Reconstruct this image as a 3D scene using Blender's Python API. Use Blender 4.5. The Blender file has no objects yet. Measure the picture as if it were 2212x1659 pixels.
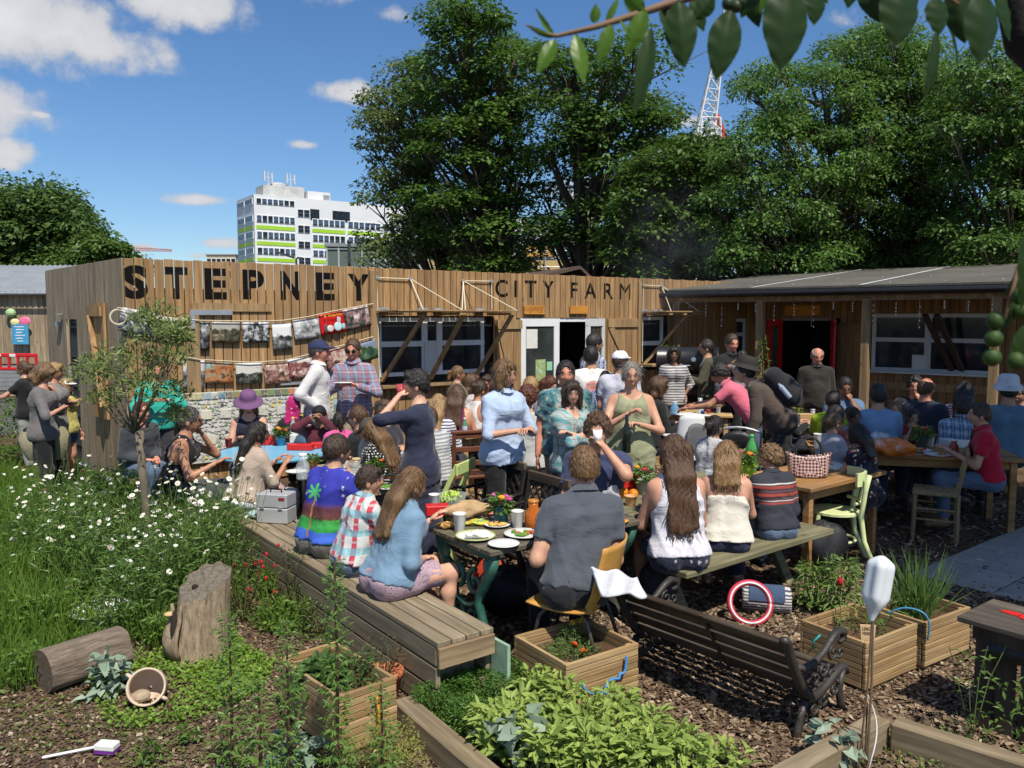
import bpy,bmesh,math,random
import numpy as np
from mathutils import Vector,Matrix
R=math.radians
rng=np.random.default_rng(7)
random.seed(7)
S=bpy.context.scene
COL=S.collection
CAM_H,FPX,CX,CY,HORIZ=2.08,1750.0,1106.0,829.5,685.0
PITCH=math.atan((CY-HORIZ)/FPX)
cd=bpy.data.cameras.new('camera');cam=bpy.data.objects.new('camera',cd);COL.objects.link(cam)
cd.sensor_width=36.0;cd.lens=36.0*FPX/2212.0;cd.clip_start=0.05;cd.clip_end=6000
cd.dof.use_dof=True;cd.dof.focus_distance=7.0;cd.dof.aperture_fstop=10.0
cam.location=(0,0,CAM_H);cam.rotation_euler=(math.pi/2-PITCH,0,0)
S.camera=cam
SUN_AZ=(0.42,-0.9075);SUN_EL=58.0
ce,se=math.cos(R(SUN_EL)),math.sin(R(SUN_EL))
SUND=Vector((SUN_AZ[0]*ce,SUN_AZ[1]*ce,se))
sl=bpy.data.lights.new('sun','SUN');sun=bpy.data.objects.new('sun',sl);COL.objects.link(sun)
sl.energy=5.0;sl.angle=R(0.5);sl.color=(1.0,0.935,0.81)
sun.rotation_euler=SUND.to_track_quat('Z','Y').to_euler();sun.location=(8,-10,30)
W=bpy.data.worlds.new('World');S.world=W;W.use_nodes=True
try:
 W.cycles.sampling_method='MANUAL';W.cycles.sample_map_resolution=512
except Exception:
 pass
S.view_settings.view_transform='Standard';S.view_settings.look='None'
S.view_settings.exposure=0.22;S.view_settings.gamma=1.0;S.view_settings.use_curve_mapping=False
S.cycles.use_denoising=True
S.cycles.max_bounces=6;S.cycles.transparent_max_bounces=12
try:
 S.cycles.sample_clamp_indirect=6.0
except Exception:
 pass
def ray(px,py):
 u=(px-CX)/FPX;v=(CY-py)/FPX
 cp,sp=math.cos(PITCH),math.sin(PITCH)
 return Vector((u,cp+v*sp,-sp+v*cp))
def G(px,py,z=0.0):
 d=ray(px,py);t=(z-CAM_H)/d.z
 return Vector((d.x*t,d.y*t,z))
def AT(px,py,Y):
 d=ray(px,py);t=Y/d.y
 return Vector((d.x*t,Y,CAM_H+d.z*t))
def PXM(Y):
 return FPX/Y
def nodes_world():
 nt=W.node_tree;nt.nodes.clear()
 n=nt.nodes.new;L=nt.links.new
 out=n('ShaderNodeOutputWorld');bg=n('ShaderNodeBackground')
 sky=n('ShaderNodeTexSky');sky.sky_type='NISHITA';sky.sun_disc=False
 sky.sun_elevation=R(SUN_EL);sky.sun_rotation=math.atan2(SUN_AZ[0],SUN_AZ[1])
 sky.air_density=1.0;sky.dust_density=0.2;sky.ozone_density=1.4;sky.altitude=20
 hsv=n('ShaderNodeHueSaturation');hsv.inputs['Saturation'].default_value=1.10;hsv.inputs['Value'].default_value=0.95
 tint=n('ShaderNodeMix');tint.data_type='RGBA';tint.blend_type='MULTIPLY';tint.inputs['Factor'].default_value=1.0;tint.inputs['B'].default_value=(.85,.99,1.17,1)
 L(sky.outputs[0],tint.inputs['A']);L(tint.outputs['Result'],hsv.inputs['Color'])
 tc=n('ShaderNodeTexCoord')
 nz=n('ShaderNodeTexNoise');nz.inputs['Scale'].default_value=9;nz.inputs['Detail'].default_value=7;nz.inputs['Roughness'].default_value=0.62
 L(tc.outputs['Generated'],nz.inputs['Vector'])
 nz2=n('ShaderNodeTexNoise');nz2.inputs['Scale'].default_value=26;nz2.inputs['Detail'].default_value=5
 L(tc.outputs['Generated'],nz2.inputs['Vector'])
 clouds=[(60,40,250,95,1.1),(215,95,150,62,1.0),(390,15,170,55,1.0),(20,330,60,36,.8),(745,198,95,34,1.0),(860,32,75,24,.55),(655,312,52,15,.8),(425,432,85,18,.9),(475,525,60,16,.7),(38,240,26,11,.6),(85,247,26,9,.6),(310,535,60,14,.6),(430,552,40,9,.6),(1480,262,45,16,.7),(1240,430,90,40,.5),(1900,40,200,40,.4),(-250,200,260,80,1.0),(2600,150,260,70,.9),(10,350,50,22,.8),(600,-60,240,60,.7)]
 dirs=[(ray(a,b).normalized(),rx/FPX,ry/FPX,w)for a,b,rx,ry,w in clouds]
 for az,el,rx,ry in((120,30,.35,.12),(170,45,.4,.15),(220,25,.35,.1),(260,40,.3,.12),(80,50,.3,.12),(300,55,.3,.12),(195,65,.25,.2)):
  dirs.append((Vector((math.sin(R(az))*math.cos(R(el)),math.cos(R(az))*math.cos(R(el)),math.sin(R(el)))),rx,ry,.9))
 acc=None
 for c,rx,ry,w in dirs:
  sb=n('ShaderNodeVectorMath');sb.operation='SUBTRACT';sb.inputs[1].default_value=c
  L(tc.outputs['Generated'],sb.inputs[0])
  ml=n('ShaderNodeVectorMath');ml.operation='MULTIPLY';ml.inputs[1].default_value=(1/rx,1/rx,1/ry)
  L(sb.outputs[0],ml.inputs[0])
  ln=n('ShaderNodeVectorMath');ln.operation='LENGTH';L(ml.outputs[0],ln.inputs[0])
  mr=n('ShaderNodeMapRange');mr.inputs['From Min'].default_value=1.15;mr.inputs['From Max'].default_value=0.25
  mr.inputs['To Max'].default_value=w;L(ln.outputs['Value'],mr.inputs['Value'])
  if acc is None:acc=mr.outputs[0]
  else:
   mx=n('ShaderNodeMath');mx.operation='MAXIMUM';L(acc,mx.inputs[0]);L(mr.outputs[0],mx.inputs[1]);acc=mx.outputs[0]
 a1=n('ShaderNodeMath');a1.operation='MULTIPLY_ADD';a1.inputs[1].default_value=2.3;a1.inputs[2].default_value=-1.15;L(nz.outputs['Fac'],a1.inputs[0])
 a2=n('ShaderNodeMath');a2.operation='MULTIPLY_ADD';a2.inputs[1].default_value=0.8;a2.inputs[2].default_value=-0.4;L(nz2.outputs['Fac'],a2.inputs[0])
 sm=n('ShaderNodeMath');sm.operation='ADD';L(a1.outputs[0],sm.inputs[0]);L(a2.outputs[0],sm.inputs[1])
 s2=n('ShaderNodeMath');s2.operation='ADD';L(sm.outputs[0],s2.inputs[0]);L(acc,s2.inputs[1])
 gate=n('ShaderNodeMath');gate.operation='GREATER_THAN';gate.inputs[1].default_value=0.0;L(acc,gate.inputs[0])
 mr=n('ShaderNodeMapRange');mr.interpolation_type='SMOOTHSTEP';mr.inputs['From Min'].default_value=0.22;mr.inputs['From Max'].default_value=0.75
 mr.inputs['To Max'].default_value=0.93
 L(s2.outputs[0],mr.inputs['Value'])
 gm=n('ShaderNodeMath');gm.operation='MULTIPLY';L(mr.outputs[0],gm.inputs[0]);L(gate.outputs[0],gm.inputs[1])
 cr=n('ShaderNodeMapRange');cr.inputs['From Min'].default_value=0.3;cr.inputs['From Max'].default_value=1.4;cr.inputs['To Min'].default_value=5.2;cr.inputs['To Max'].default_value=7.6
 L(s2.outputs[0],cr.inputs['Value'])
 cc=n('ShaderNodeCombineColor')
 for i,k in enumerate((1.0,1.0,1.03)):
  m=n('ShaderNodeMath');m.operation='MULTIPLY';m.inputs[1].default_value=k;L(cr.outputs[0],m.inputs[0]);L(m.outputs[0],cc.inputs[i])
 mix=n('ShaderNodeMix');mix.data_type='RGBA'
 L(gm.outputs[0],mix.inputs['Factor']);L(hsv.outputs[0],mix.inputs['A']);L(cc.outputs[0],mix.inputs['B'])
 L(mix.outputs['Result'],bg.inputs['Color']);bg.inputs['Strength'].default_value=0.094
 L(bg.outputs[0],out.inputs['Surface'])
nodes_world()
MATS={}
def lin(c):
 if isinstance(c,str):
  c=[int(c[i:i+2],16)/255 for i in(0,2,4)]
  c=[x/12.92 if x<=.04045 else((x+.055)/1.055)**2.4 for x in c]
 return(c[0],c[1],c[2],1.0)
def new_mat(key):
 m=bpy.data.materials.new(key);m.use_nodes=True
 nt=m.node_tree;b=nt.nodes['Principled BSDF']
 return m,nt,b
def coords(nt,scale=(1,1,1),rnd=False,rot=(0,0,0)):
 tc=nt.nodes.new('ShaderNodeTexCoord');mp=nt.nodes.new('ShaderNodeMapping')
 mp.inputs['Scale'].default_value=scale;mp.inputs['Rotation'].default_value=rot
 nt.links.new(tc.outputs['Object'],mp.inputs['Vector'])
 if rnd:
  oi=nt.nodes.new('ShaderNodeObjectInfo');m=nt.nodes.new('ShaderNodeMath');m.operation='MULTIPLY';m.inputs[1].default_value=57.0
  nt.links.new(oi.outputs['Random'],m.inputs[0])
  cb=nt.nodes.new('ShaderNodeCombineXYZ')
  for i in range(3):nt.links.new(m.outputs[0],cb.inputs[i])
  nt.links.new(cb.outputs[0],mp.inputs['Location'])
 return mp.outputs[0]
def noise(nt,vec,scale,detail=4,rough=.55):
 t=nt.nodes.new('ShaderNodeTexNoise');t.inputs['Scale'].default_value=scale;t.inputs['Detail'].default_value=detail;t.inputs['Roughness'].default_value=rough
 if vec is not None:nt.links.new(vec,t.inputs['Vector'])
 return t.outputs['Fac']
def ramp(nt,fac,stops,const=False):
 r=nt.nodes.new('ShaderNodeValToRGB');e=r.color_ramp.elements
 if const:r.color_ramp.interpolation='CONSTANT'
 while len(e)>1:e.remove(e[-1])
 e[0].position=stops[0][0];e[0].color=lin(stops[0][1])
 for p,c in stops[1:]:
  k=e.new(p);k.color=lin(c)
 nt.links.new(fac,r.inputs['Fac']);return r.outputs['Color']
def mixc(nt,fac,a,b,mode='MIX'):
 m=nt.nodes.new('ShaderNodeMix');m.data_type='RGBA';m.blend_type=mode
 for s,v in(('Factor',fac),('A',a),('B',b)):
  if hasattr(v,'is_linked'):nt.links.new(v,m.inputs[s])
  elif s=='Factor':m.inputs[s].default_value=v
  else:m.inputs[s].default_value=lin(v)
 return m.outputs['Result']
def math_(nt,op,a,b=None,c=None):
 m=nt.nodes.new('ShaderNodeMath');m.operation=op
 for i,v in enumerate((a,b,c)):
  if v is None:continue
  if hasattr(v,'is_linked'):nt.links.new(v,m.inputs[i])
  else:m.inputs[i].default_value=v
 return m.outputs[0]
def bump(nt,b,h,strength=.4,dist=.01):
 bp=nt.nodes.new('ShaderNodeBump');bp.inputs['Strength'].default_value=strength;bp.inputs['Distance'].default_value=dist
 nt.links.new(h,bp.inputs['Height']);nt.links.new(bp.outputs[0],b.inputs['Normal'])
def scale_col(c,k):
 c=lin(c);return(c[0]*k,c[1]*k,c[2]*k)
def M(col,rough=.6,var=.18,scale=9,bmp=.25,spec=.35,metal=0.0,trans=0.0,key=None,rnd=False,emis=None):
 k=key or('m',str(col),rough,var,scale,bmp,spec,metal,trans,rnd,str(emis))
 if k in MATS:return MATS[k]
 m,nt,b=new_mat('mat_%d'%len(MATS))
 v=coords(nt,rnd=rnd);f=noise(nt,v,scale,5)
 c=ramp(nt,f,[(.3,scale_col(col,1-var)),(.7,scale_col(col,1+var))])
 if rnd:
  oi=nt.nodes.new('ShaderNodeObjectInfo')
  c=mixc(nt,math_(nt,'MULTIPLY',oi.outputs['Random'],.35),c,scale_col(col,.55))
 nt.links.new(c,b.inputs['Base Color'])
 b.inputs['Roughness'].default_value=rough;b.inputs['Metallic'].default_value=metal
 b.inputs['Specular IOR Level'].default_value=spec
 if trans:b.inputs['Transmission Weight'].default_value=trans;b.inputs['IOR'].default_value=1.15
 if emis:b.inputs['Emission Color'].default_value=lin(emis[0]);b.inputs['Emission Strength'].default_value=emis[1]
 if bmp:bump(nt,b,noise(nt,v,scale*3.5,4),bmp,.006)
 MATS[k]=m;return m
def WOOD(c1,c2,axis=2,rough=.75,grain=26,key=None,tint=.5,gloss=.25):
 """planks: streaks along one axis, each object its own tone"""
 k=('w',str(c1),str(c2),axis,rough,grain,tint)
 if k in MATS:return MATS[k]
 m,nt,b=new_mat('wood_%d'%len(MATS))
 sc=[1,1,1];sc[axis]=.07
 v=coords(nt,scale=tuple(sc),rnd=True)
 f=noise(nt,v,grain,6,.65);f2=noise(nt,v,grain*.25,3)
 s=math_(nt,'ADD',math_(nt,'MULTIPLY',f,.65),math_(nt,'MULTIPLY',f2,.35))
 c=ramp(nt,s,[(.32,scale_col(c1,.62)),(.47,c1),(.66,c2)])
 oi=nt.nodes.new('ShaderNodeObjectInfo')
 c=mixc(nt,math_(nt,'MULTIPLY',oi.outputs['Random'],tint),c,scale_col(c1,.52))
 v2=coords(nt,scale=(1,1,1),rnd=True)
 st=ramp(nt,noise(nt,v2,2.3,4),[(.42,(0,0,0)),(.68,(1,1,1))])
 c=mixc(nt,math_(nt,'MULTIPLY',st,.30),c,(.16,.13,.10))
 vo=nt.nodes.new('ShaderNodeTexVoronoi');vo.inputs['Scale'].default_value=2.6
 sk=[1,1,1];sk[axis]=.55
 nt.links.new(coords(nt,scale=tuple(sk),rnd=True),vo.inputs['Vector'])
 kn=ramp(nt,vo.outputs['Distance'],[(.03,(1,1,1)),(.075,(0,0,0))])
 c=mixc(nt,math_(nt,'MULTIPLY',kn,.6),c,scale_col(c1,.3))
 nt.links.new(c,b.inputs['Base Color']);b.inputs['Roughness'].default_value=rough;b.inputs['Specular IOR Level'].default_value=gloss
 bump(nt,b,f,.5,.004)
 MATS[k]=m;return m
def LEAF(c1,c2,trans=.35,rough=.45,key=None,spec=.35):
 k=('l',str(c1),str(c2),trans,rough)
 if k in MATS:return MATS[k]
 m,nt,b=new_mat('leaf_%d'%len(MATS))
 g=nt.nodes.new('ShaderNodeNewGeometry')
 v=coords(nt);f=noise(nt,v,1.1,3)
 fac=math_(nt,'ADD',math_(nt,'MULTIPLY',g.outputs['Random Per Island'],.7),math_(nt,'MULTIPLY',f,.45))
 c=ramp(nt,fac,[(.1,c1),(.95,c2)])
 nt.links.new(c,b.inputs['Base Color']);b.inputs['Roughness'].default_value=rough;b.inputs['Specular IOR Level'].default_value=spec
 tr=nt.nodes.new('ShaderNodeBsdfTranslucent');tc=mixc(nt,.5,c,scale_col(c2,1.6));nt.links.new(tc,tr.inputs['Color'])
 mx=nt.nodes.new('ShaderNodeMixShader');mx.inputs[0].default_value=trans
 nt.links.new(b.outputs[0],mx.inputs[1]);nt.links.new(tr.outputs[0],mx.inputs[2])
 nt.links.new(mx.outputs[0],nt.nodes['Material Output'].inputs['Surface'])
 MATS[k]=m;return m
def GLASS(col=(.02,.025,.03),rough=.06):
 k=('g',str(col),rough)
 if k in MATS:return MATS[k]
 m,nt,b=new_mat('glass_%d'%len(MATS))
 v=coords(nt);f=noise(nt,v,2.0,4)
 nt.links.new(ramp(nt,f,[(.35,scale_col(col,.6)),(.7,scale_col(col,1.8))]),b.inputs['Base Color'])
 b.inputs['Roughness'].default_value=rough;b.inputs['Specular IOR Level'].default_value=.28
 MATS[k]=m;return m
def CLEAR(tint=(.9,.95,.95),key=None,alpha=.35,rough=.08):
 k=('c',str(tint),alpha)
 if k in MATS:return MATS[k]
 m,nt,b=new_mat('clear_%d'%len(MATS))
 b.inputs['Base Color'].default_value=lin(tint);b.inputs['Roughness'].default_value=rough
 tp=nt.nodes.new('ShaderNodeBsdfTransparent');tp.inputs['Color'].default_value=lin([min(1,x*.4+.6)for x in lin(tint)[:3]])
 mx=nt.nodes.new('ShaderNodeMixShader');mx.inputs[0].default_value=alpha
 nt.links.new(tp.outputs[0],mx.inputs[1]);nt.links.new(b.outputs[0],mx.inputs[2])
 nt.links.new(mx.outputs[0],nt.nodes['Material Output'].inputs['Surface'])
 MATS[k]=m;return m
def CLOTH(kind,cols,scale=1.0,rough=.85):
 """garment materials: plain stripes vstripes plaid dots floral print photo"""
 k=('cl',kind,str(cols),scale)
 if k in MATS:return MATS[k]
 m,nt,b=new_mat('cloth_%d'%len(MATS))
 v=coords(nt);sx=nt.nodes.new('ShaderNodeSeparateXYZ')
 wob=nt.nodes.new('ShaderNodeTexNoise');wob.inputs['Scale'].default_value=5;nt.links.new(v,wob.inputs['Vector'])
 ad=nt.nodes.new('ShaderNodeVectorMath');ad.operation='MULTIPLY_ADD';ad.inputs[1].default_value=(.03,.03,.03)
 nt.links.new(wob.outputs['Color'],ad.inputs[0]);nt.links.new(v,ad.inputs[2])
 nt.links.new(ad.outputs[0],sx.inputs[0]);x,y,z=sx.outputs
 def band(s,freq,duty,soft=.06,off=0.0):
  fr=math_(nt,'FRACT',math_(nt,'MULTIPLY_ADD',s,freq,off))
  return ramp(nt,fr,[(0,(1,1,1)),(max(duty-soft,.01),(1,1,1)),(min(duty,.98),(0,0,0)),(.985,(0,0,0)),(1,(1,1,1))])
 if kind=='plain':c=mixc(nt,0,cols[0],cols[0])
 elif kind=='stripes':c=mixc(nt,band(z,22*scale,.45),cols[0],cols[1])
 elif kind=='plaid':
  xy=math_(nt,'ADD',x,math_(nt,'MULTIPLY',y,.8))
  a=band(xy,9*scale,.4);d=band(z,9*scale,.4)
  c=mixc(nt,math_(nt,'MULTIPLY',a,.9),cols[0],cols[1]);c=mixc(nt,math_(nt,'MULTIPLY',d,.62),c,cols[2])
  c=mixc(nt,math_(nt,'MULTIPLY',band(xy,9*scale,.12,.05,.35),.6),c,cols[-1]);c=mixc(nt,math_(nt,'MULTIPLY',band(z,9*scale,.12,.05,.35),.6),c,cols[-1])
 elif kind=='dots':
  vo=nt.nodes.new('ShaderNodeTexVoronoi');vo.inputs['Scale'].default_value=42*scale;vo.inputs['Randomness'].default_value=.15;nt.links.new(v,vo.inputs['Vector'])
  c=mixc(nt,ramp(nt,vo.outputs['Distance'],[(.28,(1,1,1)),(.36,(0,0,0))]),cols[0],cols[1])
 elif kind=='floral':
  c=cols[0]
  for i,cc in enumerate(cols[1:]):
   vo=nt.nodes.new('ShaderNodeTexVoronoi');vo.inputs['Scale'].default_value=(16+7*i)*scale;nt.links.new(coords(nt,rot=(i,i*.7,i*.3)),vo.inputs['Vector'])
   nn=noise(nt,v,45*scale+i*7,3)
   f=math_(nt,'MULTIPLY_ADD',nn,.5,math_(nt,'SUBTRACT',vo.outputs['Distance'],.25))
   c=mixc(nt,ramp(nt,f,[(.16,(1,1,1)),(.22,(0,0,0))]),c,cc)
 elif kind=='print':
  f=noise(nt,v,11*scale,5,.7)
  n_=len(cols);c=ramp(nt,f,[(.30+.40*i/max(n_-1,1),cc)for i,cc in enumerate(cols)],const=True)
 f=noise(nt,v,7,4)
 c=mixc(nt,.35,c,ramp(nt,f,[(.3,(.55,.55,.55)),(.7,(1,1,1))]),'MULTIPLY')
 nt.links.new(c,b.inputs['Base Color']);b.inputs['Roughness'].default_value=rough;b.inputs['Specular IOR Level'].default_value=.2
 try:b.inputs['Sheen Weight'].default_value=.15
 except Exception:pass
 fo=nt.nodes.new('ShaderNodeTexNoise');fo.inputs['Scale'].default_value=5.5;fo.inputs['Detail'].default_value=3;fo.inputs['Distortion'].default_value=2.6;nt.links.new(coords(nt,scale=(1,1,1.5),rnd=True),fo.inputs['Vector'])
 hgt=math_(nt,'ADD',fo.outputs['Fac'],math_(nt,'MULTIPLY',noise(nt,v,220,2),.06))
 bump(nt,b,hgt,.5,.018)
 MATS[k]=m;return m
def HAIR(col):
 k=('h',str(col))
 if k in MATS:return MATS[k]
 m,nt,b=new_mat('hair_%d'%len(MATS))
 v=coords(nt,scale=(1,1,.12));f=noise(nt,v,90,4,.7)
 nt.links.new(ramp(nt,f,[(.3,scale_col(col,.45)),(.55,col),(.75,scale_col(col,1.55))]),b.inputs['Base Color'])
 b.inputs['Roughness'].default_value=.42;b.inputs['Specular IOR Level'].default_value=.45
 bump(nt,b,f,.9,.01);MATS[k]=m;return m
def SKIN(col):
 k=('s',str(col))
 if k in MATS:return MATS[k]
 m,nt,b=new_mat('skin_%d'%len(MATS))
 v=coords(nt);f=noise(nt,v,12,4)
 c0=lin(col)
 nt.links.new(ramp(nt,f,[(.3,(c0[0]*.9,c0[1]*.8,c0[2]*.76)),(.7,(c0[0]*1.06,c0[1]*1.06,c0[2]*1.04))]),b.inputs['Base Color'])
 b.inputs['Roughness'].default_value=.5;b.inputs['Specular IOR Level'].default_value=.35
 b.inputs['Subsurface Weight'].default_value=.0
 bump(nt,b,noise(nt,v,120,3),.15,.003);MATS[k]=m;return m
def np_mesh(name,V,F,mat=None,parent=None,smooth=False,fmat=None,mats=None):
 V=np.asarray(V,np.float32);me=bpy.data.meshes.new(name)
 if isinstance(F,np.ndarray):
  n,kk=F.shape;tot=np.full(n,kk,np.int32);idx=F.astype(np.int32).ravel()
 else:
  tot=np.array([len(f)for f in F],np.int32);idx=np.fromiter((i for f in F for i in f),np.int32);n=len(F)
 me.vertices.add(len(V));me.vertices.foreach_set('co',V.ravel())
 me.loops.add(len(idx));me.loops.foreach_set('vertex_index',idx)
 me.polygons.add(n);st=np.zeros(n,np.int32);st[1:]=np.cumsum(tot)[:-1]
 me.polygons.foreach_set('loop_start',st);me.polygons.foreach_set('loop_total',tot)
 me.polygons.foreach_set('use_smooth',np.full(n,bool(smooth)))
 for m in(mats or([mat]if mat else[])):me.materials.append(m)
 if fmat is not None:me.polygons.foreach_set('material_index',np.asarray(fmat,np.int32))
 me.update(calc_edges=True);me.validate()
 return link(name,me,parent)
def link(name,me,parent=None):
 o=bpy.data.objects.new(name,me);COL.objects.link(o)
 if parent is not None:o.parent=parent
 return o
def tag(o,label=None,cat=None,group=None,kind=None):
 if label:o['label']=label
 if cat:o['category']=cat
 if group:o['group']=group
 if kind:o['kind']=kind
 return o
def thing(name,label,cat,loc=(0,0,0),rz=0.0,group=None,scale=None):
 o=bpy.data.objects.new(name,None);o.empty_display_size=.1;COL.objects.link(o)
 o.location=loc;o.rotation_euler=(0,0,rz)
 if scale:o.scale=(scale,)*3
 return tag(o,label,cat,group)
def copy_tree(o,parent=None):
 c=o.copy();COL.objects.link(c);c.parent=parent
 for ch in list(o.children):copy_tree(ch,c)
 return c
class MB:
 def __init__(s):s.v=[];s.f=[];s.m=[];s.cm=0
 def add(s,V,F):
  o=len(s.v);s.v.extend([tuple(p)for p in V]);s.f.extend([tuple(i+o for i in f)for f in F]);s.m.extend([s.cm]*len(F));return s
 def box(s,c,size,rot=None,bev=0.0):
  x,y,z=size[0]/2,size[1]/2,size[2]/2
  V=[Vector((a*x,b*y,d*z))for d in(-1,1)for b in(-1,1)for a in(-1,1)]
  F=[(0,2,3,1),(4,5,7,6),(0,1,5,4),(2,6,7,3),(0,4,6,2),(1,3,7,5)]
  if bev:
   V2=[];q=bev
   for d in(-1,1):
    for(a,b)in((-1,-1),(1,-1),(1,1),(-1,1)):
     pass
   V2=[];idx={}
   for a in(-1,1):
    for b in(-1,1):
     for d in(-1,1):
      for ax in range(3):
       p=[a*(x-q),b*(y-q),d*(z-q)];p[ax]=(a,b,d)[ax]*(x,y,z)[ax]
       idx[(a,b,d,ax)]=len(V2);V2.append(Vector(p))
   F=[]
   for ax in range(3):
    u,w=[(1,2),(2,0),(0,1)][ax]
    for sgn in(-1,1):
     loop=[]
     for su,sw in((-1,-1),(1,-1),(1,1),(-1,1)):
      k=[0,0,0];k[ax]=sgn;k[u]=su;k[w]=sw;loop.append(idx[(*k,ax)])
     F.append(tuple(loop if sgn>0 else loop[::-1]))
   for ax in range(3):
    u,w=[(1,2),(2,0),(0,1)][ax]
    for su in(-1,1):
     for sw in(-1,1):
      k1=[0,0,0];k1[u]=su;k1[w]=sw;k1[ax]=-1;k2=list(k1);k2[ax]=1
      q4=(idx[(*k1,u)],idx[(*k2,u)],idx[(*k2,w)],idx[(*k1,w)])
      F.append(q4 if su*sw<0 else q4[::-1])
   for a in(-1,1):
    for b in(-1,1):
     for d in(-1,1):
      t=(idx[(a,b,d,0)],idx[(a,b,d,1)],idx[(a,b,d,2)]);F.append(t if a*b*d>0 else t[::-1])
   V=V2
  if rot is not None:
   if not isinstance(rot,Matrix):rot=Matrix.Rotation(rot,3,'Z')
   V=[rot@p for p in V]
  c=Vector(c);return s.add([p+c for p in V],F)
 def bar(s,a,b,w,h,up=(0,0,1),bev=0.0):
  a=Vector(a);b=Vector(b);d=b-a;L=d.length;d.normalize();u=Vector(up)
  x=d.cross(u)
  if x.length<1e-4:x=d.cross(Vector((0,1,0)))
  x.normalize();u=x.cross(d)
  return s.box((a+b)/2,(w,L,h),Matrix((x,d,u)).transposed(),bev)
 def tube(s,pts,r,n=8,cap=True,flat=1.0):
  pts=[Vector(p)for p in pts];k=len(pts);rs=r if hasattr(r,'__len__')else[r]*k
  V=[];F=[];up=None
  for i,p in enumerate(pts):
   t=(pts[min(i+1,k-1)]-pts[max(i-1,0)])
   if t.length<1e-9:t=Vector((0,0,1))
   t.normalize()
   if up is None:
    up=Vector((0,0,1))if abs(t.z)<.9 else Vector((0,1,0))
   x=t.cross(up)
   if x.length<1e-5:x=t.cross(Vector((1,.1,0)))
   x.normalize();up=x.cross(t)
   for j in range(n):
    a=2*math.pi*j/n;V.append(p+x*(math.cos(a)*rs[i])+up*(math.sin(a)*rs[i]*flat))
  for i in range(k-1):
   for j in range(n):
    a=i*n+j;b=i*n+(j+1)%n;F.append((a,b,b+n,a+n))
  if cap:F.append(tuple(range(n))[::-1]);F.append(tuple((k-1)*n+j for j in range(n)))
  return s.add(V,F)
 def lathe(s,prof,n=16,c=(0,0,0),axis=None,sx=1.0,sy=1.0,cap=True):
  c=Vector(c);V=[];F=[]
  rot=Matrix.Identity(3)if axis is None else Vector((0,0,1)).rotation_difference(Vector(axis)).to_matrix()
  for r,z in prof:
   for j in range(n):
    a=2*math.pi*j/n;V.append(c+rot@Vector((r*math.cos(a)*sx,r*math.sin(a)*sy,z)))
  for i in range(len(prof)-1):
   for j in range(n):
    a=i*n+j;b=i*n+(j+1)%n;F.append((a,b,b+n,a+n))
  if cap:F.append(tuple(range(n))[::-1]);F.append(tuple((len(prof)-1)*n+j for j in range(n)))
  return s.add(V,F)
 def ball(s,c,r,n=10,m=7):
  rr=r if hasattr(r,'__len__')else(r,r,r);c=Vector(c)
  V=[c+Vector((0,0,-rr[2]))];F=[]
  for i in range(1,m):
   t=math.pi*i/m
   for j in range(n):
    a=2*math.pi*j/n;V.append(c+Vector((rr[0]*math.sin(t)*math.cos(a),rr[1]*math.sin(t)*math.sin(a),-rr[2]*math.cos(t))))
  V.append(c+Vector((0,0,rr[2])))
  for j in range(n):F.append((0,1+(j+1)%n,1+j))
  for i in range(m-2):
   for j in range(n):
    a=1+i*n+j;b=1+i*n+(j+1)%n;F.append((a,b,b+n,a+n))
  l=len(V)-1;o=1+(m-2)*n
  for j in range(n):F.append((o+j,o+(j+1)%n,l))
  return s.add(V,F)
 def prism(s,poly,z0,z1,rot=None,c=(0,0,0)):
  n=len(poly);c=Vector(c)
  V=[Vector((p[0],p[1],z0))for p in poly]+[Vector((p[0],p[1],z1))for p in poly]
  if rot is not None:V=[rot@p for p in V]
  F=[tuple(range(n))[::-1],tuple(range(n,2*n))]+[(i,(i+1)%n,(i+1)%n+n,i+n)for i in range(n)]
  return s.add([p+c for p in V],F)
 def sheet(s,fn,nu,nv):
  V=[fn(i/nu,j/nv)for j in range(nv+1)for i in range(nu+1)]
  F=[(j*(nu+1)+i,j*(nu+1)+i+1,(j+1)*(nu+1)+i+1,(j+1)*(nu+1)+i)for j in range(nv)for i in range(nu)]
  return s.add(V,F)
 def build(s,name,mat,parent=None,smooth=False):
  mats=mat if isinstance(mat,(list,tuple))else[mat]
  return np_mesh(name,np.array([tuple(p)for p in s.v],np.float32),s.f,None,parent,smooth,s.m if len(mats)>1 else None,mats)
def smooth_path(pts,n=6):
 pts=[Vector(p)for p in pts];out=[]
 for i in range(len(pts)-1):
  a,b,c,d=pts[max(i-1,0)],pts[i],pts[i+1],pts[min(i+2,len(pts)-1)]
  for j in range(n):
   t=j/n;out.append(.5*((2*b)+(c-a)*t+(2*a-5*b+4*c-d)*t*t+(3*b-a-3*c+d)*t**3))
 return out+[pts[-1]]
def P(name,mat,parent,fn,smooth=False):
 m=MB();fn(m);return m.build(name,mat,parent,smooth)
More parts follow.
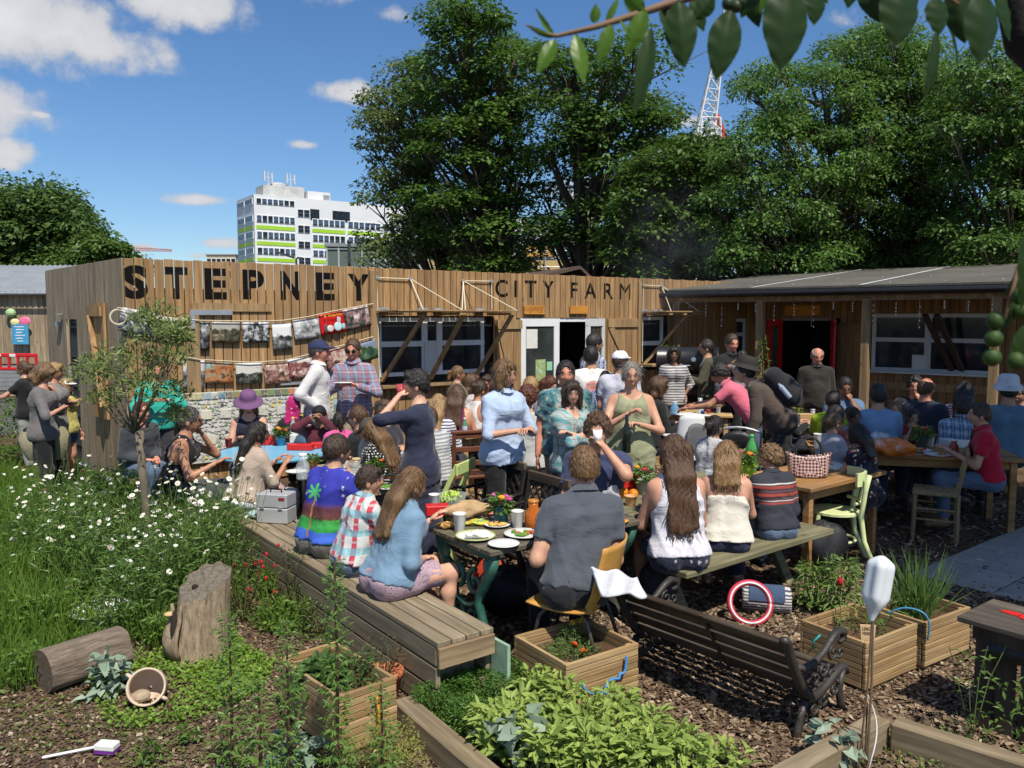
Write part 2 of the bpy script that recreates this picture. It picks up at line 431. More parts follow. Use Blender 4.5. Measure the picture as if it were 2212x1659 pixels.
def leaves(pos,nrm,dirv,ln,wd,fold=.25,hexa=False,droop=0.0):
 """many small leaf faces: arrays (n,3) -> V,F"""
 pos=np.asarray(pos,np.float32);n=len(pos)
 nrm=nrm/(np.linalg.norm(nrm,axis=1,keepdims=True)+1e-9)
 d=dirv-(dirv*nrm).sum(1,keepdims=True)*nrm;d/=(np.linalg.norm(d,axis=1,keepdims=True)+1e-9)
 s=np.cross(d,nrm);ln=np.broadcast_to(np.asarray(ln,np.float32).reshape(-1,1),(n,1));wd=np.broadcast_to(np.asarray(wd,np.float32).reshape(-1,1),(n,1))
 dz=np.zeros((n,3),np.float32);dz[:,2]=-1
 base=pos;tip=pos+d*ln+dz*ln*droop
 if not hexa:
  mid=pos+d*ln*.45
  l=mid+s*wd*.5+nrm*wd*fold;r=mid-s*wd*.5+nrm*wd*fold
  V=np.stack([base,r,tip,l],1).reshape(-1,3);i=np.arange(n)[:,None]*4
  F=np.concatenate([i+np.array([[0,1,2]]),i+np.array([[0,2,3]])],0)
 else:
  m1=pos+d*ln*.28+dz*ln*droop*.08;m2=pos+d*ln*.68+dz*ln*droop*.45
  l1=m1+s*wd*.46+nrm*wd*fold;r1=m1-s*wd*.46+nrm*wd*fold
  l2=m2+s*wd*.40+nrm*wd*fold;r2=m2-s*wd*.40+nrm*wd*fold
  V=np.stack([base,r1,r2,tip,l2,l1,m1,m2],1).reshape(-1,3);i=np.arange(n)[:,None]*8
  F=np.concatenate([i+np.array([[0,1,6]]),i+np.array([[0,6,5]]),i+np.array([[1,2,7]]),i+np.array([[1,7,6]]),i+np.array([[6,7,5]]),i+np.array([[7,4,5]]),i+np.array([[2,3,7]]),i+np.array([[7,3,4]])],0)
 return V,F
def cat(*vf):
 V=[];F=[];o=0
 for v,f in vf:
  V.append(v);F.append(f+o);o+=len(v)
 return np.concatenate(V),np.concatenate(F)
def rv(n,s=1.0):
 return rng.normal(0,s,(n,3)).astype(np.float32)
class Field:
 def __init__(s,lo,hi,h):
  s.h=h;s.lo=np.array(lo,np.float32);n=np.ceil((np.array(hi)-np.array(lo))/h).astype(int)+1;s.n=n
  s.ax=[(s.lo[i]+h*np.arange(n[i])).astype(np.float32)for i in range(3)]
  s.D=np.full(tuple(n),1.0,np.float32)
 def sub(s,lo,hi):
  sl=[]
  for i in range(3):
   a=int(max(0,math.floor((lo[i]-s.lo[i])/s.h)));b=int(min(s.n[i],math.ceil((hi[i]-s.lo[i])/s.h)+1))
   if b-a<1:return None
   sl.append(slice(a,b))
  return tuple(sl),s.ax[0][sl[0]][:,None,None],s.ax[1][sl[1]][None,:,None],s.ax[2][sl[2]][None,None,:]
 def put(s,sl,d,k):
  a=s.D[sl]
  if k>0:
   h=np.maximum(k-np.abs(a-d),0)/k;s.D[sl]=np.minimum(a,d)-h*h*k*.25
  else:s.D[sl]=np.minimum(a,d)
 def cap(s,a,b,ra,rb,k=.03,cuts=None,flat=None):
  a=np.array(a,np.float32);b=np.array(b,np.float32);m=max(ra,rb)+.09
  q=s.sub(np.minimum(a,b)-m,np.maximum(a,b)+m)
  if q is None:return
  sl,X,Y,Z=q;ba=b-a;l2=float((ba*ba).sum())+1e-9
  x,y,z=X-a[0],Y-a[1],Z-a[2]
  t=np.clip((x*ba[0]+y*ba[1]+z*ba[2])/l2,0,1)
  dx,dy,dz=x-t*ba[0],y-t*ba[1],z-t*ba[2]
  if flat is not None:
   f,w=flat;dd=dx*f[0]+dy*f[1]+dz*f[2]
   d=np.sqrt(dx*dx+dy*dy+dz*dz+dd*dd*(w*w-1))-(ra+(rb-ra)*t)
  else:d=np.sqrt(dx*dx+dy*dy+dz*dz)-(ra+(rb-ra)*t)
  for c,nrm in(cuts or[]):
   d=np.maximum(d,(X-c[0])*nrm[0]+(Y-c[1])*nrm[1]+(Z-c[2])*nrm[2])
  s.put(sl,d,k)
 def ell(s,c,r,k=.02,neg=False):
  m=max(r)+.07
  q=s.sub([c[i]-m for i in range(3)],[c[i]+m for i in range(3)])
  if q is None:return
  sl,X,Y,Z=q
  u=np.sqrt(((X-c[0])/r[0])**2+((Y-c[1])/r[1])**2+((Z-c[2])/r[2])**2)
  d=(u-1)*min(r)
  if neg:s.D[sl]=np.maximum(s.D[sl],-d)
  else:s.put(sl,d,k)
 def plane(s,c,nrm):
  X,Y,Z=s.ax[0][:,None,None],s.ax[1][None,:,None],s.ax[2][None,None,:]
  s.D=np.maximum(s.D,(X-c[0])*nrm[0]+(Y-c[1])*nrm[1]+(Z-c[2])*nrm[2])
 def wrinkle(s,amp,seed=0.0,f=1.0):
  X,Y,Z=s.ax[0][:,None,None],s.ax[1][None,:,None],s.ax[2][None,None,:]
  if amp>.0033:
   a=19*f*Z+11*np.abs(X)+4*np.sin(6*X+5*Y+seed)+3*np.sin(9*Z+seed);b=13*f*Z-17*X+9*Y+4*np.sin(8*Z+4*X+seed*2)
   s.D=s.D-amp*1.5*((1-np.abs(np.sin(a)))**2.2*(.5+.5*np.sin(5*X+4*Z+seed))+(1-np.abs(np.sin(b)))**2.2*(.5+.5*np.sin(7*Z-5*Y+seed)))
  s.D=s.D+(amp if amp<.0033 else amp*.45)*(np.sin(31*f*Z+7*np.sin(9*X+seed)+5*Y+seed)*np.sin(17*X-13*Y+6*Z+seed*2)+.6*np.sin(53*f*Z-21*X+seed)*np.sin(24*Y+11*Z))
 def mesh(s):
  D=s.D;neg=D<0
  nx,ny,nz=D.shape
  if not neg.any():return None
  cnt=np.zeros((nx-1,ny-1,nz-1),np.int8)
  for dx in(0,1):
   for dy in(0,1):
    for dz in(0,1):
     cnt+=neg[dx:nx-1+dx,dy:ny-1+dy,dz:nz-1+dz]
  act=(cnt>0)&(cnt<8);I=np.argwhere(act)
  vid=np.full(act.shape,-1,np.int64);vid[act]=np.arange(len(I))
  acc=np.zeros((len(I),3),np.float32);num=np.zeros(len(I),np.float32)
  cn=[(dx,dy,dz)for dx in(0,1)for dy in(0,1)for dz in(0,1)]
  vals={c:D[I[:,0]+c[0],I[:,1]+c[1],I[:,2]+c[2]]for c in cn}
  for c in cn:
   for ax in range(3):
    if c[ax]==0:
     e=list(c);e[ax]=1;e=tuple(e);v0,v1=vals[c],vals[e]
     m=(v0<0)!=(v1<0);t=v0/np.where(m,v0-v1,1)
     p=np.tile(np.array(c,np.float32),(len(I),1));p[:,ax]=t
     acc+=p*m[:,None];num+=m
  V=(I+acc/np.maximum(num,1)[:,None])*s.h+s.lo
  F=[]
  for ax in range(3):
   u,w=[(1,2),(2,0),(0,1)][ax]
   sl0=[slice(None)]*3;sl1=[slice(None)]*3;sl0[ax]=slice(0,-1);sl1[ax]=slice(1,None)
   a,b=neg[tuple(sl0)],neg[tuple(sl1)];e=np.argwhere(a!=b);flip=a[tuple(e.T)]
   ok=(e[:,u]>0)&(e[:,w]>0)&(e[:,u]<D.shape[u]-1)&(e[:,w]<D.shape[w]-1)
   e=e[ok];flip=flip[ok]
   def q(du,dw):
    g=e.copy();g[:,u]+=du;g[:,w]+=dw;return vid[tuple(g.T)]
   Q=np.stack([q(-1,-1),q(0,-1),q(0,0),q(-1,0)],1)
   Q[~flip]=Q[~flip][:,::-1];F.append(Q)
  F=np.concatenate(F);F=F[(F>=0).all(1)]
  return V,F
def head_mesh(sc,female,mats_skin_i=0):
 """face with brow, nose, lips, eyes and ears; faces +Y. returns V,F(list),mat idx"""
 n,m=36,26;V=[];F=[];mi=[]
 for i in range(m+1):
  t=math.pi*i/m;z=-math.cos(t);rr=math.sin(t)
  for j in range(n):
   a=2*math.pi*j/n;x=rr*math.cos(a);y=rr*math.sin(a)
   px,py,pz=.074*x,.094*y,.116*z
   if z<0:px*=1-.30*(-z)**1.6;py*=(1-.10*(-z))if y>0 else(1-.30*(-z))
   if y>0.2:
    g=lambda cx,cz,sx_,sz_:math.exp(-((x-cx)/sx_)**2-((z-cz)/sz_)**2)
    w=min(1,(y-.2)/.4)
    py+=w*(.026*g(0,-.24,.13,.15)+.013*g(0,-.02,.11,.2)+.006*g(0,.2,.5,.13)-.009*(g(.36,.05,.2,.13)+g(-.36,.05,.2,.13))+.006*(g(.5,-.25,.25,.2)+g(-.5,-.25,.25,.2))+.010*g(0,-.82,.3,.18)+.005*g(0,-.52,.25,.09)-.004*g(0,-.66,.3,.07))
   V.append((px*sc,py*sc,pz*sc))
 for i in range(m):
  for j in range(n):
   a=i*n+j;b=i*n+(j+1)%n;F.append((a,b,b+n,a+n));mi.append(0)
 mb=MB();mb.v=V;mb.f=F;mb.m=mi
 s=sc
 mb.cm=0
 for sx in(-1,1):
  mb.ball((sx*.074*s,-.008*s,-.012*s),(.012*s,.021*s,.033*s),8,6)
 mb.cm=1
 mb.ball((0,.0885*s,-.058*s),(.024*s,.009*s,.0055*s),8,5);mb.ball((0,.0875*s,-.066*s),(.020*s,.009*s,.0055*s),8,5)
 for sx in(-1,1):
  mb.cm=2;mb.ball((sx*.029*s,.0755*s,.006*s),(.0125*s,.010*s,.0052*s),8,6)
  mb.cm=3;mb.ball((sx*.029*s,.0802*s,.006*s),(.0062*s,.0062*s,.0055*s),6,5);mb.tube([(sx*.016*s,.0835*s,.010*s),(sx*.029*s,.0862*s,.0125*s),(sx*.043*s,.0790*s,.009*s)],.0016*s,4)
  mb.cm=3;mb.tube([(sx*.012*s,.088*s,.026*s),(sx*.03*s,.0865*s,.032*s),(sx*.048*s,.076*s,.027*s)],[.003*s,.0042*s,.002*s],5)
 return mb
def hair_field(style,s,seed,h,dn=Vector((0,0,-1)),bk=Vector((0,-1,0))):
 zlow={'long':-.62,'vlong':-.75,'mid':-.34,'bob':-.20,'pony':-.42}.get(style,-.2)
 wide=style in('long','vlong','mid','pony')
 f=Field(((-.17-.1*wide)*s,(-.24-.28*wide)*s,zlow*s),((.17+.1*wide)*s,(.16+.12*wide)*s,.19*s),h)
 vol={'curly':.016,'bob':.012,'mid':.010,'afro':.03}.get(style,.004)
 f.ell((0,-.008*s,.014*s),((.081+vol)*s,(.100+vol)*s,(.116+vol)*s),0)
 if style in('long','vlong','mid'):
  ln={'long':.41,'vlong':.54,'mid':.25}[style]
  for sx in(-1,-.35,.35,1):
   p0=Vector((sx*.062*s,-.055*s,.02*s));L_=ln*s*(1-.06*abs(sx+.3));p1=p0+dn*(L_*.35)+bk*(.05*s);p2=p0+dn*L_+bk*(.085*s)+Vector((sx*.02*s,0,0))
   f.cap(p0,p1,.047*s,.040*s,.03);f.cap(p1,p2,.040*s,.024*s,.03)
 if style=='bob':
  for sx in(-1,1):f.cap((sx*.07*s,-.005*s,.03*s),(sx*.078*s,.005*s,-.105*s),.034*s,.028*s,.03)
  f.cap((-.05*s,-.07*s,0),(.05*s,-.07*s,-.09*s),.045*s,.045*s,.04)
 if style=='pony':
  f.cap((0,-.10*s,.05*s),(0,-.135*s,.03*s),.02*s,.024*s,.01);f.cap((0,-.135*s,.03*s),(.01*s,-.15*s,-.2*s),.026*s,.016*s,.02);f.cap((.01*s,-.15*s,-.2*s),(.02*s,-.13*s,-.3*s),.02*s,.008*s,.01)
 if style=='bun':f.ell((0,-.115*s,.03*s),(.05*s,.045*s,.045*s),.015)
 f.ell((0,.120*s,-.030*s),(.069*s,.088*s,.126*s),0,neg=True)
 if style=='fringe' or style=='bob':f.ell((.012*s,.080*s,.078*s),(.060*s,.024*s,.036*s),.02)
 if style in('short','pony','bun','curly','fringe','crop','afro','balding'):
  f.plane((0,-.02*s,-.028*s),(0,.42,-.9))
 if style=='balding':f.ell((0,.035*s,.125*s),(.1*s,.135*s,.085*s),0,neg=True)
 A={'curly':.010,'afro':.010,'short':.0022,'fringe':.003}.get(style,.0016)
 X,Y,Z=f.ax[0][:,None,None]/s,f.ax[1][None,:,None]/s,f.ax[2][None,None,:]/s
 if style in('curly','afro'):
  wx=X+.012*np.sin(47*Y+seed)+.010*np.sin(61*Z);wy=Y+.012*np.sin(53*Z+seed)+.01*np.sin(43*X);wz_=Z+.012*np.sin(51*X)+.01*np.sin(37*Y+seed);f.D+=A*(np.sin(105*wx+seed)*np.sin(96*wy+3*seed)*np.sin(101*wz_)+.5*np.sin(190*wx)*np.sin(170*wz_+60*wy))
 else:f.D+=A*s*np.sin(150*X+12*np.sin(14*Z)+seed)*np.sin(90*Y+seed)+.002*np.sin(34*Z+20*X+seed)
 return f.mesh()
def ik(sh,target,l1,l2,hint):
 d=target-sh;L=d.length;mx=(l1+l2)*.995
 if L>mx:d*=mx/L;target=sh+d;L=mx
 if L<abs(l1-l2)+.02:L=abs(l1-l2)+.02
 u=d.normalized();a=(l1*l1-l2*l2+L*L)/(2*L);hh=math.sqrt(max(l1*l1-a*a,0))
 hv=hint-u*hint.dot(u)
 if hv.length<1e-4:hv=Vector((0,0,-1))-u*(-u.z)
 hv.normalize();return sh+u*a+hv*hh,target
PN=[0]
SK={'pale':(.62,.36,.26),'fair':(.52,.29,.20),'tan':(.42,.22,.14),'asian':(.46,.27,.17),'brown':(.24,.12,.075),'dark':(.11,.055,.035),'red':(.56,.25,.17)}
HC={'dark':(.020,.015,.012),'brown':(.085,.042,.020),'lbrown':(.17,.095,.042),'blonde':(.34,.21,.09),'grey':(.22,.20,.18),'white':(.62,.60,.56),'auburn':(.10,.028,.012),'dgrey':(.07,.06,.055),'dkbrown':(.048,.027,.016),'blonde2':(.24,.14,.06)}
def person(label,px,py,Y,yaw,sit=None,lean=0,hy=0,hp=0,arms=('down','down'),top=None,bot=None,hair=('short','brown'),skin='fair',fem=False,fat=1.0,hat=None,specs=None,sleeve='short',neck='crew',extra=None,tz=.74,group=None,roll=0,cat='person'):
 PN[0]+=1;seed=PN[0]*1.7
 T=AT(px,py,Y);near=Y<7.6
 hb=.017 if near else .023;hc=.0145 if near else .021
 l=R(lean);U0=Vector((R(roll),math.sin(l),math.cos(l))).normalized();Fw=Vector((0,math.cos(l),-math.sin(l)))
 def skel(k,zp):
  pel=Vector((0,0,zp));nb=pel+U0*(.50*k)
  nd=(U0+Vector((0,0,.7))).normalized()
  hcn=nb+nd*(.135*k)+Fw*(.022*k)
  return pel,nb,hcn,hcn.z+.118*k*math.cos(R(hp))**.5
 if sit is None:
  k0=T.z/skel(1.0,.93)[3];k=min(max(k0,.55),1.16);zp=.93*k
  _,_,_,tz0=skel(k,zp);zoff=T.z-tz0
 else:
  seat=sit;a0=skel(1.0,.09)[3]
  k=min(max((T.z-seat)/a0,.62),1.12);zp=seat+.085*k
  zoff=T.z-skel(k,zp)[3];zp+=zoff;seat+=zoff;zoff=0
 pel,nb,hcn,ht=skel(k,zp)
 yw=R(yaw);rot=Matrix.Rotation(yw,3,'Z')
 off=rot@Vector((hcn.x,hcn.y,0))
 root=thing('person',label,cat,(T.x-off.x,T.y-off.y,max(zoff,0)if sit is None else 0),yw,group)
 sw=(.150 if fem else .172)*k*(1+.3*(fat-1));fx=fat
 sh={s:nb-U0*(.082*k)+Vector((s*sw,0,0))for s in(-1,1)}
 mid=pel+U0*(.17*k);ch=pel+U0*(.35*k)
 hip={s:pel+Vector((s*.085*k,0,-.02*k))for s in(-1,1)}
 knee={};ank={};toe={}
 for s in(-1,1):
  if sit is None:
   st=.03*s
   knee[s]=Vector((s*.095*k,.02*k+st*.5,.49*k));ank[s]=Vector((s*.10*k,-.02*k+st,.075*k));toe[s]=ank[s]+Vector((s*.02,.15*k,-.045*k))
  else:
   knee[s]=Vector((s*.12*k,.43*k,zp-.02*k));fl=0.0
   ank[s]=Vector((s*.12*k,.40*k,max(.075*k,zp-.44*k)));toe[s]=ank[s]+Vector((s*.02,.15*k,-.045*k))
 elb={};wri={}
 for s,a in zip((-1,1),arms):
  c=ch
  tg,hint={'down':(sh[s]+Vector((s*.07*k,.06*k,-.52*k)),Vector((s*.3,-1,0))),'table':(Vector((s*.11*k,max(ch.y,0)+.30*k,tz+.05)),Vector((s*.42,-.3,-1))),'lap':(Vector((s*.07*k,.24*k,zp+.10*k)),Vector((s*.55,-.7,-.5))),'mouth':(hcn+Vector((s*.05*k,.135*k,-.085*k)),Vector((s*.9,.2,-1))),'eyes':(hcn+Vector((s*.055*k,.14*k,-.01*k)),Vector((s*1.0,.1,-.8))),'clasp':(pel+U0*.20*k+Vector((s*.035*k,.25*k,0)),Vector((s*1,-.5,-.6))),'hold':(pel+U0*.29*k+Vector((s*.045*k,.25*k,(.045 if s>0 else-.045)*k)),Vector((s*1,-.3,-.8))),'read':(pel+U0*.27*k+Vector((s*.08*k,.24*k,0)),Vector((s*1,-.3,-.8))),'hip':(pel+Vector((s*.17*k,.03,.06*k)),Vector((s*.7,-1,0))),'cross':(pel+U0*.30*k+Vector((-s*.10*k,.17*k,.015*s)),Vector((s*1,.1,-.7))),'chin':(hcn+Vector((s*.05*k,.09*k,-.13*k)),Vector((s*.6,.4,-1))),'reach':(sh[s]+Vector((s*.03,.46*k,-.22*k)),Vector((s*.6,0,-1))),}[a]if isinstance(a,str)else(pel+Vector(a)*k,Vector((s*.8,-.4,-.8)))
  elb[s],wri[s]=ik(sh[s],tg,.285*k,.25*k,hint)
 am=(.84 if fem else 1.0)*k*(1+.35*(fat-1))
 def torso(f,o,kk=.05,lowr=1.0):
  for s in(-1,1):
   X=Vector((s,0,0))
   f.cap(pel+X*.072*k*fx,mid+X*(.055 if fem else .066)*k*fx,(.108*fx*k)*lowr+o,(.084 if fem else .094)*fx*k+o,kk)
   f.cap(mid+X*(.055 if fem else .066)*k*fx,ch+X*.078*k*fx,(.084 if fem else .094)*fx*k+o,.098*k*fx**.7+o,kk)
   f.cap(ch+X*.078*k,sh[s]-X*.035*k,.094*k+o,.052*k+o,kk);f.cap(nb-U0*.03*k,sh[s]-X*.03*k,.05*k+o,.046*k+o,kk)
   f.cap(pel+X*.08*k*fx-Fw*.03*k-U0*.02*k,pel+X*.08*k*fx-Fw*.03*k,.10*k*fx+o,.09*k+o,kk)
   if fem:f.cap(ch+X*.062*k+Fw*.075*k+U0*.02*k,ch+X*.062*k+Fw*.078*k,.062*k*fx+o,.062*k*fx+o,.03)
  if fx>1.05:f.cap(mid+Fw*.05*k,pel+Fw*.06*k,.11*fx*k+o,.11*fx*k+o,.06)
 def armseg(f,o,s,upto,kk=.025):
  e,w,h0=elb[s],wri[s],sh[s]
  if upto<=0:return
  if upto<1:
   p=h0+(e-h0)*upto;d=(e-h0).normalized();f.cap(h0,e,.054*am+o,.042*am+o*1.3,kk,[(p,d)]);return
  f.cap(h0,e,.054*am+o,.041*am+o,kk)
  if upto<2:
   p=e+(w-e)*(upto-1);d=(w-e).normalized();f.cap(e,w,.041*am+o,.030*am+o*1.2,kk,[(p,d)])
  else:f.cap(e,w,.041*am+o,.027*am+o,kk)
 def legseg(f,o,s,upto,kk=.03):
  hh,kn,an=hip[s],knee[s],ank[s]
  if upto<1:
   p=hh+(kn-hh)*upto;d=(kn-hh).normalized();f.cap(hh,kn,.086*k*fx+o,.058*k+o,kk,[(p,d)]);return
  f.cap(hh,kn,.086*k*fx+o,.058*k+o,kk)
  c=kn+(an-kn)*.32-Vector((0,.018*k,0))
  if upto<2:
   p=kn+(an-kn)*(upto-1);d=(an-kn).normalized();f.cap(kn,an,.060*k+o,.046*k+o*1.2,kk,[(p,d)]);f.cap(kn,c,.058*k+o,.058*k+o,kk)
  else:f.cap(kn,c,.055*k+o,.054*k+o,kk);f.cap(c,an,.054*k+o,.034*k+o,kk)
 allp=[pel,nb,hcn]+[d[s]for d in(sh,elb,wri,knee,ank,toe)for s in(-1,1)]
 lo=[min(p[i]for p in allp)-.2 for i in range(3)];hi=[max(p[i]for p in allp)+.2 for i in range(3)]
 hi[2]=nb.z+.14*k if max(wri[1].z,wri[-1].z,elb[1].z,elb[-1].z)<nb.z else hi[2]-.05
 lo[2]=max(lo[2],-.03)
 f=Field(lo,hi,hb)
 torso(f,0);f.cap(nb-U0*.05*k,hcn-Vector((0,.012*k,.03*k)),.058*k*(1 if fem else 1.12),.050*k*(1 if fem else 1.12),.03)
 for s in(-1,1):
  armseg(f,0,s,2);legseg(f,0,s,2);f.cap(ank[s]-Vector((0,.03*k,.03*k)),toe[s],.036*k,.028*k,.02)
 BV,BF=f.mesh()
 sk=SKIN(SK[skin]);lip=M(scale_col(SK[skin],.62)if skin in('dark','brown')else(.34,.14,.11),.45,.05,20,0)
 eyew=M((.42,.39,.36),.3,.03,20,0);eyed=M((.02,.015,.012),.35,.05,20,0)
 hm=head_mesh(k*(.97 if fem else 1.02),fem)
 hr=Matrix.Rotation(R(hy),3,'Z')@Matrix.Rotation(R(hp),3,'X')
 HV=np.array([hr@Vector(p)for p in hm.v],np.float32)+np.array(hcn,np.float32)
 fx_all=[list(map(int,q))for q in BF];V=[BV,HV];base=len(BV);mi=[0]*len(fx_all)
 fx_all+=[[i+base for i in q]for q in hm.f];mi+=hm.m
 base+=len(HV)
 hm2=MB()
 for s in(-1,1):
  d=(wri[s]-elb[s]).normalized();a=arms[0 if s<0 else 1]
  up=Vector((0,0,1));sd=d.cross(up)
  sd=sd.normalized()if sd.length>.1 else Vector((0,1,0)).cross(d).normalized()
  if a=='down':sd=Vector((0,1,0))-d*d.y;sd.normalize()
  pn=sd.cross(d).normalized()
  if a in('down',):pn=Vector((s,0,0))
  if pn.z<0 and a in('table','lap','clasp','reach'):pn=-pn
  w=wri[s];hl=k*(.93 if fem else 1.0)
  hm2.tube([w-d*.02,w+d*.02*hl,w+d*.05*hl,w+d*.085*hl,w+d*.095*hl],[.026*hl,.034*hl,.041*hl,.040*hl,.03*hl],8,True,.0+.42)if False else None
  B=Matrix((sd,d,pn)).transposed()
  pv=MB();pv.ball((0,.048*hl,0),(.040*hl,.056*hl,.016*hl),8,7);hm2.add([w+B@Vector(p)for p in pv.v],pv.f)
  curl={'down':.5,'table':.45,'lap':.5,'mouth':1.1,'eyes':1.0,'hold':1.25,'clasp':.8,'read':.9}.get(a if isinstance(a,str)else 'x',.7)
  thumb_side=-s if pn.z>-.2 else s
  for q,(ox,fl)in enumerate(((-.030,.072),(-.010,.082),(.011,.078),(.031,.062))):
   if thumb_side>0:ox=-ox
   p0=Vector((ox*hl,.085*hl,0));ang=curl*.5;pts=[p0]
   for seg in range(3):
    pts.append(pts[-1]+Vector((ox*.12,math.cos(ang),-math.sin(ang)))*(fl*hl*(.42,.32,.26)[seg]));ang+=curl*.75
   hm2.tube([w+B@p for p in pts],[.0088*hl,.0085*hl,.0078*hl,.0055*hl],5)
  tp=[Vector((thumb_side*.026*hl,.025*hl,-.004)),Vector((thumb_side*.052*hl,.055*hl,-.014*hl)),Vector((thumb_side*.055*hl,.085*hl,-.024*hl)),Vector((thumb_side*.046*hl,.105*hl,-.03*hl))]
  hm2.tube([w+B@p for p in tp],[.011*hl,.0105*hl,.0095*hl,.006*hl],5)
 V.append(np.array([tuple(p)for p in hm2.v],np.float32));fx_all+=[[i+base for i in q]for q in hm2.f];mi+=[0]*len(hm2.f)
 np_mesh('body',np.concatenate(V),fx_all,None,root,True,mi,[sk,lip,eyew,eyed])
 tm=top;bm=bot or CLOTH('plain',[(.03,.035,.05)])
 sl_to={'none':0,'cap':.28,'short':.62,'elbow':1.0,'three':1.45,'long':1.95}[sleeve]
 dress=isinstance(extra,dict)and extra.get('dress')
 if tm is not None:
  f=Field(lo,hi,hc);o=.013*(1+.6*(fat-1))
  torso(f,o,.05,1.0+.10*(sit is not None))
  if sit is None:f.cap(pel-U0*.02*k+Vector((.0,0,0)),pel-U0*.08*k,.128*k*fx,.132*k*fx,.05,flat=((1,0,0),.78))
  for s in(-1,1):armseg(f,o,s,sl_to)
  if sleeve=='none':
   for s in(-1,1):f.cap(sh[s]+Vector((s*.02,0,.02)),elb[s],.05*k,.045*k,0)if False else None
   for s in(-1,1):
    p=sh[s]+Vector((-s*.028*k,0,0));f.plane(p,(s*.93,0,.0+.25))if neck!='cami' else f.plane(p,(s*.93,0,.25))
  if dress:
   hem=dress if sit is None else None
   if sit is None:
    f.cap(pel,Vector((0,.0,hem-.05)),.14*k*fx,(.24 if extra.get('full')else .19)*k,.07,[((0,0,hem),(0,0,-1))],((1,0,0),.85))
  hemc=pel-U0*((.02 if sit is not None else .10)*k)
  if not dress:f.plane(hemc,tuple(-U0))
  r={'crew':.072,'vee':.085,'scoop':.105,'collar':.060,'high':.055,'cami':.13,'tank':.10}[neck]*k
  cpt=nb+U0*(.025 if neck in('crew','collar','high')else .03)*k+Fw*{'vee':.045,'scoop':.05,'cami':-.02,'tank':.0}.get(neck,.012)*k
  f.ell(cpt,(r,r,r),0,neg=True)
  if neck=='vee':f.ell(cpt-U0*.05*k+Fw*.05*k,(.045*k,.07*k,.08*k),0,neg=True)
  if neck=='cami':f.plane(nb-U0*.155*k,tuple(U0*.92+Fw*-.15))
  f.wrinkle(.0062 if near else .0034,seed)
  me=f.mesh()
  if me is not None:np_mesh('dress' if dress else 'top',me[0],me[1],tm,root,True)
  if neck=='cami' or(neck=='tank'):
   for s in(-1,1):
    x=s*.085*k
    P('strap',tm,root,lambda m:m.tube([ch+Vector((x,0,0))-Fw*.108*k+U0*.0*k,nb+Vector((x,0,0))-U0*.075*k-Fw*.085*k,nb+Vector((x,0,0))-U0*.005*k,nb+Vector((x,0,0))-U0*.07*k+Fw*.09*k,ch+Vector((x,0,0))+Fw*.12*k],.006*k if neck=='cami' else .014*k,5))
  if neck=='collar':
   def col(m):
    prof=[]
    for i in range(17):
     a=2*math.pi*i/16;prof.append((math.sin(a),math.cos(a)))
    Vv=[]
    for q,(rad,hz)in enumerate(((.060,.035),(.066,.05),(.088,.012))):
     for sx_,cy_ in prof:Vv.append(nb+Vector((sx_*rad*k,0,0))+Fw*(cy_*rad*k+.008*k)+U0*((hz-.022*max(cy_,0))*k))
    m.add(Vv,[(q*17+i,q*17+i+1,(q+1)*17+i+1,(q+1)*17+i)for q in range(2)for i in range(16)])
   P('collar',tm,root,col,True)
 if not dress:
  f=Field(lo,(hi[0],hi[1],pel.z+.22*k),hc);o=.012
  kind=extra.get('legs','long')if isinstance(extra,dict)else 'long'
  for s in(-1,1):
   X=Vector((s,0,0))
   f.cap(pel+X*.072*k*fx,pel+U0*.09*k+X*.065*k*fx,.102*fx*k+o*.6,.088*fx*k+o*.6,.04,[(pel+U0*(.03 if tm is not None else .1)*k,tuple(U0))])
   f.cap(pel+X*.08*k*fx-Fw*.03*k-U0*.02*k,pel+X*.08*k*fx-Fw*.03*k,.10*k*fx+o,.09*k+o,.04)
  if kind=='skirt':
   if sit is None:f.cap(pel,Vector((0,0,.50*k)),.14*k*fx,.2*k,.06,[((0,0,.52*k),(0,0,-1))],((1,0,0),.8))
   else:
    kn=(knee[1]+knee[-1])/2;p=pel+(kn-pel)*.78;d=(kn-pel).normalized()
    for s in(-.8,-.3,.3,.8):f.cap(pel+Vector((s*.09*k,-.02,-.005)),kn+Vector((s*.13*k,0,-.01)),.10*k,.075*k,.05,[(p,d)])
    for s in(-1,1):f.cap(pel+Vector((s*.1*k,-.05*k,-.03*k)),pel+Vector((s*.12*k,.12*k,-.03*k)),.085*k,.085*k,.04)
  else:
   up={'long':1.93,'shorts':.55,'knee':1.05,'cap':1.55}[kind]
   for s in(-1,1):legseg(f,o,s,up)
  f.wrinkle(.0055 if near else .003,seed+3)
  me=f.mesh()
  if me is not None:np_mesh('skirt' if kind=='skirt' else('shorts' if kind in('shorts','knee')else 'trousers'),me[0],me[1],bm,root,True)
 shm=M((.03,.028,.026)if int(seed)%3 else(.22,.12,.06),.6)
 for s in(-1,1):
  a,t=ank[s],toe[s]
  P('shoe',shm,root,lambda m:m.tube([a+Vector((0,-.055*k,-.035*k)),a+Vector((0,-.02*k,-.025*k)),(a+t)/2+Vector((0,0,-.005*k)),t+Vector((0,.0,-.004)),t+Vector((0,.03*k,-.004))],[.03*k,.056*k,.054*k,.048*k,.02*k],8,True,.9),True)
 hroot=bpy.data.objects
 def headpart(name,V,F,mat,smooth=True):
  V=np.asarray(V,np.float32);Mx=np.array(hr,np.float32);V=V@Mx.T+np.array(hcn,np.float32)
  return np_mesh(name,V,F,mat,root,smooth)
 ks=k*(.97 if fem else 1.02)
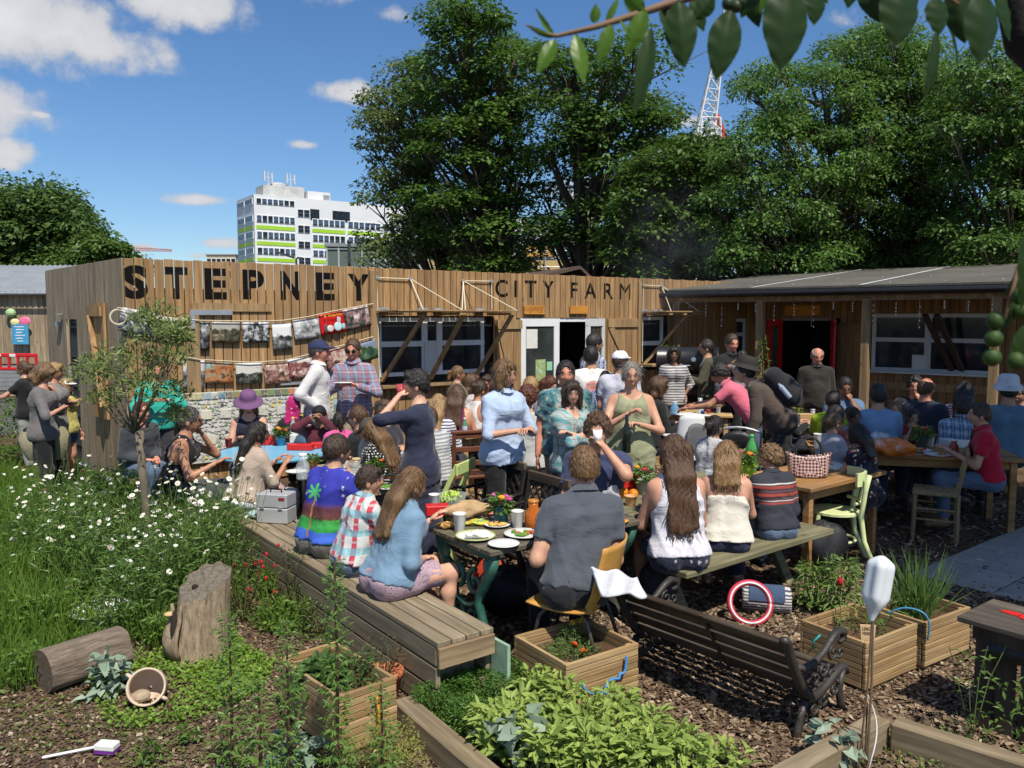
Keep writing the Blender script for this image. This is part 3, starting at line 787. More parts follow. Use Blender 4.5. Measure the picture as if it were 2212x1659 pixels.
 if hair and hair[0]!='none':
  hi_=hr.transposed()
  me=hair_field(hair[0],ks,seed,.0075 if near else .0105,hi_@(-U0),hi_@(-Fw))
  if me is not None:
   HVs,HFs=me;HFs=np.concatenate([HFs[:,[0,1,2]],HFs[:,[0,2,3]]])
   if hair[0]not in('balding',)and not(hat and hat[0]=='scarf'):
    ns=(700 if near else 220)*(2 if hair[0]in('long','vlong','mid')else 1);idx=rng.integers(0,len(HVs),ns);p=HVs[idx].astype(np.float32);c0=np.array([0,-.01,.01],np.float32)*ks;nr=p-c0;nr/=np.linalg.norm(nr,axis=1,keepdims=True)+1e-6
    dv=np.zeros_like(p);dv[:,2]=-1;dv[:,1]=-.35*(hair[0]in('pony','bun'));dv+=rv(ns,.9 if hair[0]in('curly','afro')else .22);low=p[:,2]<-.1*ks;nr[low]=nr[low]*.3+np.array([0,-1,0],np.float32)
    L_=(.022 if hair[0]in('curly','short','crop','fringe','afro')else .07)*(.6+.8*rng.random(ns));sv,sf=leaves(p+nr*.0015,nr+rv(ns,.3),dv,L_*ks,(.0042 if near else .0055)*ks*(.7+.6*rng.random(ns)),.0);HFs=np.concatenate([HFs,sf+len(HVs)]);HVs=np.concatenate([HVs,sv])
   headpart('hair',HVs,HFs,HAIR(HC[hair[1]]))
 if hat:
  kind,hm_=hat;mb=MB();s=ks
  if kind=='cap':
   f=Field((-.13*s,-.15*s,-.01*s),(.13*s,.2*s,.17*s),.009);f.ell((0,-.005*s,.035*s),(.090*s,.108*s,.098*s),0);f.plane((0,0,.035*s),(0,0,-1))
   f.ell((0,.105*s,.042*s),(.075*s,.075*s,.012*s),.008);V,F=f.mesh();headpart('hat',V,F,hm_)
  elif kind in('wide','brim','bucket'):
   br={'wide':.17,'brim':.15,'bucket':.12}[kind];dz={'wide':-.015,'brim':0,'bucket':-.035}[kind]
   mb.lathe([(br,.045+dz),(br*.98,.05+dz),(.12,.062),(.096,.062),(.095,.10),(.085,.15),(.06,.168),(.004,.172)],24,(0,-.005*s,0),None,1,1.12)
   mb.v=[tuple(Vector(p)*s)for p in mb.v];headpart('hat',np.array([tuple(p)for p in mb.v]),mb.f,hm_)
  elif kind=='scarf':
   f=Field((-.16*s,-.2*s,-.42*s),(.16*s,.16*s,.18*s),.009);f.ell((0,-.01*s,.012*s),(.093*s,.113*s,.13*s),0);f.cap((0,-.02*s,-.06*s),(0,-.02*s,-.15*s),.075*s,.1*s,.04)
   f.cap((-.08*s,-.06*s,-.1*s),(-.13*s,-.08*s,-.36*s),.05*s,.05*s,.03)
   f.ell((0,.13*s,-.03*s),(.058*s,.08*s,.085*s),0,neg=True);f.wrinkle(.005,seed,1.6);V,F=f.mesh();headpart('headscarf',V,F,hm_)
  elif kind=='beanie':
   f=Field((-.13*s,-.15*s,-.03*s),(.13*s,.15*s,.17*s),.009);f.ell((0,-.01*s,.03*s),(.093*s,.108*s,.11*s),0);f.plane((0,0,.02*s),(0,.35,-1));V,F=f.mesh();headpart('hat',V,F,hm_)
 if specs:
  mb=MB();s=ks;z=.008 if specs!='top' else .095;y=.098 if specs!='top' else .07
  dark=specs in('sun','top')
  for sx in(-1,1):
   if dark:mb.ball((sx*.031*s,y*s,z*s),(.027*s,.007*s,.019*s),10,6)
   else:mb.tube([(sx*.031*s+.022*s*math.cos(a),y*s,z*s+.017*s*math.sin(a))for a in np.linspace(0,2*math.pi,11)],.0018*s,4)
   mb.tube([(sx*.054*s,(y-.006)*s,(z+.006)*s),(sx*.076*s,.03*s,(z+.006)*s),(sx*.078*s,-.02*s,z*s)],.0022*s,4)
  mb.tube([(-.012*s,y*s,(z+.004)*s),(.012*s,y*s,(z+.004)*s)],.002*s,4)
  headpart('sunglasses' if dark else 'glasses',np.array([tuple(p)for p in mb.v]),mb.f,M((.012,.01,.01),.18,.05,9,0)if dark else M((.05,.03,.02),.3,.05,9,0))
 info=dict(root=root,k=k,pel=pel,nb=nb,hc=hcn,wri=wri,elb=elb,sh=sh,ch=ch,U=U0,F=Fw,rot=rot,hr=hr)
 return info
def wpt(pi,p):
 """a point in a person's own frame -> world"""
 return pi['rot']@Vector(p)+Vector(pi['root'].location)
def flat(name,pts,z,mat,parent=None):
 o=np_mesh(name,[(p[0],p[1],z)for p in pts],[tuple(range(len(pts)))],mat,parent);tag(o,kind='structure');return o
def ground_mat(cols,sc=3.0,fine=38,rough=.95,bmp=.9):
 m,nt,b=new_mat('ground_%d'%len(MATS));v=coords(nt)
 f=noise(nt,v,sc,6,.65);g=noise(nt,v,fine,4,.7)
 s=math_(nt,'ADD',math_(nt,'MULTIPLY',f,.45),math_(nt,'MULTIPLY',g,.55))
 nt.links.new(ramp(nt,s,[(.36,cols[0]),(.5,cols[1]),(.66,cols[2])]),b.inputs['Base Color'])
 b.inputs['Roughness'].default_value=rough;b.inputs['Specular IOR Level'].default_value=.1
 bump(nt,b,g,bmp,.02);MATS[('gr',len(MATS))]=m;return m
CHIP=ground_mat([(.050,.030,.018),(.105,.066,.040),(.20,.135,.085)],2.2,46)
SOIL=ground_mat([(.060,.034,.020),(.125,.074,.045),(.21,.135,.085)],3.0,60)
GRASSG=ground_mat([(.02,.045,.010),(.045,.085,.018),(.09,.12,.03)],3.0,40)
FARG=ground_mat([(.05,.05,.045),(.09,.088,.08),(.13,.125,.11)],.2,2.0)
flat('ground',[(-1500,-300),(1500,-300),(1500,2500),(-1500,2500)],-.03,FARG)
flat('yard',[(-9,-3),(12,-3),(14,18),(-9,18)],0.0,CHIP)
def pg(*px):
 return[G(a,b)[:2]for a,b in px]
flat('soil',[(-6.5,-.5),(-.15,1.5),(-.55,4.0),(-2.6,6.9),(-5.5,6.6)],.004,SOIL)
flat('lawn',[(-9,4.2),(-2.9,4.4),(-2.55,5.4),(-2.75,7.3),(-3.6,8.9),(-9,11.5)],.008,GRASSG)
PAV=ground_mat([(.20,.195,.18),(.29,.285,.265),(.38,.37,.345)],1.5,60,.85,.3)
pav=tag(bpy.data.objects.new('paving',None),kind='structure');COL.objects.link(pav)
pd=Vector((.78,.62,0));pe=Vector((.62,-.78,0));p0=G(1990,1232)
slab=None
for i in range(6):
 for j in range(5):
  c=p0+pd*(.62*i+.1)+pe*(.62*j+.31)
  if slab is None:
   slab=P('slab',PAV,pav,lambda m:m.box((0,0,0),(.605,.605,.05),None,.006));sb_=slab
  else:
   sb_=slab.copy();COL.objects.link(sb_)
  sb_.location=(c.x,c.y,-.002+.003*((i*7+j*3)%3));sb_.rotation_euler=(0,0,math.atan2(pd.y,pd.x))
TOPZ=2.75
C0=G(265,557,TOPZ);C1=G(1450,604,TOPZ)
wd=Vector((C1.x-C0.x,C1.y-C0.y,0)).normalized();wn=Vector((wd.y,-wd.x,0))
WANG=math.atan2(wd.y,wd.x)
def wall_hit(px,py=685.0):
 d=ray(px,py);o=Vector((0,0,CAM_H));t=(C0-o).dot(wn)/d.dot(wn);h=o+d*t
 return(h-C0).dot(wd),h.z
def wu(px):return wall_hit(px)[0]
def wz(px,py):return wall_hit(px,py)[1]
def wp(u,z,out=0.0):
 p=C0+wd*u+wn*out;return Vector((p.x,p.y,z))
def wloc(u,z,out):
 return Vector((u,-out,z))
PLW=(.33,.19,.082);PLW2=(.53,.335,.16)
WPL=WOOD(PLW,PLW2,2,tint=.55)
WGREY=WOOD((.30,.225,.145),(.50,.40,.275),2,tint=.3)
DARK=M((.012,.012,.013),.8,.1,5,0)
BLACK=M((.008,.007,.007),.9,.15,20,.1,.08)
WHITE=M((.70,.71,.71),.45,.06,3,.05)
CREAMROPE=M((.62,.56,.42),.8,.1,40,.3)
GALV=M((.42,.44,.46),.4,.15,6,.1,.5,.6)
fence=thing('plank_wall','long brown upright plank wall painted with big black capital letters','wall',(C0.x,C0.y,0),WANG)
u_end=12.6
OPEN=[(wu(815),wu(1062),1.15,wz(930,683)),(wu(1122),wu(1306),-.1,wz(1200,687)),(wu(1382),wu(1436),1.15,wz(1405,682))]
pk={}
def plank_obj(u,z0,z1,w,out,mat=WPL,parent=fence,name='plank'):
 kk=(round(w,3),round(z1-z0,2),mat.name)
 if kk not in pk:
  mb=MB();mb.box((0,0,0),(w,.02,z1-z0),None,.003);o=mb.build(name,mat,parent);pk[kk]=o.data
 else:o=link(name,pk[kk],parent)
 o.location=wloc(u,(z0+z1)/2,out);return o
PITCHP=.109;SPANS=[]
n_pl=int(u_end/PITCHP)
for i in range(n_pl):
 a=i*PITCHP;w=.099;u=a+w/2+.004;top=TOPZ+(-.004,0,.005)[(i*5)%3]
 SPANS.append((a+.004,a+.004+w))
 op=[o for o in OPEN if o[0]-.02<u<o[1]+.02]
 if not op:plank_obj(u,.03,top,w,.012)
 else:
  plank_obj(u,op[0][3],top,w,.012)
  if op[0][2]>.1:plank_obj(u,.03,op[0][2],w,.012)
SD=G(110,583,TOPZ)-C0;SANG=math.atan2(SD.y,SD.x)-math.pi/2
side=thing('side_wall','weathered grey-brown board wall turning the corner beside the small barred door','wall',(C0.x,C0.y,0),SANG)
for i in range(34):
 w=.10;z0=.03;v=.012+w/2+i*.1015
 if 19<=i<=23:z0=2.05
 kk=('side',round(TOPZ-z0,2))
 if kk not in pk:o=P('board',WGREY,side,lambda m:m.box((0,0,0),(.02,w,TOPZ-z0),None,.002));pk[kk]=o.data
 else:o=link('board',pk[kk],side)
 o.location=(-.005,v,(TOPZ+z0)/2)
P('barred_door',M((.03,.035,.04),.5),side,lambda m:(m.box((.06,2.17,1.0),(.03,.5,2.05)),[m.box((.03,1.97+.08*q,1.0),(.02,.016,2.0))for q in range(6)],[m.box((.026,2.17,.35+.4*q),(.02,.48,.02))for q in range(5)]))
P('open_shutter',WPL,side,lambda m:(m.box((-.05,.85,1.55),(.03,.5,1.4)),m.box((-.09,.85,2.15),(.03,.5,.12)),m.bar((-.09,.64,1.0),(-.09,1.05,2.1),.08,.03)))
P('vent',GALV,side,lambda m:(m.box((-.04,2.75,1.98),(.05,.14,.07)),m.box((-.06,2.6,2.12),(.06,.12,.02))))
def container(name,label,pts,z,mat):
 mb=MB();mb.prism([p[:2]for p in pts],0.0,z);return tag(mb.build(name,mat),label,'building')
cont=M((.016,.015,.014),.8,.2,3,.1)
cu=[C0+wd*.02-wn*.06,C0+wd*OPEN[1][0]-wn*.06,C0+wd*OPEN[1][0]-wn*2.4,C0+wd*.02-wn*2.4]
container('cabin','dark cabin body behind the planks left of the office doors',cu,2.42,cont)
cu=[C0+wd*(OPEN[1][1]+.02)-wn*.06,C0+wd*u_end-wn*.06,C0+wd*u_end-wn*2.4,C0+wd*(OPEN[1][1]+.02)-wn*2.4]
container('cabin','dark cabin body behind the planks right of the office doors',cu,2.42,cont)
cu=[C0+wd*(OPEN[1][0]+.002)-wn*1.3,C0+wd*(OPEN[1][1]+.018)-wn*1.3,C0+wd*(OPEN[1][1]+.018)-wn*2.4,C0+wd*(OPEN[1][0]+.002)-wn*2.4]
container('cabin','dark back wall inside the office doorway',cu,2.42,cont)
P('lintel',DARK,fence,lambda m:m.box(wloc((OPEN[1][0]+OPEN[1][1])/2,OPEN[1][3]+.17,-.68),(OPEN[1][1]-OPEN[1][0]+.04,1.22,.32)))
def glyph(ch,thick=.0):
 cu_=bpy.data.curves.new('g','FONT');cu_.body=ch;cu_.size=1.0;cu_.offset=thick;cu_.resolution_u=6
 o=bpy.data.objects.new('g',cu_);COL.objects.link(o)
 dg=bpy.context.evaluated_depsgraph_get();me=bpy.data.meshes.new_from_object(o.evaluated_get(dg))
 bm=bmesh.new();bm.from_mesh(me);bpy.data.objects.remove(o);bpy.data.meshes.remove(me)
 return bm
def letter(ch,px0,px1,pyt,pyb,thick=.05):
 u0,u1=wu(px0),wu(px1);pm=(px0+px1)/2;z0,z1=wz(pm,pyb),wz(pm,pyt)
 src=glyph(ch,thick)
 xs=[v.co.x for v in src.verts];ys=[v.co.y for v in src.verts]
 ax,bx,ay,by=min(xs),max(xs),min(ys),max(ys)
 for v in src.verts:
  v.co=Vector((u0+(v.co.x-ax)/(bx-ax)*(u1-u0),-.0235,z0+(v.co.y-ay)/(by-ay)*(z1-z0)))
 out=bmesh.new();me=bpy.data.meshes.new('letter')
 for a,b in SPANS:
  if b<u0 or a>u1:continue
  c=src.copy();g=c.verts[:]+c.edges[:]+c.faces[:]
  bmesh.ops.bisect_plane(c,geom=g,plane_co=(a+.003,0,0),plane_no=(1,0,0),clear_inner=True)
  g=c.verts[:]+c.edges[:]+c.faces[:]
  bmesh.ops.bisect_plane(c,geom=g,plane_co=(b-.003,0,0),plane_no=(1,0,0),clear_outer=True)
  tmp=bpy.data.meshes.new('t');c.to_mesh(tmp);out.from_mesh(tmp);bpy.data.meshes.remove(tmp);c.free()
 src.free();out.to_mesh(me);out.free();me.materials.append(BLACK)
 o=link('letter',me,fence);o['label']='black painted capital letter '+ch
for ch,a,b,t,bt in(('S',266,321,573,646),('T',355,407,577,646),('E',443,490,580,647),('P',525,571,583,647),('N',606,648,586,648),('E',682,722,589,649),('Y',751,797,592,650),('C',1068,1095,604,642),('I',1109,1116,606,642),('T',1132,1157,606,643),('Y',1170,1194,607,643),('F',1230,1245,610,644),('A',1260,1286,611,645),('R',1302,1322,612,646),('M',1336,1359,613,647)):
 letter(ch,a,b,t,bt,.05 if a<900 else(.0 if ch=='M' else .018))
def wtext(txt,uc,zc,h,out,mat,parent,width=None,name='lettering',thick=.01):
 b=glyph(txt,thick);xs=[v.co.x for v in b.verts];ys=[v.co.y for v in b.verts];ax,bx,ay,by=min(xs),max(xs),min(ys),max(ys)
 sc=h/(by-ay);sx=(width/(bx-ax))if width else sc
 for v in b.verts:v.co=Vector((uc+(v.co.x-(ax+bx)/2)*sx,-out,zc+(v.co.y-(ay+by)/2)*sc))
 me=bpy.data.meshes.new(name);b.to_mesh(me);b.free();me.materials.append(mat);return link(name,me,parent)
WORN=WOOD((.30,.19,.09),(.47,.31,.15),2,tint=.3)
P('trim',WORN,fence,lambda m:(m.box(wloc(wu(806),1.36,.042),(.13,.035,2.70),None,.004)))
P('trim',WORN,fence,lambda m:m.box(wloc(wu(1378),1.36,.042),(.07,.035,2.66),None,.004))
P('trim',WORN,fence,lambda m:m.box(wloc(wu(412),1.1,.05),(.16,.04,2.0),None,.004))
P('shutter_head',WORN,fence,lambda m:m.box(wloc((wu(412)+wu(585))/2,wz(500,664),.036),(wu(585)-wu(412),.02,.10)))
P('bracket',GALV,fence,lambda m:(m.box(wloc(wu(455),wz(455,675),.05),(wu(500)-wu(410),.02,.06)),m.box(wloc(wu(412),wz(412,690),.075),(.05,.02,.22))))
P('rail',GALV,fence,lambda m:m.box(wloc(wu(640),wz(640,857-30),.05),(.5,.02,.035)))
def window(u0,u1,z0,z1,cols,rowz,parent=fence,out=-.05,fr=.055,mat=WHITE,gl=None):
 m=MB();w=u1-u0
 for zz in(z0+fr/2,z1-fr/2):m.box(wloc((u0+u1)/2,zz,out),(w,.05,fr))
 for uu in(u0+fr/2,u1-fr/2):m.box(wloc(uu,(z0+z1)/2,out),(fr,.046,z1-z0))
 fo=m.build('window',mat,parent)
 us=[u0+w*c for c in cols]
 for uu in us[1:-1]:P('mullion',mat,fo,lambda q:q.box(wloc(uu,(z0+z1)/2,out),(.09,.042,z1-z0-.01)))
 for a,b in zip(us[:-1],us[1:]):
  P('transom',mat,fo,lambda q:q.box(wloc((a+b)/2,rowz,out+.006),(b-a,.05,.075)))
  for c,d in((z0+fr,rowz-.04),(rowz+.04,z1-fr)):
   P('pane',gl or GLASS(),fo,lambda q:q.box(wloc((a+b)/2,(c+d)/2,out-.012),(b-a-.07,.008,d-c)))
 return fo
wz0,wz1=OPEN[0][2],OPEN[0][3]
window(OPEN[0][0]+.02,OPEN[0][1]-.12,wz0+.1,wz1-.02,(0,.42,.56,1),wz0+.1+(wz1-wz0)*.48)
P('paper',M((.62,.62,.6),.8,.05),fence,lambda m:m.box(wloc(wu(932),wz(932,770),-.01),(.22,.004,.42)))
P('sill',WORN,fence,lambda m:m.box(wloc((OPEN[0][0]+OPEN[0][1])/2,wz0-.03,.06),(OPEN[0][1]-OPEN[0][0],.16,.04)))
window(OPEN[2][0]+.01,OPEN[2][1]-.01,wz0+.05,OPEN[2][3]-.02,(0,1),1.62)
def flap(ua,ub,zf,depth,struts,pul,label):
 t=thing('awning_flap',label,'awning',(C0.x,C0.y,0),WANG)
 n=7
 for q in range(n):
  P('plank',WORN,t,lambda m:m.box(wloc((ua+ub)/2,zf+.012*q/n+.01,.07+depth*(q+.5)/n),(ub-ua,depth/n-.008,.022),None,.003))
 for uu in(ua+.12,(ua+ub)/2,ub-.12):P('batten',WORN,t,lambda m:m.box(wloc(uu,zf-.022,.07+depth/2),(.08,depth,.03)))
 for q in(.06,.37,.5,.86):
  P('hinge',GALV,t,lambda m:(m.box(wloc(ua+(ub-ua)*q,zf+.04,.05),(.16,.02,.05)),m.box(wloc(ua+(ub-ua)*q,zf+.032,.12),(.05,.16,.012))))
 for a,b in struts:P('strut',WORN,t,lambda m:m.bar(wloc(*a),wloc(*b),.065,.045))
 for pu,pz,ends in pul:
  for e in ends:P('rope',CREAMROPE,t,lambda m:m.tube([wloc(pu,pz,.05),wloc(*e)],.008,5))
  P('pulley',GALV,t,lambda m:m.lathe([(.028,-.02),(.03,0),(.028,.02)],8,wloc(pu,pz,.05),(0,1,0)))
 return t
ua,ub=wu(808),wu(1065);zf=wz(940,675)
P1=(wu(884),wz(884,603));P2=(wu(997),wz(997,607));od=.68
flap(ua,ub,zf,.62,[((ua+.45,zf-.03,.60),(ua+.08,1.2,.05)),((ua+(ub-ua)*.54,zf-.03,.60),(ua+(ub-ua)*.43,1.2,.05)),((ub-.08,zf-.03,.60),(ub-.35,1.2,.05))],[(P1[0],P1[1],[(wu(812),wz(812,600),.05),(ua+.38,zf+.03,od),(ua+(ub-ua)*.5,zf+.03,od)]),(P2[0],P2[1],[(wu(1058),wz(1058,608),.05),(ua+(ub-ua)*.5,zf+.03,od),(ua+(ub-ua)*.55,zf+.03,od*.9),(ub-.06,zf+.03,od)]),(wu(812),wz(812,600),[(wu(812),wz(812,845),.08)]),(wu(1058),wz(1058,608),[(wu(1058),zf+.05,.05)])],'plank awning flap propped open over the window bay, held by white ropes')
ua2,ub2=wu(1382),wu(1462)
flap(ua2,ub2,wz(1410,676),.55,[((ub2-.3,wz(1410,676)-.03,.5),(ua2+.06,1.25,.05))],[(wu(1424),wz(1424,618),[(wu(1384),wz(1384,616),.05),(wu(1424),zf,.3),(ub2+.0,zf+.02,.55)]),(wu(1384),wz(1384,616),[(wu(1384),1.3,.05)])],'small plank awning flap propped open over the hatch beside the barbecue')
du0,du1,dz1=OPEN[1][0],OPEN[1][1],OPEN[1][3]
dw=(du1-du0)
def door_leaf(m,pu,ang,w,h):
 pass
def leaf(label,hu,ang,w,h,parent=fence):
 o=tag(bpy.data.objects.new('door',None));COL.objects.link(o);o.parent=parent;o.location=wloc(hu,0.02,0.0);o.rotation_euler=(0,0,ang);o['label']=label
 P('frame',WHITE,o,lambda m:(m.box((w/2,0,.06),(w,.05,.12)),m.box((w/2,0,h-.06),(w,.05,.12)),m.box((.055,0,h/2),(.11,.048,h-.2)),m.box((w-.055,0,h/2),(.11,.048,h-.2)),m.box((w/2,0,.78),(w-.2,.046,.14))))
 P('pane',GLASS((.03,.035,.035)),o,lambda m:m.box((w/2,0,(h+.78)/2),(w-.2,.012,h-.95)))
 P('panel',WHITE,o,lambda m:m.box((w/2,0,.42),(w-.2,.03,.62)))
 P('handle',M((.05,.05,.055),.3,.1,9,0,.5,.7),o,lambda m:(m.box((w-.055,-.035,1.0),(.03,.02,.2)),m.bar((w-.055,-.06,1.0),(w-.17,-.06,1.0),.018,.018)))
 P('notice',M((.65,.64,.6),.8,.05),o,lambda m:(m.box((w*.3,-.012,1.72),(.22,.004,.3))))
 return o
lf=leaf('white half-glazed door leaf with notices and a poster',du0,0.0,dw*.44,dz1-.03)
POSTER=None
def print_mat(seed,tones,sc=9,stretch=1.0,pic=False):
 m,nt,b=new_mat('print_%d'%seed)
 tc=nt.nodes.new('ShaderNodeTexCoord');mp=nt.nodes.new('ShaderNodeVectorMath');mp.operation='MULTIPLY_ADD';mp.inputs[1].default_value=(1,1,1);mp.inputs[2].default_value=(seed*3.1,seed*1.7,seed*2.3)
 nt.links.new(tc.outputs['Generated' if pic else 'Object'],mp.inputs[0])
 if not pic:
  f=noise(nt,mp.outputs[0],sc,7,.72)
 else:
  sx=nt.nodes.new('ShaderNodeSeparateXYZ');nt.links.new(tc.outputs['Generated'],sx.inputs[0]);z=sx.outputs[2]
  vo=nt.nodes.new('ShaderNodeTexVoronoi');vo.inputs['Scale'].default_value=5+seed%3;ms_=nt.nodes.new('ShaderNodeMapping');ms_.inputs['Scale'].default_value=(1.6,0,.8);nt.links.new(mp.outputs[0],ms_.inputs['Vector']);nt.links.new(ms_.outputs[0],vo.inputs['Vector'])
  sepc=nt.nodes.new('ShaderNodeSeparateColor');nt.links.new(vo.outputs['Color'],sepc.inputs[0])
  nz=noise(nt,mp.outputs[0],3.2,6,.62)
  sky=ramp(nt,math_(nt,'MULTIPLY_ADD',nz,.25,z),[(.60+.12*(seed%3),(0,0,0)),(.70+.12*(seed%3),(1,1,1))])
  f0=math_(nt,'ADD',math_(nt,'MULTIPLY',sepc.outputs[0],.20),math_(nt,'MULTIPLY',nz,.75));f=math_(nt,'ADD',f0,math_(nt,'MULTIPLY',sky,.35 if seed%2 else .1))
 st=[((.36 if pic else .30)+(.34 if pic else .42)*i/(len(tones)-1),c)for i,c in enumerate(tones)]
 nt.links.new(ramp(nt,f,st),b.inputs['Base Color']);b.inputs['Roughness'].default_value=.4
 return m
P('poster',print_mat(90,[(.5,.05,.05),(.6,.5,.1),(.1,.3,.12),(.7,.7,.65),(.6,.1,.1)],30),lf,lambda m:m.box((dw*.44*.52,-.014,1.22),(.2,.004,.34)))
P('notice',M((.25,.55,.35),.8,.05),lf,lambda m:m.box((dw*.44*.75,-.014,1.28),(.11,.004,.14)))
P('notice',M((.55,.6,.35),.8,.05),lf,lambda m:m.box((dw*.44*.75,-.014,.98),(.11,.004,.16)))
leaf('white half-glazed door leaf standing ajar',du1-.02,math.pi+R(28),dw*.45,dz1-.03)
P('door_frame',WHITE,fence,lambda m:(m.box(wloc((du0+du1)/2,dz1-.03,-.03),(dw,.07,.06))))
def shutter(u0,u1,z0,z1,flip=False,parent=fence):
 m=MB();m.box(wloc((u0+u1)/2,(z0+z1)/2,.04),(u1-u0,.024,z1-z0));so=m.build('shutter',WPL,parent)
 n=max(3,int((u1-u0)/.12));w=(u1-u0)/n
 for q in range(n):P('board',WPL,so,lambda m:m.box(wloc(u0+w*(q+.5),(z0+z1)/2,.056),(w-.008,.016,z1-z0-.01)))
 for zz in(z0+.1,z1-.08):P('ledge',WORN,so,lambda m:m.box(wloc((u0+u1)/2,zz,.078),(u1-u0,.028,.13)))
 a,b=(u0,u1)if not flip else(u1,u0)
 P('brace',WORN,so,lambda m:m.bar(wloc(a+(.06 if not flip else-.06),z1-.15,.076),wloc(b-(.06 if not flip else-.06),z0+.16,.076),.024,.11,(0,0,1)))
shutter(wu(1068),wu(1121),.55,wz(1095,690));shutter(wu(1308),wu(1372),.85,wz(1340,688))
ORANGE=WOOD((.50,.20,.02),(.68,.32,.05),0,tint=.12)
for a,b,yt,yb,tx in((1128,1172,660,679,'OFFICE'),(1227,1265,661,678,None)):
 s=thing('name_board','orange stained board carved %s above the white doors'%('with the word office' if tx else 'with faint letters, over the open door leaf'),'sign',(C0.x,C0.y,0),WANG)
 P('board',ORANGE,s,lambda m:m.box(wloc((wu(a)+wu(b))/2,(wz(a,yt)+wz(a,yb))/2,.045),(wu(b)-wu(a),.03,wz(a,yt)-wz(a,yb)),None,.004))
 if tx:wtext(tx,(wu(a)+wu(b))/2+.02,(wz(a,yt)+wz(a,yb))/2,.085,.0612,M((.28,.10,.012),.8),s,(wu(b)-wu(a))*.68)
EAVE=2.50
E0=G(1440,634,EAVE);E1=G(2180,618,EAVE)
ed=Vector((E1.x-E0.x,E1.y-E0.y,0)).normalized();en=Vector((-ed.y,ed.x,0))
if en.y<0:en=-en
EANG=math.atan2(ed.y,ed.x);ELEN=(E1-E0).length+1.2;SET=1.9
def front_hit(px,off=0.0):
 d=ray(px,685.0);o=Vector((0,0,CAM_H));t=(E0+en*off-o).dot(en)/d.dot(en);h=o+d*t
 return(h-E0).dot(ed),h.y
def eu(px,off=0.0):return front_hit(px,off)[0]
def ez(px,py,off=0.0):
 Y=front_hit(px,off)[1];return AT(px,py,Y).z
wing=thing('cafe_wing','low timber cafe building with red doors under a felt veranda roof','building',(E0.x,E0.y,0),EANG)
def el(u,v,z):return Vector((u,v,z))
ROOFF=ground_mat([(.07,.065,.057),(.105,.10,.088),(.145,.137,.122)],1.2,30,.9,.35)
SL=.098;RD=5.4
uA,uB=-.25,ELEN
def rz(v):return EAVE+.06+SL*(v+.12)
m=MB();m.add([el(uA,-.12,rz(-.12)),el(uB,-.12,rz(-.12)),el(uB,RD,rz(RD)),el(uA+.0,RD,rz(RD)),el(uA,-.12,rz(-.12)-.03),el(uB,-.12,rz(-.12)-.03),el(uB,RD,rz(RD)-.03),el(uA,RD,rz(RD)-.03)],[(0,1,2,3),(7,6,5,4),(0,4,5,1),(1,5,6,2),(2,6,7,3),(3,7,4,0)])
roof=m.build('roof',ROOFF,wing)
for px in(1628,1861):
 u=eu(px);P('seam_strip',M((.62,.63,.64),.5),roof,lambda m:m.add([el(u-.03,-.1,rz(-.1)+.006),el(u+.03,-.1,rz(-.1)+.006),el(u+.03,RD-.1,rz(RD-.1)+.006),el(u-.03,RD-.1,rz(RD-.1)+.006)],[(0,1,2,3)]))
for q in range(16):
 u=-.1+(q%8)*.75+.2*(q//8);v=.35+1.5*(q//8)
 P('roof_nail',GALV,roof,lambda m:m.lathe([(.02,0),(.018,.012),(.004,.016)],6,el(u,v,rz(v))))
P('fascia',M((.045,.036,.03),.6,.2,6,.15),wing,lambda m:m.box(el((uA+uB)/2,-.1,EAVE+.0),(uB-uA,.03,.12)))
P('gutter',M((.014,.014,.015),.4),wing,lambda m:m.tube([el(uA,-.16,EAVE-.035),el(uB,-.16,EAVE-.035)],.05,8))
WPOST=WOOD((.26,.17,.085),(.40,.28,.155),2,tint=.3)
for px in(1464,1643,1872,2152):
 u=eu(px,.05);P('post',WPOST,wing,lambda m:m.box(el(u,.05,EAVE/2-.06),(.12,.12,EAVE-.12),None,.006))
P('beam',WPOST,wing,lambda m:m.box(el((uA+uB)/2,.05,EAVE-.075),(uB-uA-.3,.09,.15)))
for q in range(9):
 u=.1+q*(ELEN-.3)/8;P('rafter',WPOST,wing,lambda m:m.bar(el(u,-.05,rz(-.05)-.075),el(u,SET+.1,rz(SET+.1)-.075),.05,.09))
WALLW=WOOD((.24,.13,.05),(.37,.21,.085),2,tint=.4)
wL=-2.6;wR=ELEN
d0,d1,dtop=eu(1690,SET),eu(1800,SET),2.06
w0,w1,wsz,wtz=eu(1886,SET),eu(2150,SET),ez(1900,800,SET),ez(1900,678,SET)
h0,h1=eu(1563,SET),eu(1612,SET)
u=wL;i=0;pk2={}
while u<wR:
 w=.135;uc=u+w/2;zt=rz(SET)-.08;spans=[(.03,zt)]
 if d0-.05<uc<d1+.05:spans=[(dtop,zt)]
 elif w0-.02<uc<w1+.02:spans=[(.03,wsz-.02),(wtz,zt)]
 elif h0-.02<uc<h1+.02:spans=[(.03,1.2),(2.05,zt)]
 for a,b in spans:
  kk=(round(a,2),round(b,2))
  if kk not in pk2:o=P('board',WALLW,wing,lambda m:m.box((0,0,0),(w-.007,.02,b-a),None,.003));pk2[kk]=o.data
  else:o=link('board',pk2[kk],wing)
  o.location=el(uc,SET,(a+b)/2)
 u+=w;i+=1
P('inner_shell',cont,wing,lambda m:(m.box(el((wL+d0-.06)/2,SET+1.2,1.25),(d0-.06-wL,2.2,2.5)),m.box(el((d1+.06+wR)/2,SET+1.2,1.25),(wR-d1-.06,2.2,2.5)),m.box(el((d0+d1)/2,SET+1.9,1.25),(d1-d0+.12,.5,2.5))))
RED=M((.50,.012,.012),.35,.1,5,.05)
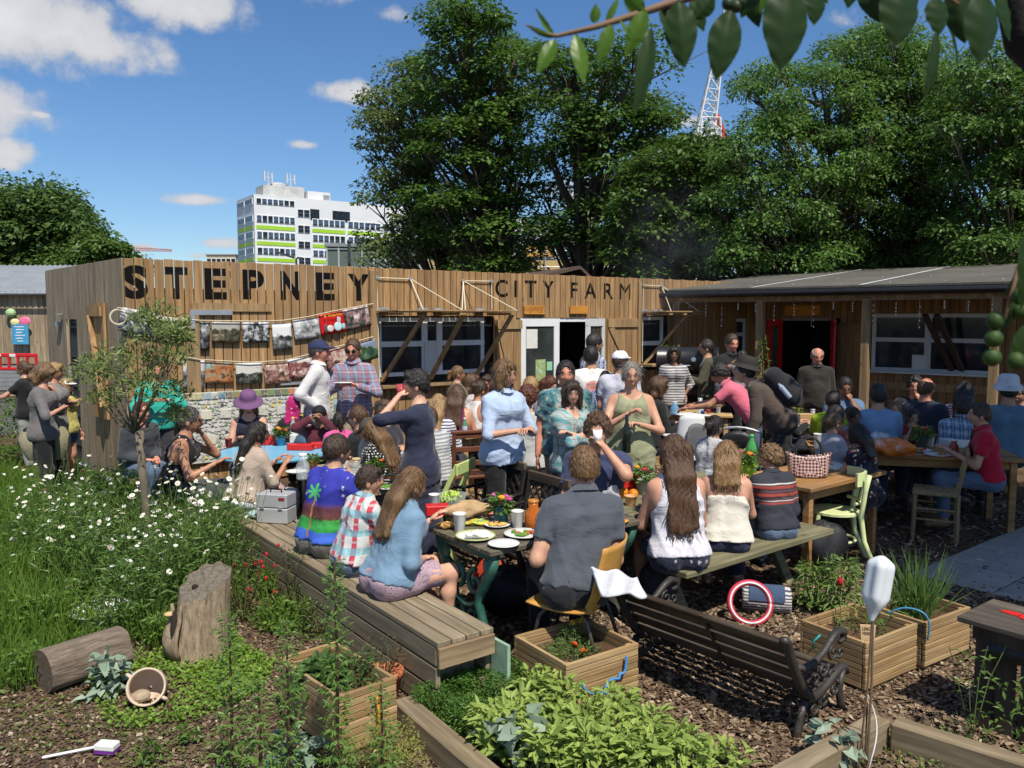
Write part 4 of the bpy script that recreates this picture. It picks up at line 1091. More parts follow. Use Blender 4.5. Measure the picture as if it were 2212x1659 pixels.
for hu,a,s in((d0+.01,R(-118),1),(d1-.01,R(-62),1)):
 o=bpy.data.objects.new('door',None);COL.objects.link(o);o.parent=wing;o.location=el(hu,SET-.02,.02);o.rotation_euler=(0,0,a);o['label']='red glazed door leaf swung open'
 w,h=.34,dtop-.04
 P('frame',RED,o,lambda m:(m.box((w/2,0,.25),(w,.045,.5)),m.box((w/2,0,h-.06),(w,.045,.12)),m.box((.05,0,h/2),(.1,.043,h-.1)),m.box((w-.05,0,h/2),(.1,.043,h-.1))))
 P('pane',GLASS((.05,.06,.05)),o,lambda m:m.box((w/2,0,h/2+.2),(w-.18,.012,h-.6)))
P('door_frame',M((.20,.19,.17),.6),wing,lambda m:(m.box(el(d0-.02,SET,dtop/2),(.05,.06,dtop)),m.box(el(d1+.02,SET,dtop/2),(.05,.06,dtop)),m.box(el((d0+d1)/2,SET,dtop-.02),(d1-d0,.058,.05))))
P('name_board',ORANGE,wing,lambda m:m.box(el(eu(1734,SET),SET-.03,ez(1734,670,SET)),(eu(1772,SET)-eu(1696,SET),.03,.19)))
P('ledge',WORN,wing,lambda m:m.box(el((eu(1600,SET)+eu(1850,SET))/2,SET-.025,ez(1734,645,SET)),(eu(1850,SET)-eu(1600,SET),.03,.13)))
P('ledge',WORN,wing,lambda m:m.box(el((w0+w1)/2,SET-.025,wsz-.25),(w1-w0+.4,.03,.13)))
GREYW=M((.50,.51,.52),.5,.08,3,.05)
def wwin(u0,u1,z0,z1,cols,mid,mat=GREYW):
 fo=P('window',mat,wing,lambda m:(m.box(el((u0+u1)/2,SET+.01,z0+.03),(u1-u0,.06,.06)),m.box(el((u0+u1)/2,SET+.01,z1-.03),(u1-u0,.06,.06)),m.box(el(u0+.03,SET+.01,(z0+z1)/2),(.06,.055,z1-z0-.1)),m.box(el(u1-.03,SET+.01,(z0+z1)/2),(.06,.055,z1-z0-.1))))
 us=[u0+(u1-u0)*c for c in cols]
 for q in us[1:-1]:P('mullion',mat,fo,lambda m:m.box(el(q,SET+.01,(z0+z1)/2),(.30 if len(us)>3 else .1,.05,z1-z0-.11)))
 for a,b in zip(us[:-1],us[1:]):
  P('transom',mat,fo,lambda m:m.box(el((a+b)/2,SET+.008,mid),(b-a-.1,.05,.07)))
  for c,d in((z0+.06,mid-.035),(mid+.035,z1-.06)):P('pane',GLASS(),fo,lambda m:m.box(el((a+b)/2,SET+.02,(c+d)/2),(b-a-.1,.01,d-c)))
 return fo
wwin(w0,w1,wsz,wtz,(0,.48,1),wsz+(wtz-wsz)*.55)
P('sill',GREYW,wing,lambda m:m.box(el((w0+w1)/2,SET-.06,wsz-.015),(w1-w0+.1,.14,.035)))
P('notice',M((.55,.56,.56),.7,.05),wing,lambda m:m.box(el(eu(1990,SET),SET-.02,ez(1990,782,SET)),(.22,.004,.24)))
wwin(h0,h1,1.2,2.05,(0,1),1.75)
for a,b in((eu(1625,SET),eu(1665,SET)),(eu(1812,SET),eu(1862,SET))):
 P('shutter',WALLW,wing,lambda m:(m.box(el((a+b)/2,SET-.03,1.35),(b-a,.025,1.25)),m.box(el((a+b)/2,SET-.05,1.88),(b-a,.02,.12)),m.box(el((a+b)/2,SET-.05,.84),(b-a,.02,.12)),m.bar(el(a+.04,SET-.05,1.80),el(b-.04,SET-.05,.9),.02,.09)))
for a,b in((2005,2062),(2030,2085)):
 P('prop',M((.05,.035,.025),.8),wing,lambda m:m.bar(el(eu(a,SET-.5),SET-.7,2.12),el(eu(b,SET),SET-.05,1.22),.08,.05))
fl=thing('fairy_lights','string of small white icicle lights hanging from the veranda beam','lights',(E0.x,E0.y,0),EANG)
P('wire',M((.55,.55,.55),.5),fl,lambda m:[m.tube([el(u_,-.02,EAVE-.17),el(u_+.02*math.sin(u_*9),-.02,EAVE-.17-d_)],.0014,4)for u_,d_ in[(.15+.31*q,(.16,.30,.22,.40,.12)[q%5])for q in range(17)]]+[m.tube([el(.05,-.02,EAVE-.16),el(ELEN-.6,-.02,EAVE-.16)],.002,4)])
bulb=M((.85,.85,.82),.2,.03,5,0)
bm_=None
for q in range(17):
 for r_ in range(4):
  u_=.15+.31*q+.02*math.sin(q);dz_=(.16,.30,.22,.40,.12)[q%5]*(r_+1)/4
  if bm_ is None:b_=P('bulb',bulb,fl,lambda m:m.ball((0,0,0),(.008,.008,.013),6,4));bm_=b_.data
  else:b_=link('bulb',bm_,fl)
  b_.location=el(u_,-.022,EAVE-.17-dz_)
class Face:
 """upright rectangle frame: origin corner, direction along; finds (u,z) of a picture point on it"""
 def __init__(s,c,d):
  s.c=Vector(c);s.d=Vector((d[0],d[1],0)).normalized();s.n=Vector((s.d.y,-s.d.x,0));s.ang=math.atan2(s.d.y,s.d.x)
 def hit(s,px,py):
  d=ray(px,py);o=Vector((0,0,CAM_H));t=(s.c-o).dot(s.n)/d.dot(s.n);h=o+d*t
  return(h-s.c).dot(s.d),h.z
BWHITE=M((.66,.67,.68),.7,.05,.3,0)
LIME=M((.32,.55,.035),.6,.06,.3,0)
PANE=GLASS((.05,.08,.13),.12);PANED=GLASS((.012,.016,.022),.12)
tc_=AT(548,419,150);TH=tc_.z
tb=thing('tower_block','white office tower with lime green bands and rooftop aerials','building',(tc_.x,tc_.y,0),math.atan2(1,1.45))
fr=Face((tc_.x,tc_.y,0),(1.45,1));LW=10.8;FWd=62.0
P('wall',BWHITE,tb,lambda m:m.box((FWd/2,LW/2,TH/2),(FWd,LW,TH)))
def zy(zx,zyy):return 495.5+.2787*zx,380.5+.2787*zyy
pmesh={}
def tpane(parent,u,z,w,h,mat,y=-.14):
 kk=(round(w,2),round(h,2),mat.name)
 if kk not in pmesh:o=P('pane',mat,parent,lambda m:m.box((0,0,0),(w,.08,h)));pmesh[kk]=o.data
 else:o=link('pane',pmesh[kk],parent)
 o.location=(u,y,z);return o
def tz_(zx,zyy):return fr.hit(*zy(zx,zyy))
rows=[(168,212),(297,352),(423,480),(548,602)];greens=[(378,408),(503,531),(630,658)]
z_row=[(tz_(207,a)[1],tz_(207,b)[1])for a,b in rows];z_gr=[(tz_(210,a)[1],tz_(210,b)[1])for a,b in greens]
WFR=M((.78,.79,.80),.5,.03,.3,0)
rnd=random.Random(3)
for(xa,xb,nn,r0)in((207,507,7,0),(640,895,6,1),(915,1170,6,1),(1195,1450,6,1),(1480,1740,6,1)):
 ua,ub=tz_(xa,300)[0],tz_(xb,300)[0]
 for ri,(za,zb)in enumerate(z_row):
  if ri<r0:continue
  wo=P('window',WFR,tb,lambda m:m.box(((ua+ub)/2,-.04,(za+zb)/2),(ub-ua,.1,za-zb)))
  w=(ub-ua)/nn
  for q in range(nn):tpane(wo,ua+w*(q+.5),(za+zb)/2+.12,w*.78,(za-zb)*.62,PANED if rnd.random()<.3 else PANE);tpane(wo,ua+w*(q+.5),zb+.16,w*.78,(za-zb)*.16,PANED)
 for gi,(za,zb)in enumerate(z_gr):P('band',LIME,tb,lambda m:m.box(((ua+ub)/2,-.03,(za+zb)/2),(ub-ua,.1,za-zb)))
us0,us1=tz_(527,300)[0],tz_(622,300)[0]
for a,b in((258,318),(381,440),(504,560),(628,684)):
 za,zb=tz_(575,a)[1],tz_(575,b)[1]
 wo=P('window',WFR,tb,lambda m:m.box(((us0+us1)/2,-.04,(za+zb)/2),(us1-us0,.1,za-zb)))
 for q in(0,1):
  for r_ in(0,1):tpane(wo,us0+(us1-us0)*(.25+.5*q),zb+(za-zb)*(.26+.48*r_),(us1-us0)*.43,(za-zb)*.40,PANED)
lw_=LW/2
for gi,(za,zb)in enumerate(z_row):
 for q in(0,1):
  o=P('window',WFR,tb,lambda m:m.box((-.04,LW*(.27+.47*q),(za+zb)/2),(.1,LW*.4,za-zb)))
  for r_ in range(3):P('pane',PANE,o,lambda m:m.box((-.14,LW*(.27+.47*q)+LW*.13*(r_-1),(za+zb)/2+.1),(.08,LW*.1,(za-zb)*.7)))
for za,zb in z_gr:
 for q in(0,1):P('band',LIME,tb,lambda m:m.box((-.03,LW*(.27+.47*q),(za+zb)/2),(.1,LW*.4,za-zb)))
uo0,uo1=tz_(760,240)[0],tz_(895,240)[0]
for uc_,ww_ in(((uo0+uo1)/2+1,uo1-uo0),(tz_(660,220)[0],1.8)):P('roof_terrace',PANED,tb,lambda m:m.box((uc_,-.02,TH-2.9),(ww_,.12,2.0)))
P('stair_head',BWHITE,tb,lambda m:(m.box((tz_(710,150)[0],3,TH+.5),(4.5,4,2.2)),m.box((tz_(768,150)[0],3,TH+.2),(1.3,4,1.8))))
P('plant_room',M((.45,.45,.44),.8,.2,.6,0),tb,lambda m:(m.box((tz_(430,120)[0],4,TH+1.0),(7,4.5,2.2)),m.box((tz_(530,120)[0],4,TH+1.1),(4.0,4,2.4)),m.lathe([(2.2,TH+1.5),(2.0,TH+2.6),(1.0,TH+3.0)],10,(tz_(430,120)[0],4,0))))
for zx in(330,505):
 uu=tz_(zx,100)[0]
 P('aerial',M((.55,.56,.58),.5,.05,1,0),tb,lambda m:(m.tube([(uu,2,TH),(uu,2,TH+4.6)],.12,6),m.box((uu-.7,2,TH+3.8),(.26,.3,1.8)),m.box((uu+.7,2,TH+3.6),(.26,.3,1.8)),m.bar((uu-.7,2,TH+3.6),(uu+.7,2,TH+3.6),.1,.1)))
def simple_block(name,label,px0,px1,pytop,Y,depth,col,rz=0.0,roofcol=None,wins=None):
 a,b=AT(px0,pytop,Y),AT(px1,pytop,Y);t=thing(name,label,'building',(a.x,a.y,0),rz);w=b.x-a.x;h=a.z
 P('wall',M(col,.8,.08,.5,0),t,lambda m:m.box((w/2,depth/2,h/2),(w,depth,h)))
 if roofcol:P('roof',M(roofcol,.8,.1,1,0),t,lambda m:m.box((w/2,depth/2,h+.1),(w+.4,depth+.4,.25)))
 if wins:
  nx,zs,ww,wh,wm=wins
  for z in zs:
   for q in range(nx):
    o=P('window',WFR,t,lambda m:m.box((w*(q+.5)/nx,-.03,h-z),(ww+.16,.08,wh+.16)));P('pane',wm,o,lambda m:m.box((w*(q+.5)/nx,-.08,h-z),(ww,.04,wh)))
 return t,w,h
simple_block('apartment_block','distant cream flats left of the white tower',446,509,551,190,12,(.50,.44,.33),0,(.3,.28,.25),(6,(1.6,4.4),.9,1.5,PANED))
t,w,h=simple_block('glass_building','grey-green glazed block in front of the white tower',706,905,532,70,10,(.10,.13,.115),R(8),(.22,.24,.23))
for q in range(9):P('glazing_bar',M((.35,.38,.37),.5),t,lambda m:m.box((w*q/8,-.05,h/2),(.14,.16,h)))
for q in range(3):P('floor_band',M((.30,.34,.32),.5),t,lambda m:m.box((w/2,-.04,h-.2-q*1.6),(w,.12,.12)))
t,w,h=simple_block('scaffolded_building','half-built block wrapped in scaffolding behind the tall trees',925,1345,500,62,10,(.30,.32,.34),0,None,(9,(1.5,),1.2,.9,PANED))
P('hoarding',M((.42,.30,.12),.8,.12,.6,0),t,lambda m:m.box((w/2,-.5,h-3.2),(w,.06,2.0)))
P('timber_panel',M((.5,.28,.08),.8),t,lambda m:m.box((w*.57,-.3,h-1.45),(2.0,.05,.9)))
for q in range(11):P('scaffold_pole',GALV,t,lambda m:m.tube([(w*q/10,-.7,0),(w*q/10,-.7,h+1.2)],.045,5))
for q in range(5):P('scaffold_rail',GALV,t,lambda m:m.tube([(0,-.7,h+.9-1.2*q),(w,-.7,h+.9-1.2*q)],.04,5))
simple_block('site_building','pale sheeted building site floors glimpsed through the tall trees',880,1010,452,75,8,(.52,.53,.54),0,(.6,.6,.6),(6,(1.2,3.6),1.2,1.4,PANED))
g0,g1=AT(1085,600,17.5),AT(1300,600,17.5)
sh_=thing('gable_shed','brown felt gable roof of a shed peeping over the plank wall','shed',(g0.x,g0.y,0),R(20));gw=(g1-g0).length*1.02
BRF=M((.085,.055,.042),.8,.2,3,.3)
pk_=AT(1250,572,17.5).z;eavz=pk_-.55
P('roof',BRF,sh_,lambda m:(m.add([(-.6,-.3,eavz),(gw*.78,-.3,pk_),(gw*.78,3.4,pk_),(-.6,3.4,eavz),(-.6,-.3,eavz-.07),(gw*.78,-.3,pk_-.07),(gw*.78,3.4,pk_-.07),(-.6,3.4,eavz-.07)],[(0,1,2,3),(7,6,5,4),(0,4,5,1),(3,2,6,7),(0,3,7,4)]),m.add([(gw*.78,-.3,pk_),(gw*1.22,-.3,pk_-.8),(gw*1.22,3.4,pk_-.8),(gw*.78,3.4,pk_),(gw*.78,-.3,pk_-.07),(gw*1.22,-.3,pk_-.87),(gw*1.22,3.4,pk_-.87),(gw*.78,3.4,pk_-.07)],[(0,1,2,3),(7,6,5,4),(0,4,5,1),(3,2,6,7),(1,5,6,2)])))
P('wall',WALLW,sh_,lambda m:m.prism([(-.3,0),(gw*1.05,0),(gw*1.05,3.2),(-.3,3.2)],0,eavz-.09))
P('gable',M((.05,.035,.03),.8),sh_,lambda m:m.add([(.4,-.05,eavz-.1),(gw*1.15,-.05,eavz-.15),(gw*.78,-.05,pk_-.09)],[(0,1,2)]))
bl=AT(-40,633,23);br_=AT(118,633,23)
barn=thing('timber_barn','weathered timber barn with corrugated grey roof behind the garden','building',(bl.x-3,bl.y,0),0);bw=br_.x-bl.x+3.4;ev=bl.z
for i in range(int(bw/.17)):
 kk=('barn',1)
 if kk not in pk:o=P('board',WGREY,barn,lambda m:m.box((0,0,0),(.16,.03,ev-.75),None,.003));pk[kk]=o.data
 else:o=link('board',pk[kk],barn)
 o.location=(.085+i*.17,0,.75+(ev-.75)/2)
P('wall_core',cont,barn,lambda m:m.box((bw/2,1.6,ev/2),(bw-.04,3.1,ev-.02)))
P('plinth',M((.22,.23,.24),.8,.15,3,.2),barn,lambda m:[m.box((bw/2,-.02-.004*(q%2),.06+.12*q),(bw,.04,.112))for q in range(6)])
SHEET=M((.30,.32,.34),.45,.1,2,.1,.4,.3)
P('roof',SHEET,barn,lambda m:m.sheet(lambda a,b:(-.2+a*(bw+.4),-.25+b*3.4,ev+.02+b*.95+.022*math.sin(a*(bw+.4)*2*math.pi/.16)),int(bw/.02),2))
P('gutter',GALV,barn,lambda m:m.tube([(-.2,-.3,ev-.02),(bw+.2,-.3,ev-.02)],.05,6))
ln_=AT(10,676,22.6);P('lamp',M((.35,.5,.25),.4),barn,lambda m:m.ball((ln_.x-bl.x+3,-.12,ln_.z),(.14,.12,.13),12,8))
ns=AT(25,722,22.4);nb_=thing('ice_cream_sign','blue shaped notice board with a pink and yellow ice cream top on the barn','sign',(ns.x,ns.y+.4,0))
P('board',M((.06,.30,.52),.5),nb_,lambda m:m.box((0,.0,ns.z),(.46,.03,.58)))
P('scoop',M((.75,.16,.30),.5),nb_,lambda m:m.ball((.14,0,ns.z+.36),(.17,.03,.13),10,6))
P('scoop',M((.72,.66,.30),.5),nb_,lambda m:m.ball((-.14,.001,ns.z+.33),(.13,.03,.10),10,6))
P('lettering',M((.65,.72,.75),.6),nb_,lambda m:[m.box((-.02+.02*(q%2),-.018,ns.z+.2-.08*q),(.27-.05*(q%3),.004,.028))for q in range(6)])
rb=AT(38,790,21);rbt=thing('road_barrier','red plastic road barrier with white reflective strips by the barn','barrier',(rb.x-.1,rb.y,0),R(-8))
REDP=M((.55,.02,.025),.4,.08,4,.03)
rz0=AT(45,797,21).z;rz1=AT(45,764,21).z
P('frame',REDP,rbt,lambda m:(m.box((0,0,rz1-.04),(1.35,.05,.10),None,.02),m.box((0,0,rz0),(1.35,.05,.08),None,.02),[m.box((-.65+q*.26,0,(rz0+rz1)/2),(.06,.045,rz1-rz0))for q in range(6)],m.box((-.6,0,rz0/2),(.06,.3,rz0)),m.box((.6,0,rz0/2),(.06,.3,rz0))))
for q in(-.42,.0):P('reflective_strip',M((.75,.74,.70),.3),rbt,lambda m:m.box((q,-.03,rz1-.04),(.17,.006,.07)))
CRW=M((.68,.68,.66),.5,.08,1,0);CRR=M((.55,.05,.04),.5,.08,1,0)
def lattice(m,A,B,w0,w1,n,r):
 A=Vector(A);B=Vector(B);ax=(B-A).normalized();s1=ax.cross(Vector((0,1,0))).normalized();s2=ax.cross(s1).normalized()
 def corner(t,q):w=w0+(w1-w0)*t;return A+(B-A)*t+s1*(w*(1,1,-1,-1)[q])+s2*(w*(1,-1,-1,1)[q])
 for q in range(4):m.tube([corner(0,q),corner(1,q)],r*1.5,5)
 for i in range(n):
  for q in range(4):
   a=(i+(q%2)*0)/n;b=(i+1)/n
   m.tube([corner(a,q),corner(b,(q+1)%4)],r,4);m.tube([corner(b,q),corner(b,(q+1)%4)],r,4)
cb_=AT(1518,315,55)
crane=thing('site_crane','white lattice crane mast with a red arm above the right trees','crane',(cb_.x,cb_.y,0))
def cl(px,py):p=AT(px,py,55);return p-Vector((cb_.x,cb_.y,0))
P('mast',CRW,crane,lambda m:(lattice(m,cl(1516,320),cl(1560,70),.62,.16,10,.035),lattice(m,cl(1560,70),cl(1600,-150),.16,.12,8,.025)))
P('cab',CRW,crane,lambda m:(lattice(m,cl(1528,330),cl(1532,258),.75,.6,3,.04),m.box(cl(1522,305),(1.7,1.2,1.0)),m.bar(cl(1548,250),cl(1546,310),.18,.18),m.bar(cl(1540,245),cl(1540,310),.12,.12)))
P('arm',CRR,crane,lambda m:m.bar(cl(1548,248),cl(1566,300),.3,.3))
P('tower',CRW,crane,lambda m:lattice(m,(cl(1520,320).x,0,0),cl(1520,330),.9,.9,8,.06))
fc=thing('distant_crane','thin red jib of a distant crane over the left trees','crane',(AT(300,540,220).x,220,0))
def cl2(px,py):p=AT(px,py,220);return p-Vector((fc.location.x,220,0))
P('jib',M((.50,.22,.20),.6,.08,1,0),fc,lambda m:(lattice(m,cl2(262,537),cl2(370,541),.42,.25,14,.05),m.tube([cl2(275,530),cl2(275,680)],.25,6),m.tube([cl2(262,537),cl2(275,529),cl2(370,541)],.05,4)))
lamp_mat=M((.05,.06,.065),.5)
lp=AT(640,557,40);slp=thing('street_lamp','twin armed street lamp in front of the white tower','lamp',(lp.x,40,0))
P('column',lamp_mat,slp,lambda m:m.tube([(0,0,0),(0,0,lp.z)],[.09,.05],8));P('lantern',lamp_mat,slp,lambda m:(m.bar((-.1,0,lp.z),(-.95,0,lp.z+.28),.14,.1),m.bar((.05,0,lp.z),(.3,0,lp.z-.02),.12,.1)))
lp2=AT(754,522,34);slp=thing('street_lamp','dark lamp column beside the glazed block','lamp',(lp2.x,34,0));P('column',lamp_mat,slp,lambda m:m.tube([(0,0,0),(0,0,lp2.z)],[.1,.07],8));P('cap',lamp_mat,slp,lambda m:m.ball((0,0,lp2.z),.1,8,5))
def inpoly(p,poly):
 x,y=p;r=False;n=len(poly)
 for i in range(n):
  x1,y1=poly[i];x2,y2=poly[(i+1)%n]
  if(y1>y)!=(y2>y)and x<(x2-x1)*(y-y1)/(y2-y1)+x1:r=not r
 return r
BARK=M((.075,.058,.042),.9,.3,6,.6)
def leaf_cloud(C,Rr,per,ln,wdt,up=.7,droop=.35,flat=.7,hexa=False):
 n=len(C)*per;c=np.repeat(np.asarray(C,np.float32),per,0);r=np.repeat(np.asarray(Rr,np.float32),per)[:,None]
 d=rv(n);d/=np.linalg.norm(d,axis=1,keepdims=True);d[:,2]=np.where(d[:,2]<-.25,-d[:,2]*.6,d[:,2])
 rad=r*(.62+.46*rng.random((n,1))**.7);lump=1+.18*np.sin(9*d[:,:1]+c[:,:1]*3)*np.sin(8*d[:,1:2]+c[:,2:3])
 p=c+d*rad*lump*np.array([1,1,flat],np.float32)
 nr=d*.55+rv(n,.38);nr[:,2]+=up
 dv=d*.8+rv(n,.5);dv[:,2]-=droop
 return leaves(p,nr,dv,ln*(.45+1.05*rng.random(n)),wdt*(.5+.95*rng.random(n)),.12,hexa)
def tree(name,label,trunk,Y,poly,depth,ncl,rcl,per,ln,wdt,mat,tr,seed,up=.7,droop=.35,flat=.7,bark=BARK,extra=None,fork=.45):
 r_=random.Random(seed);xs=[p[0]for p in poly];ys=[p[1]for p in poly];C=[];Rr=[];tries=0
 base=G(trunk[0],685+2.08*FPX/Y)if False else AT(trunk[0],685,Y);base.z=0
 cx=sum(xs)/len(xs)
 while len(C)<ncl and tries<9000:
  tries+=1;p=(r_.uniform(min(xs),max(xs)),r_.uniform(min(ys),max(ys)))
  if not inpoly(p,poly):continue
  dd=r_.uniform(-1,1)*depth;q=AT(p[0],p[1],Y+dd);rr=rcl*r_.uniform(.65,1.3)
  if any((q-c).length<(rr+k_)*.42 for c,k_ in zip(C,Rr)):continue
  C.append(q);Rr.append(rr)
 t=thing(name,label,'tree',(base.x,base.y,0))
 top=max(C,key=lambda c:c.z);tp=Vector((base.x+(top.x-base.x)*.6,base.y,base.z+top.z*.86))
 tpath=[base+(tp-base)*f+Vector((math.sin(f*5+seed)*.04*top.z*f*.4,math.cos(f*4+seed)*.1*f,0))for f in np.linspace(0,1,8)]
 loc=Vector((base.x,base.y,0))
 P('trunk',bark,t,lambda m:m.tube([p-loc for p in tpath],[tr*(1-.85*f)for f in np.linspace(0,1,8)],8),True)
 def lim(m):
  for c,rr in zip(C,Rr):
   zs=max(.2*top.z,c.z-(c-tpath[-1]).length*.55-rr);k_=min(range(8),key=lambda i:abs(tpath[i].z-zs));a=tpath[k_]
   mid=a.lerp(c,.5)+Vector((0,0,-.08*(c-a).length+r_.uniform(-.2,.2)))
   m.tube([a-loc,a.lerp(mid,.5)-loc+Vector((0,0,-.02)),mid-loc,mid.lerp(c,.6)-loc,c-loc],[tr*.33,tr*.26,tr*.18,tr*.11,tr*.05],5)
   for _ in range(3):
    e=c+Vector((r_.gauss(0,1),r_.gauss(0,1),r_.uniform(.1,1)))*rr*.6;m.tube([mid.lerp(c,.7)-loc,e-loc],[tr*.07,tr*.025],4)
 P('limb',bark,t,lim,True)
 V,F=leaf_cloud([tuple(c-loc)for c in C],Rr,per,ln,wdt,up,droop,flat)
 np_mesh('crown',V,F,mat,t)
 return t
SYC=LEAF((.036,.085,.014),(.105,.195,.030),.32);SYC2=LEAF((.030,.074,.013),(.090,.172,.027),.3)
tree('sycamore_tree','tall dark green sycamore with layered crown, the highest over the wall',(1118,0),27,[(955,20),(985,0),(1050,25),(1120,60),(1150,150),(1145,260),(1160,380),(1150,520),(1120,590),(1010,595),(930,560),(900,470),(900,330),(880,230),(920,140)],2.3,105,.84,360,.155,.105,SYC,.42,1,.9,.5,.62)
tree('sycamore_tree','sparser grey-green tree reaching left over the tower block',(985,0),29,[(850,110),(880,95),(930,150),(920,260),(940,420),(1000,560),(920,590),(830,590),(800,540),(805,470),(800,425),(820,400),(800,320),(800,230),(830,170)],2.0,66,.72,230,.15,.09,LEAF((0.058,0.091,0.025),(0.137,0.189,0.048),.28),.34,2,.6,.6,.65)
tree('sycamore_tree','broad dark tree with bare branches showing, right of the tallest sycamore',(1290,0),25,[(1165,130),(1230,90),(1330,70),(1400,110),(1430,200),(1440,260),(1480,300),(1530,330),(1500,420),(1450,480),(1440,560),(1330,590),(1210,580),(1170,480),(1150,360),(1180,260)],2.2,92,.82,360,.15,.10,SYC2,.40,3,.9,.5,.62)
tree('ivy_clad_tree','dark ivy-clad tree filling the gap behind the right end of the plank wall',(1420,0),21,[(1380,380),(1450,310),(1530,310),(1580,350),(1560,480),(1520,600),(1380,605),(1330,560),(1330,470)],1.6,75,.68,300,.13,.10,LEAF((0.031,0.067,0.010),(0.088,0.159,0.023),.25),.3,4,.9,.4,.7)
BIRCH=LEAF((.048,.108,.018),(.130,.240,.046),.36)
tree('birch_tree','light green fine-leaved tree over the left end of the cafe roof',(1790,0),19,[(1600,190),(1660,150),(1760,160),(1860,110),(1900,200),(1910,330),(1880,480),(1850,600),(1560,600),(1500,560),(1530,420),(1560,330),(1640,270)],1.9,140,.55,380,.095,.050,BIRCH,.2,5,.5,.7,.75)
tree('ash_tree','leafy green tree rising highest behind the cafe roof',(2020,0),20,[(1790,110),(1850,70),(1930,50),(2000,100),(2080,200),(2080,340),(2060,480),(2040,600),(1830,605),(1810,460),(1820,300),(1800,200)],1.9,140,.58,370,.10,.055,LEAF((.044,.100,.018),(.120,.222,.042),.33),.24,6,.6,.6,.75)
tree('ash_tree','leafy green tree behind the far right end of the cafe roof',(2180,0),17.5,[(2040,190),(2100,120),(2200,100),(2300,130),(2350,300),(2330,480),(2300,620),(2040,600),(2020,480),(2050,330)],1.8,120,.55,370,.10,.055,LEAF((.042,.098,.018),(.116,.216,.040),.33),.24,7,.6,.6,.75)
tree('poplar_tree','dense dark tree standing behind the barn roof',(90,0),33,[(-60,470),(0,450),(55,420),(90,425),(145,445),(180,480),(198,520),(205,560),(185,600),(-60,620)],2.4,110,.95,380,.20,.12,LEAF((0.034,0.076,0.014),(0.088,0.152,0.027),.25),.4,8,.55,.1,.9)
tree('young_tree','lighter green bushy tree at the corner above the side wall',(185,0),30,[(120,580),(180,530),(225,515),(275,545),(290,590),(230,640),(110,640)],1.2,40,.7,330,.16,.11,LEAF((0.039,0.085,0.014),(0.098,0.171,0.028),.28),.16,9,.6,.3,.8)
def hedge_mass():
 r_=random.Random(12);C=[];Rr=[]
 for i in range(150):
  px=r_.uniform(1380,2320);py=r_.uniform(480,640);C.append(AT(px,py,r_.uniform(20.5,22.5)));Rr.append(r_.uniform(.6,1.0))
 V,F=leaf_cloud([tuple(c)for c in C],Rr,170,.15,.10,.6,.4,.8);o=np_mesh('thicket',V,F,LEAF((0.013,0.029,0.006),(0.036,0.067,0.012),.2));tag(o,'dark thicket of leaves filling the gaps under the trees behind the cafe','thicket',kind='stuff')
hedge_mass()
DECKW=WOOD((.21,.165,.105),(.36,.295,.20),1,tint=.25);SLEEP=WOOD((.20,.155,.095),(.36,.285,.185),1,tint=.25)
DZ=.42
dA,dB,dC=G(430,1075,DZ),G(942,1388,DZ),G(1062,1360,DZ)
dd=(dB-dA);DL=dd.length;dd.normalize();dp=Vector((-dd.y,dd.x,0));
if dp.x<0:dp=-dp
DWID=max(.36,(dC-dB).dot(dp));DANG=math.atan2(dd.y,dd.x)-math.pi/2
deck=thing('deck_bench','long low grey timber bench of wide boards running toward the plank wall','bench',(dA.x,dA.y,0),DANG)
def dl(along,across,z):
 return Vector((across*(1 if(Matrix.Rotation(DANG,3,'Z')@Vector((1,0,0))).dot(dp)>0 else-1),along,z))
nb4=4
for q in range(nb4):
 w=DWID/nb4;P('board',DECKW,deck,lambda m:m.box(dl(DL/2+.01,w*(q+.5),DZ-.015),(w-.008,DL,.03),None,.004))
for z,h in((DZ-.085,.10),(DZ-.20,.11),(DZ-.33,.13)):
 P('fascia',DECKW,deck,lambda m:m.box(dl(DL/2,.018+.002*z,z),(.028,DL-.02,h),None,.004))
P('end_board',WOOD((.25,.17,.09),(.42,.31,.18),0,tint=.1),deck,lambda m:m.box(dl(DL+.012,DWID/2,DZ-.085),(DWID-.01,.026,.11),None,.004))
P('fascia',DECKW,deck,lambda m:m.box(dl(DL/2,DWID-.02,DZ-.14),(.028,DL-.04,.2),None,.004))
for q in range(5):P('support',DECKW,deck,lambda m:m.box(dl(.15+q*(DL-.3)/4,DWID/2,.185),(DWID-.1,.08,.37)))
P('tile_panel',M((.30,.45,.33),.4),deck,lambda m:m.box(dl(DL-.03,DWID+.015,.22),(.02,.3,.26)))
def sleeper(label,a,b,w,h,z0=0.0):
 a=Vector((a[0],a[1],0));b=Vector((b[0],b[1],0));d=b-a;o=MB();o.box((0,0,h/2),(w,d.length,h),None,.008);ob=o.build('sleeper',SLEEP)
 ob.location=((a.x+b.x)/2,(a.y+b.y)/2,z0);ob.rotation_euler=(0,0,math.atan2(d.y,d.x)-math.pi/2);tag(ob,label,'timber','bed edging timbers');return ob
sa0,sa1=G(868,1506,.14),G(1062,1668,.14);sb0,sb1=G(1000,1432,.14),G(1470,1648,.14)
ext=(sa1-sa0).normalized()*.9;sleeper('weathered timber edging the herb bed beside the slatted planter',sa0,sa1+ext,.11,.14)
sleeper('weathered timber edging the herb bed behind the sage',sb0,sb1,.12,.14)
q0,q1,q2=G(1902,1546,.15),G(1690,1664,.15),G(2225,1646,.15)
sleeper('bed edging timber running from the milk bottle stake toward the sage',q0,q1+(q1-q0).normalized()*.5,.10,.15);sleeper('bed edging timber in front of the dark slatted table',q0+(q2-q0).normalized()*.06,q2+(q2-q0).normalized()*.6,.10,.152)
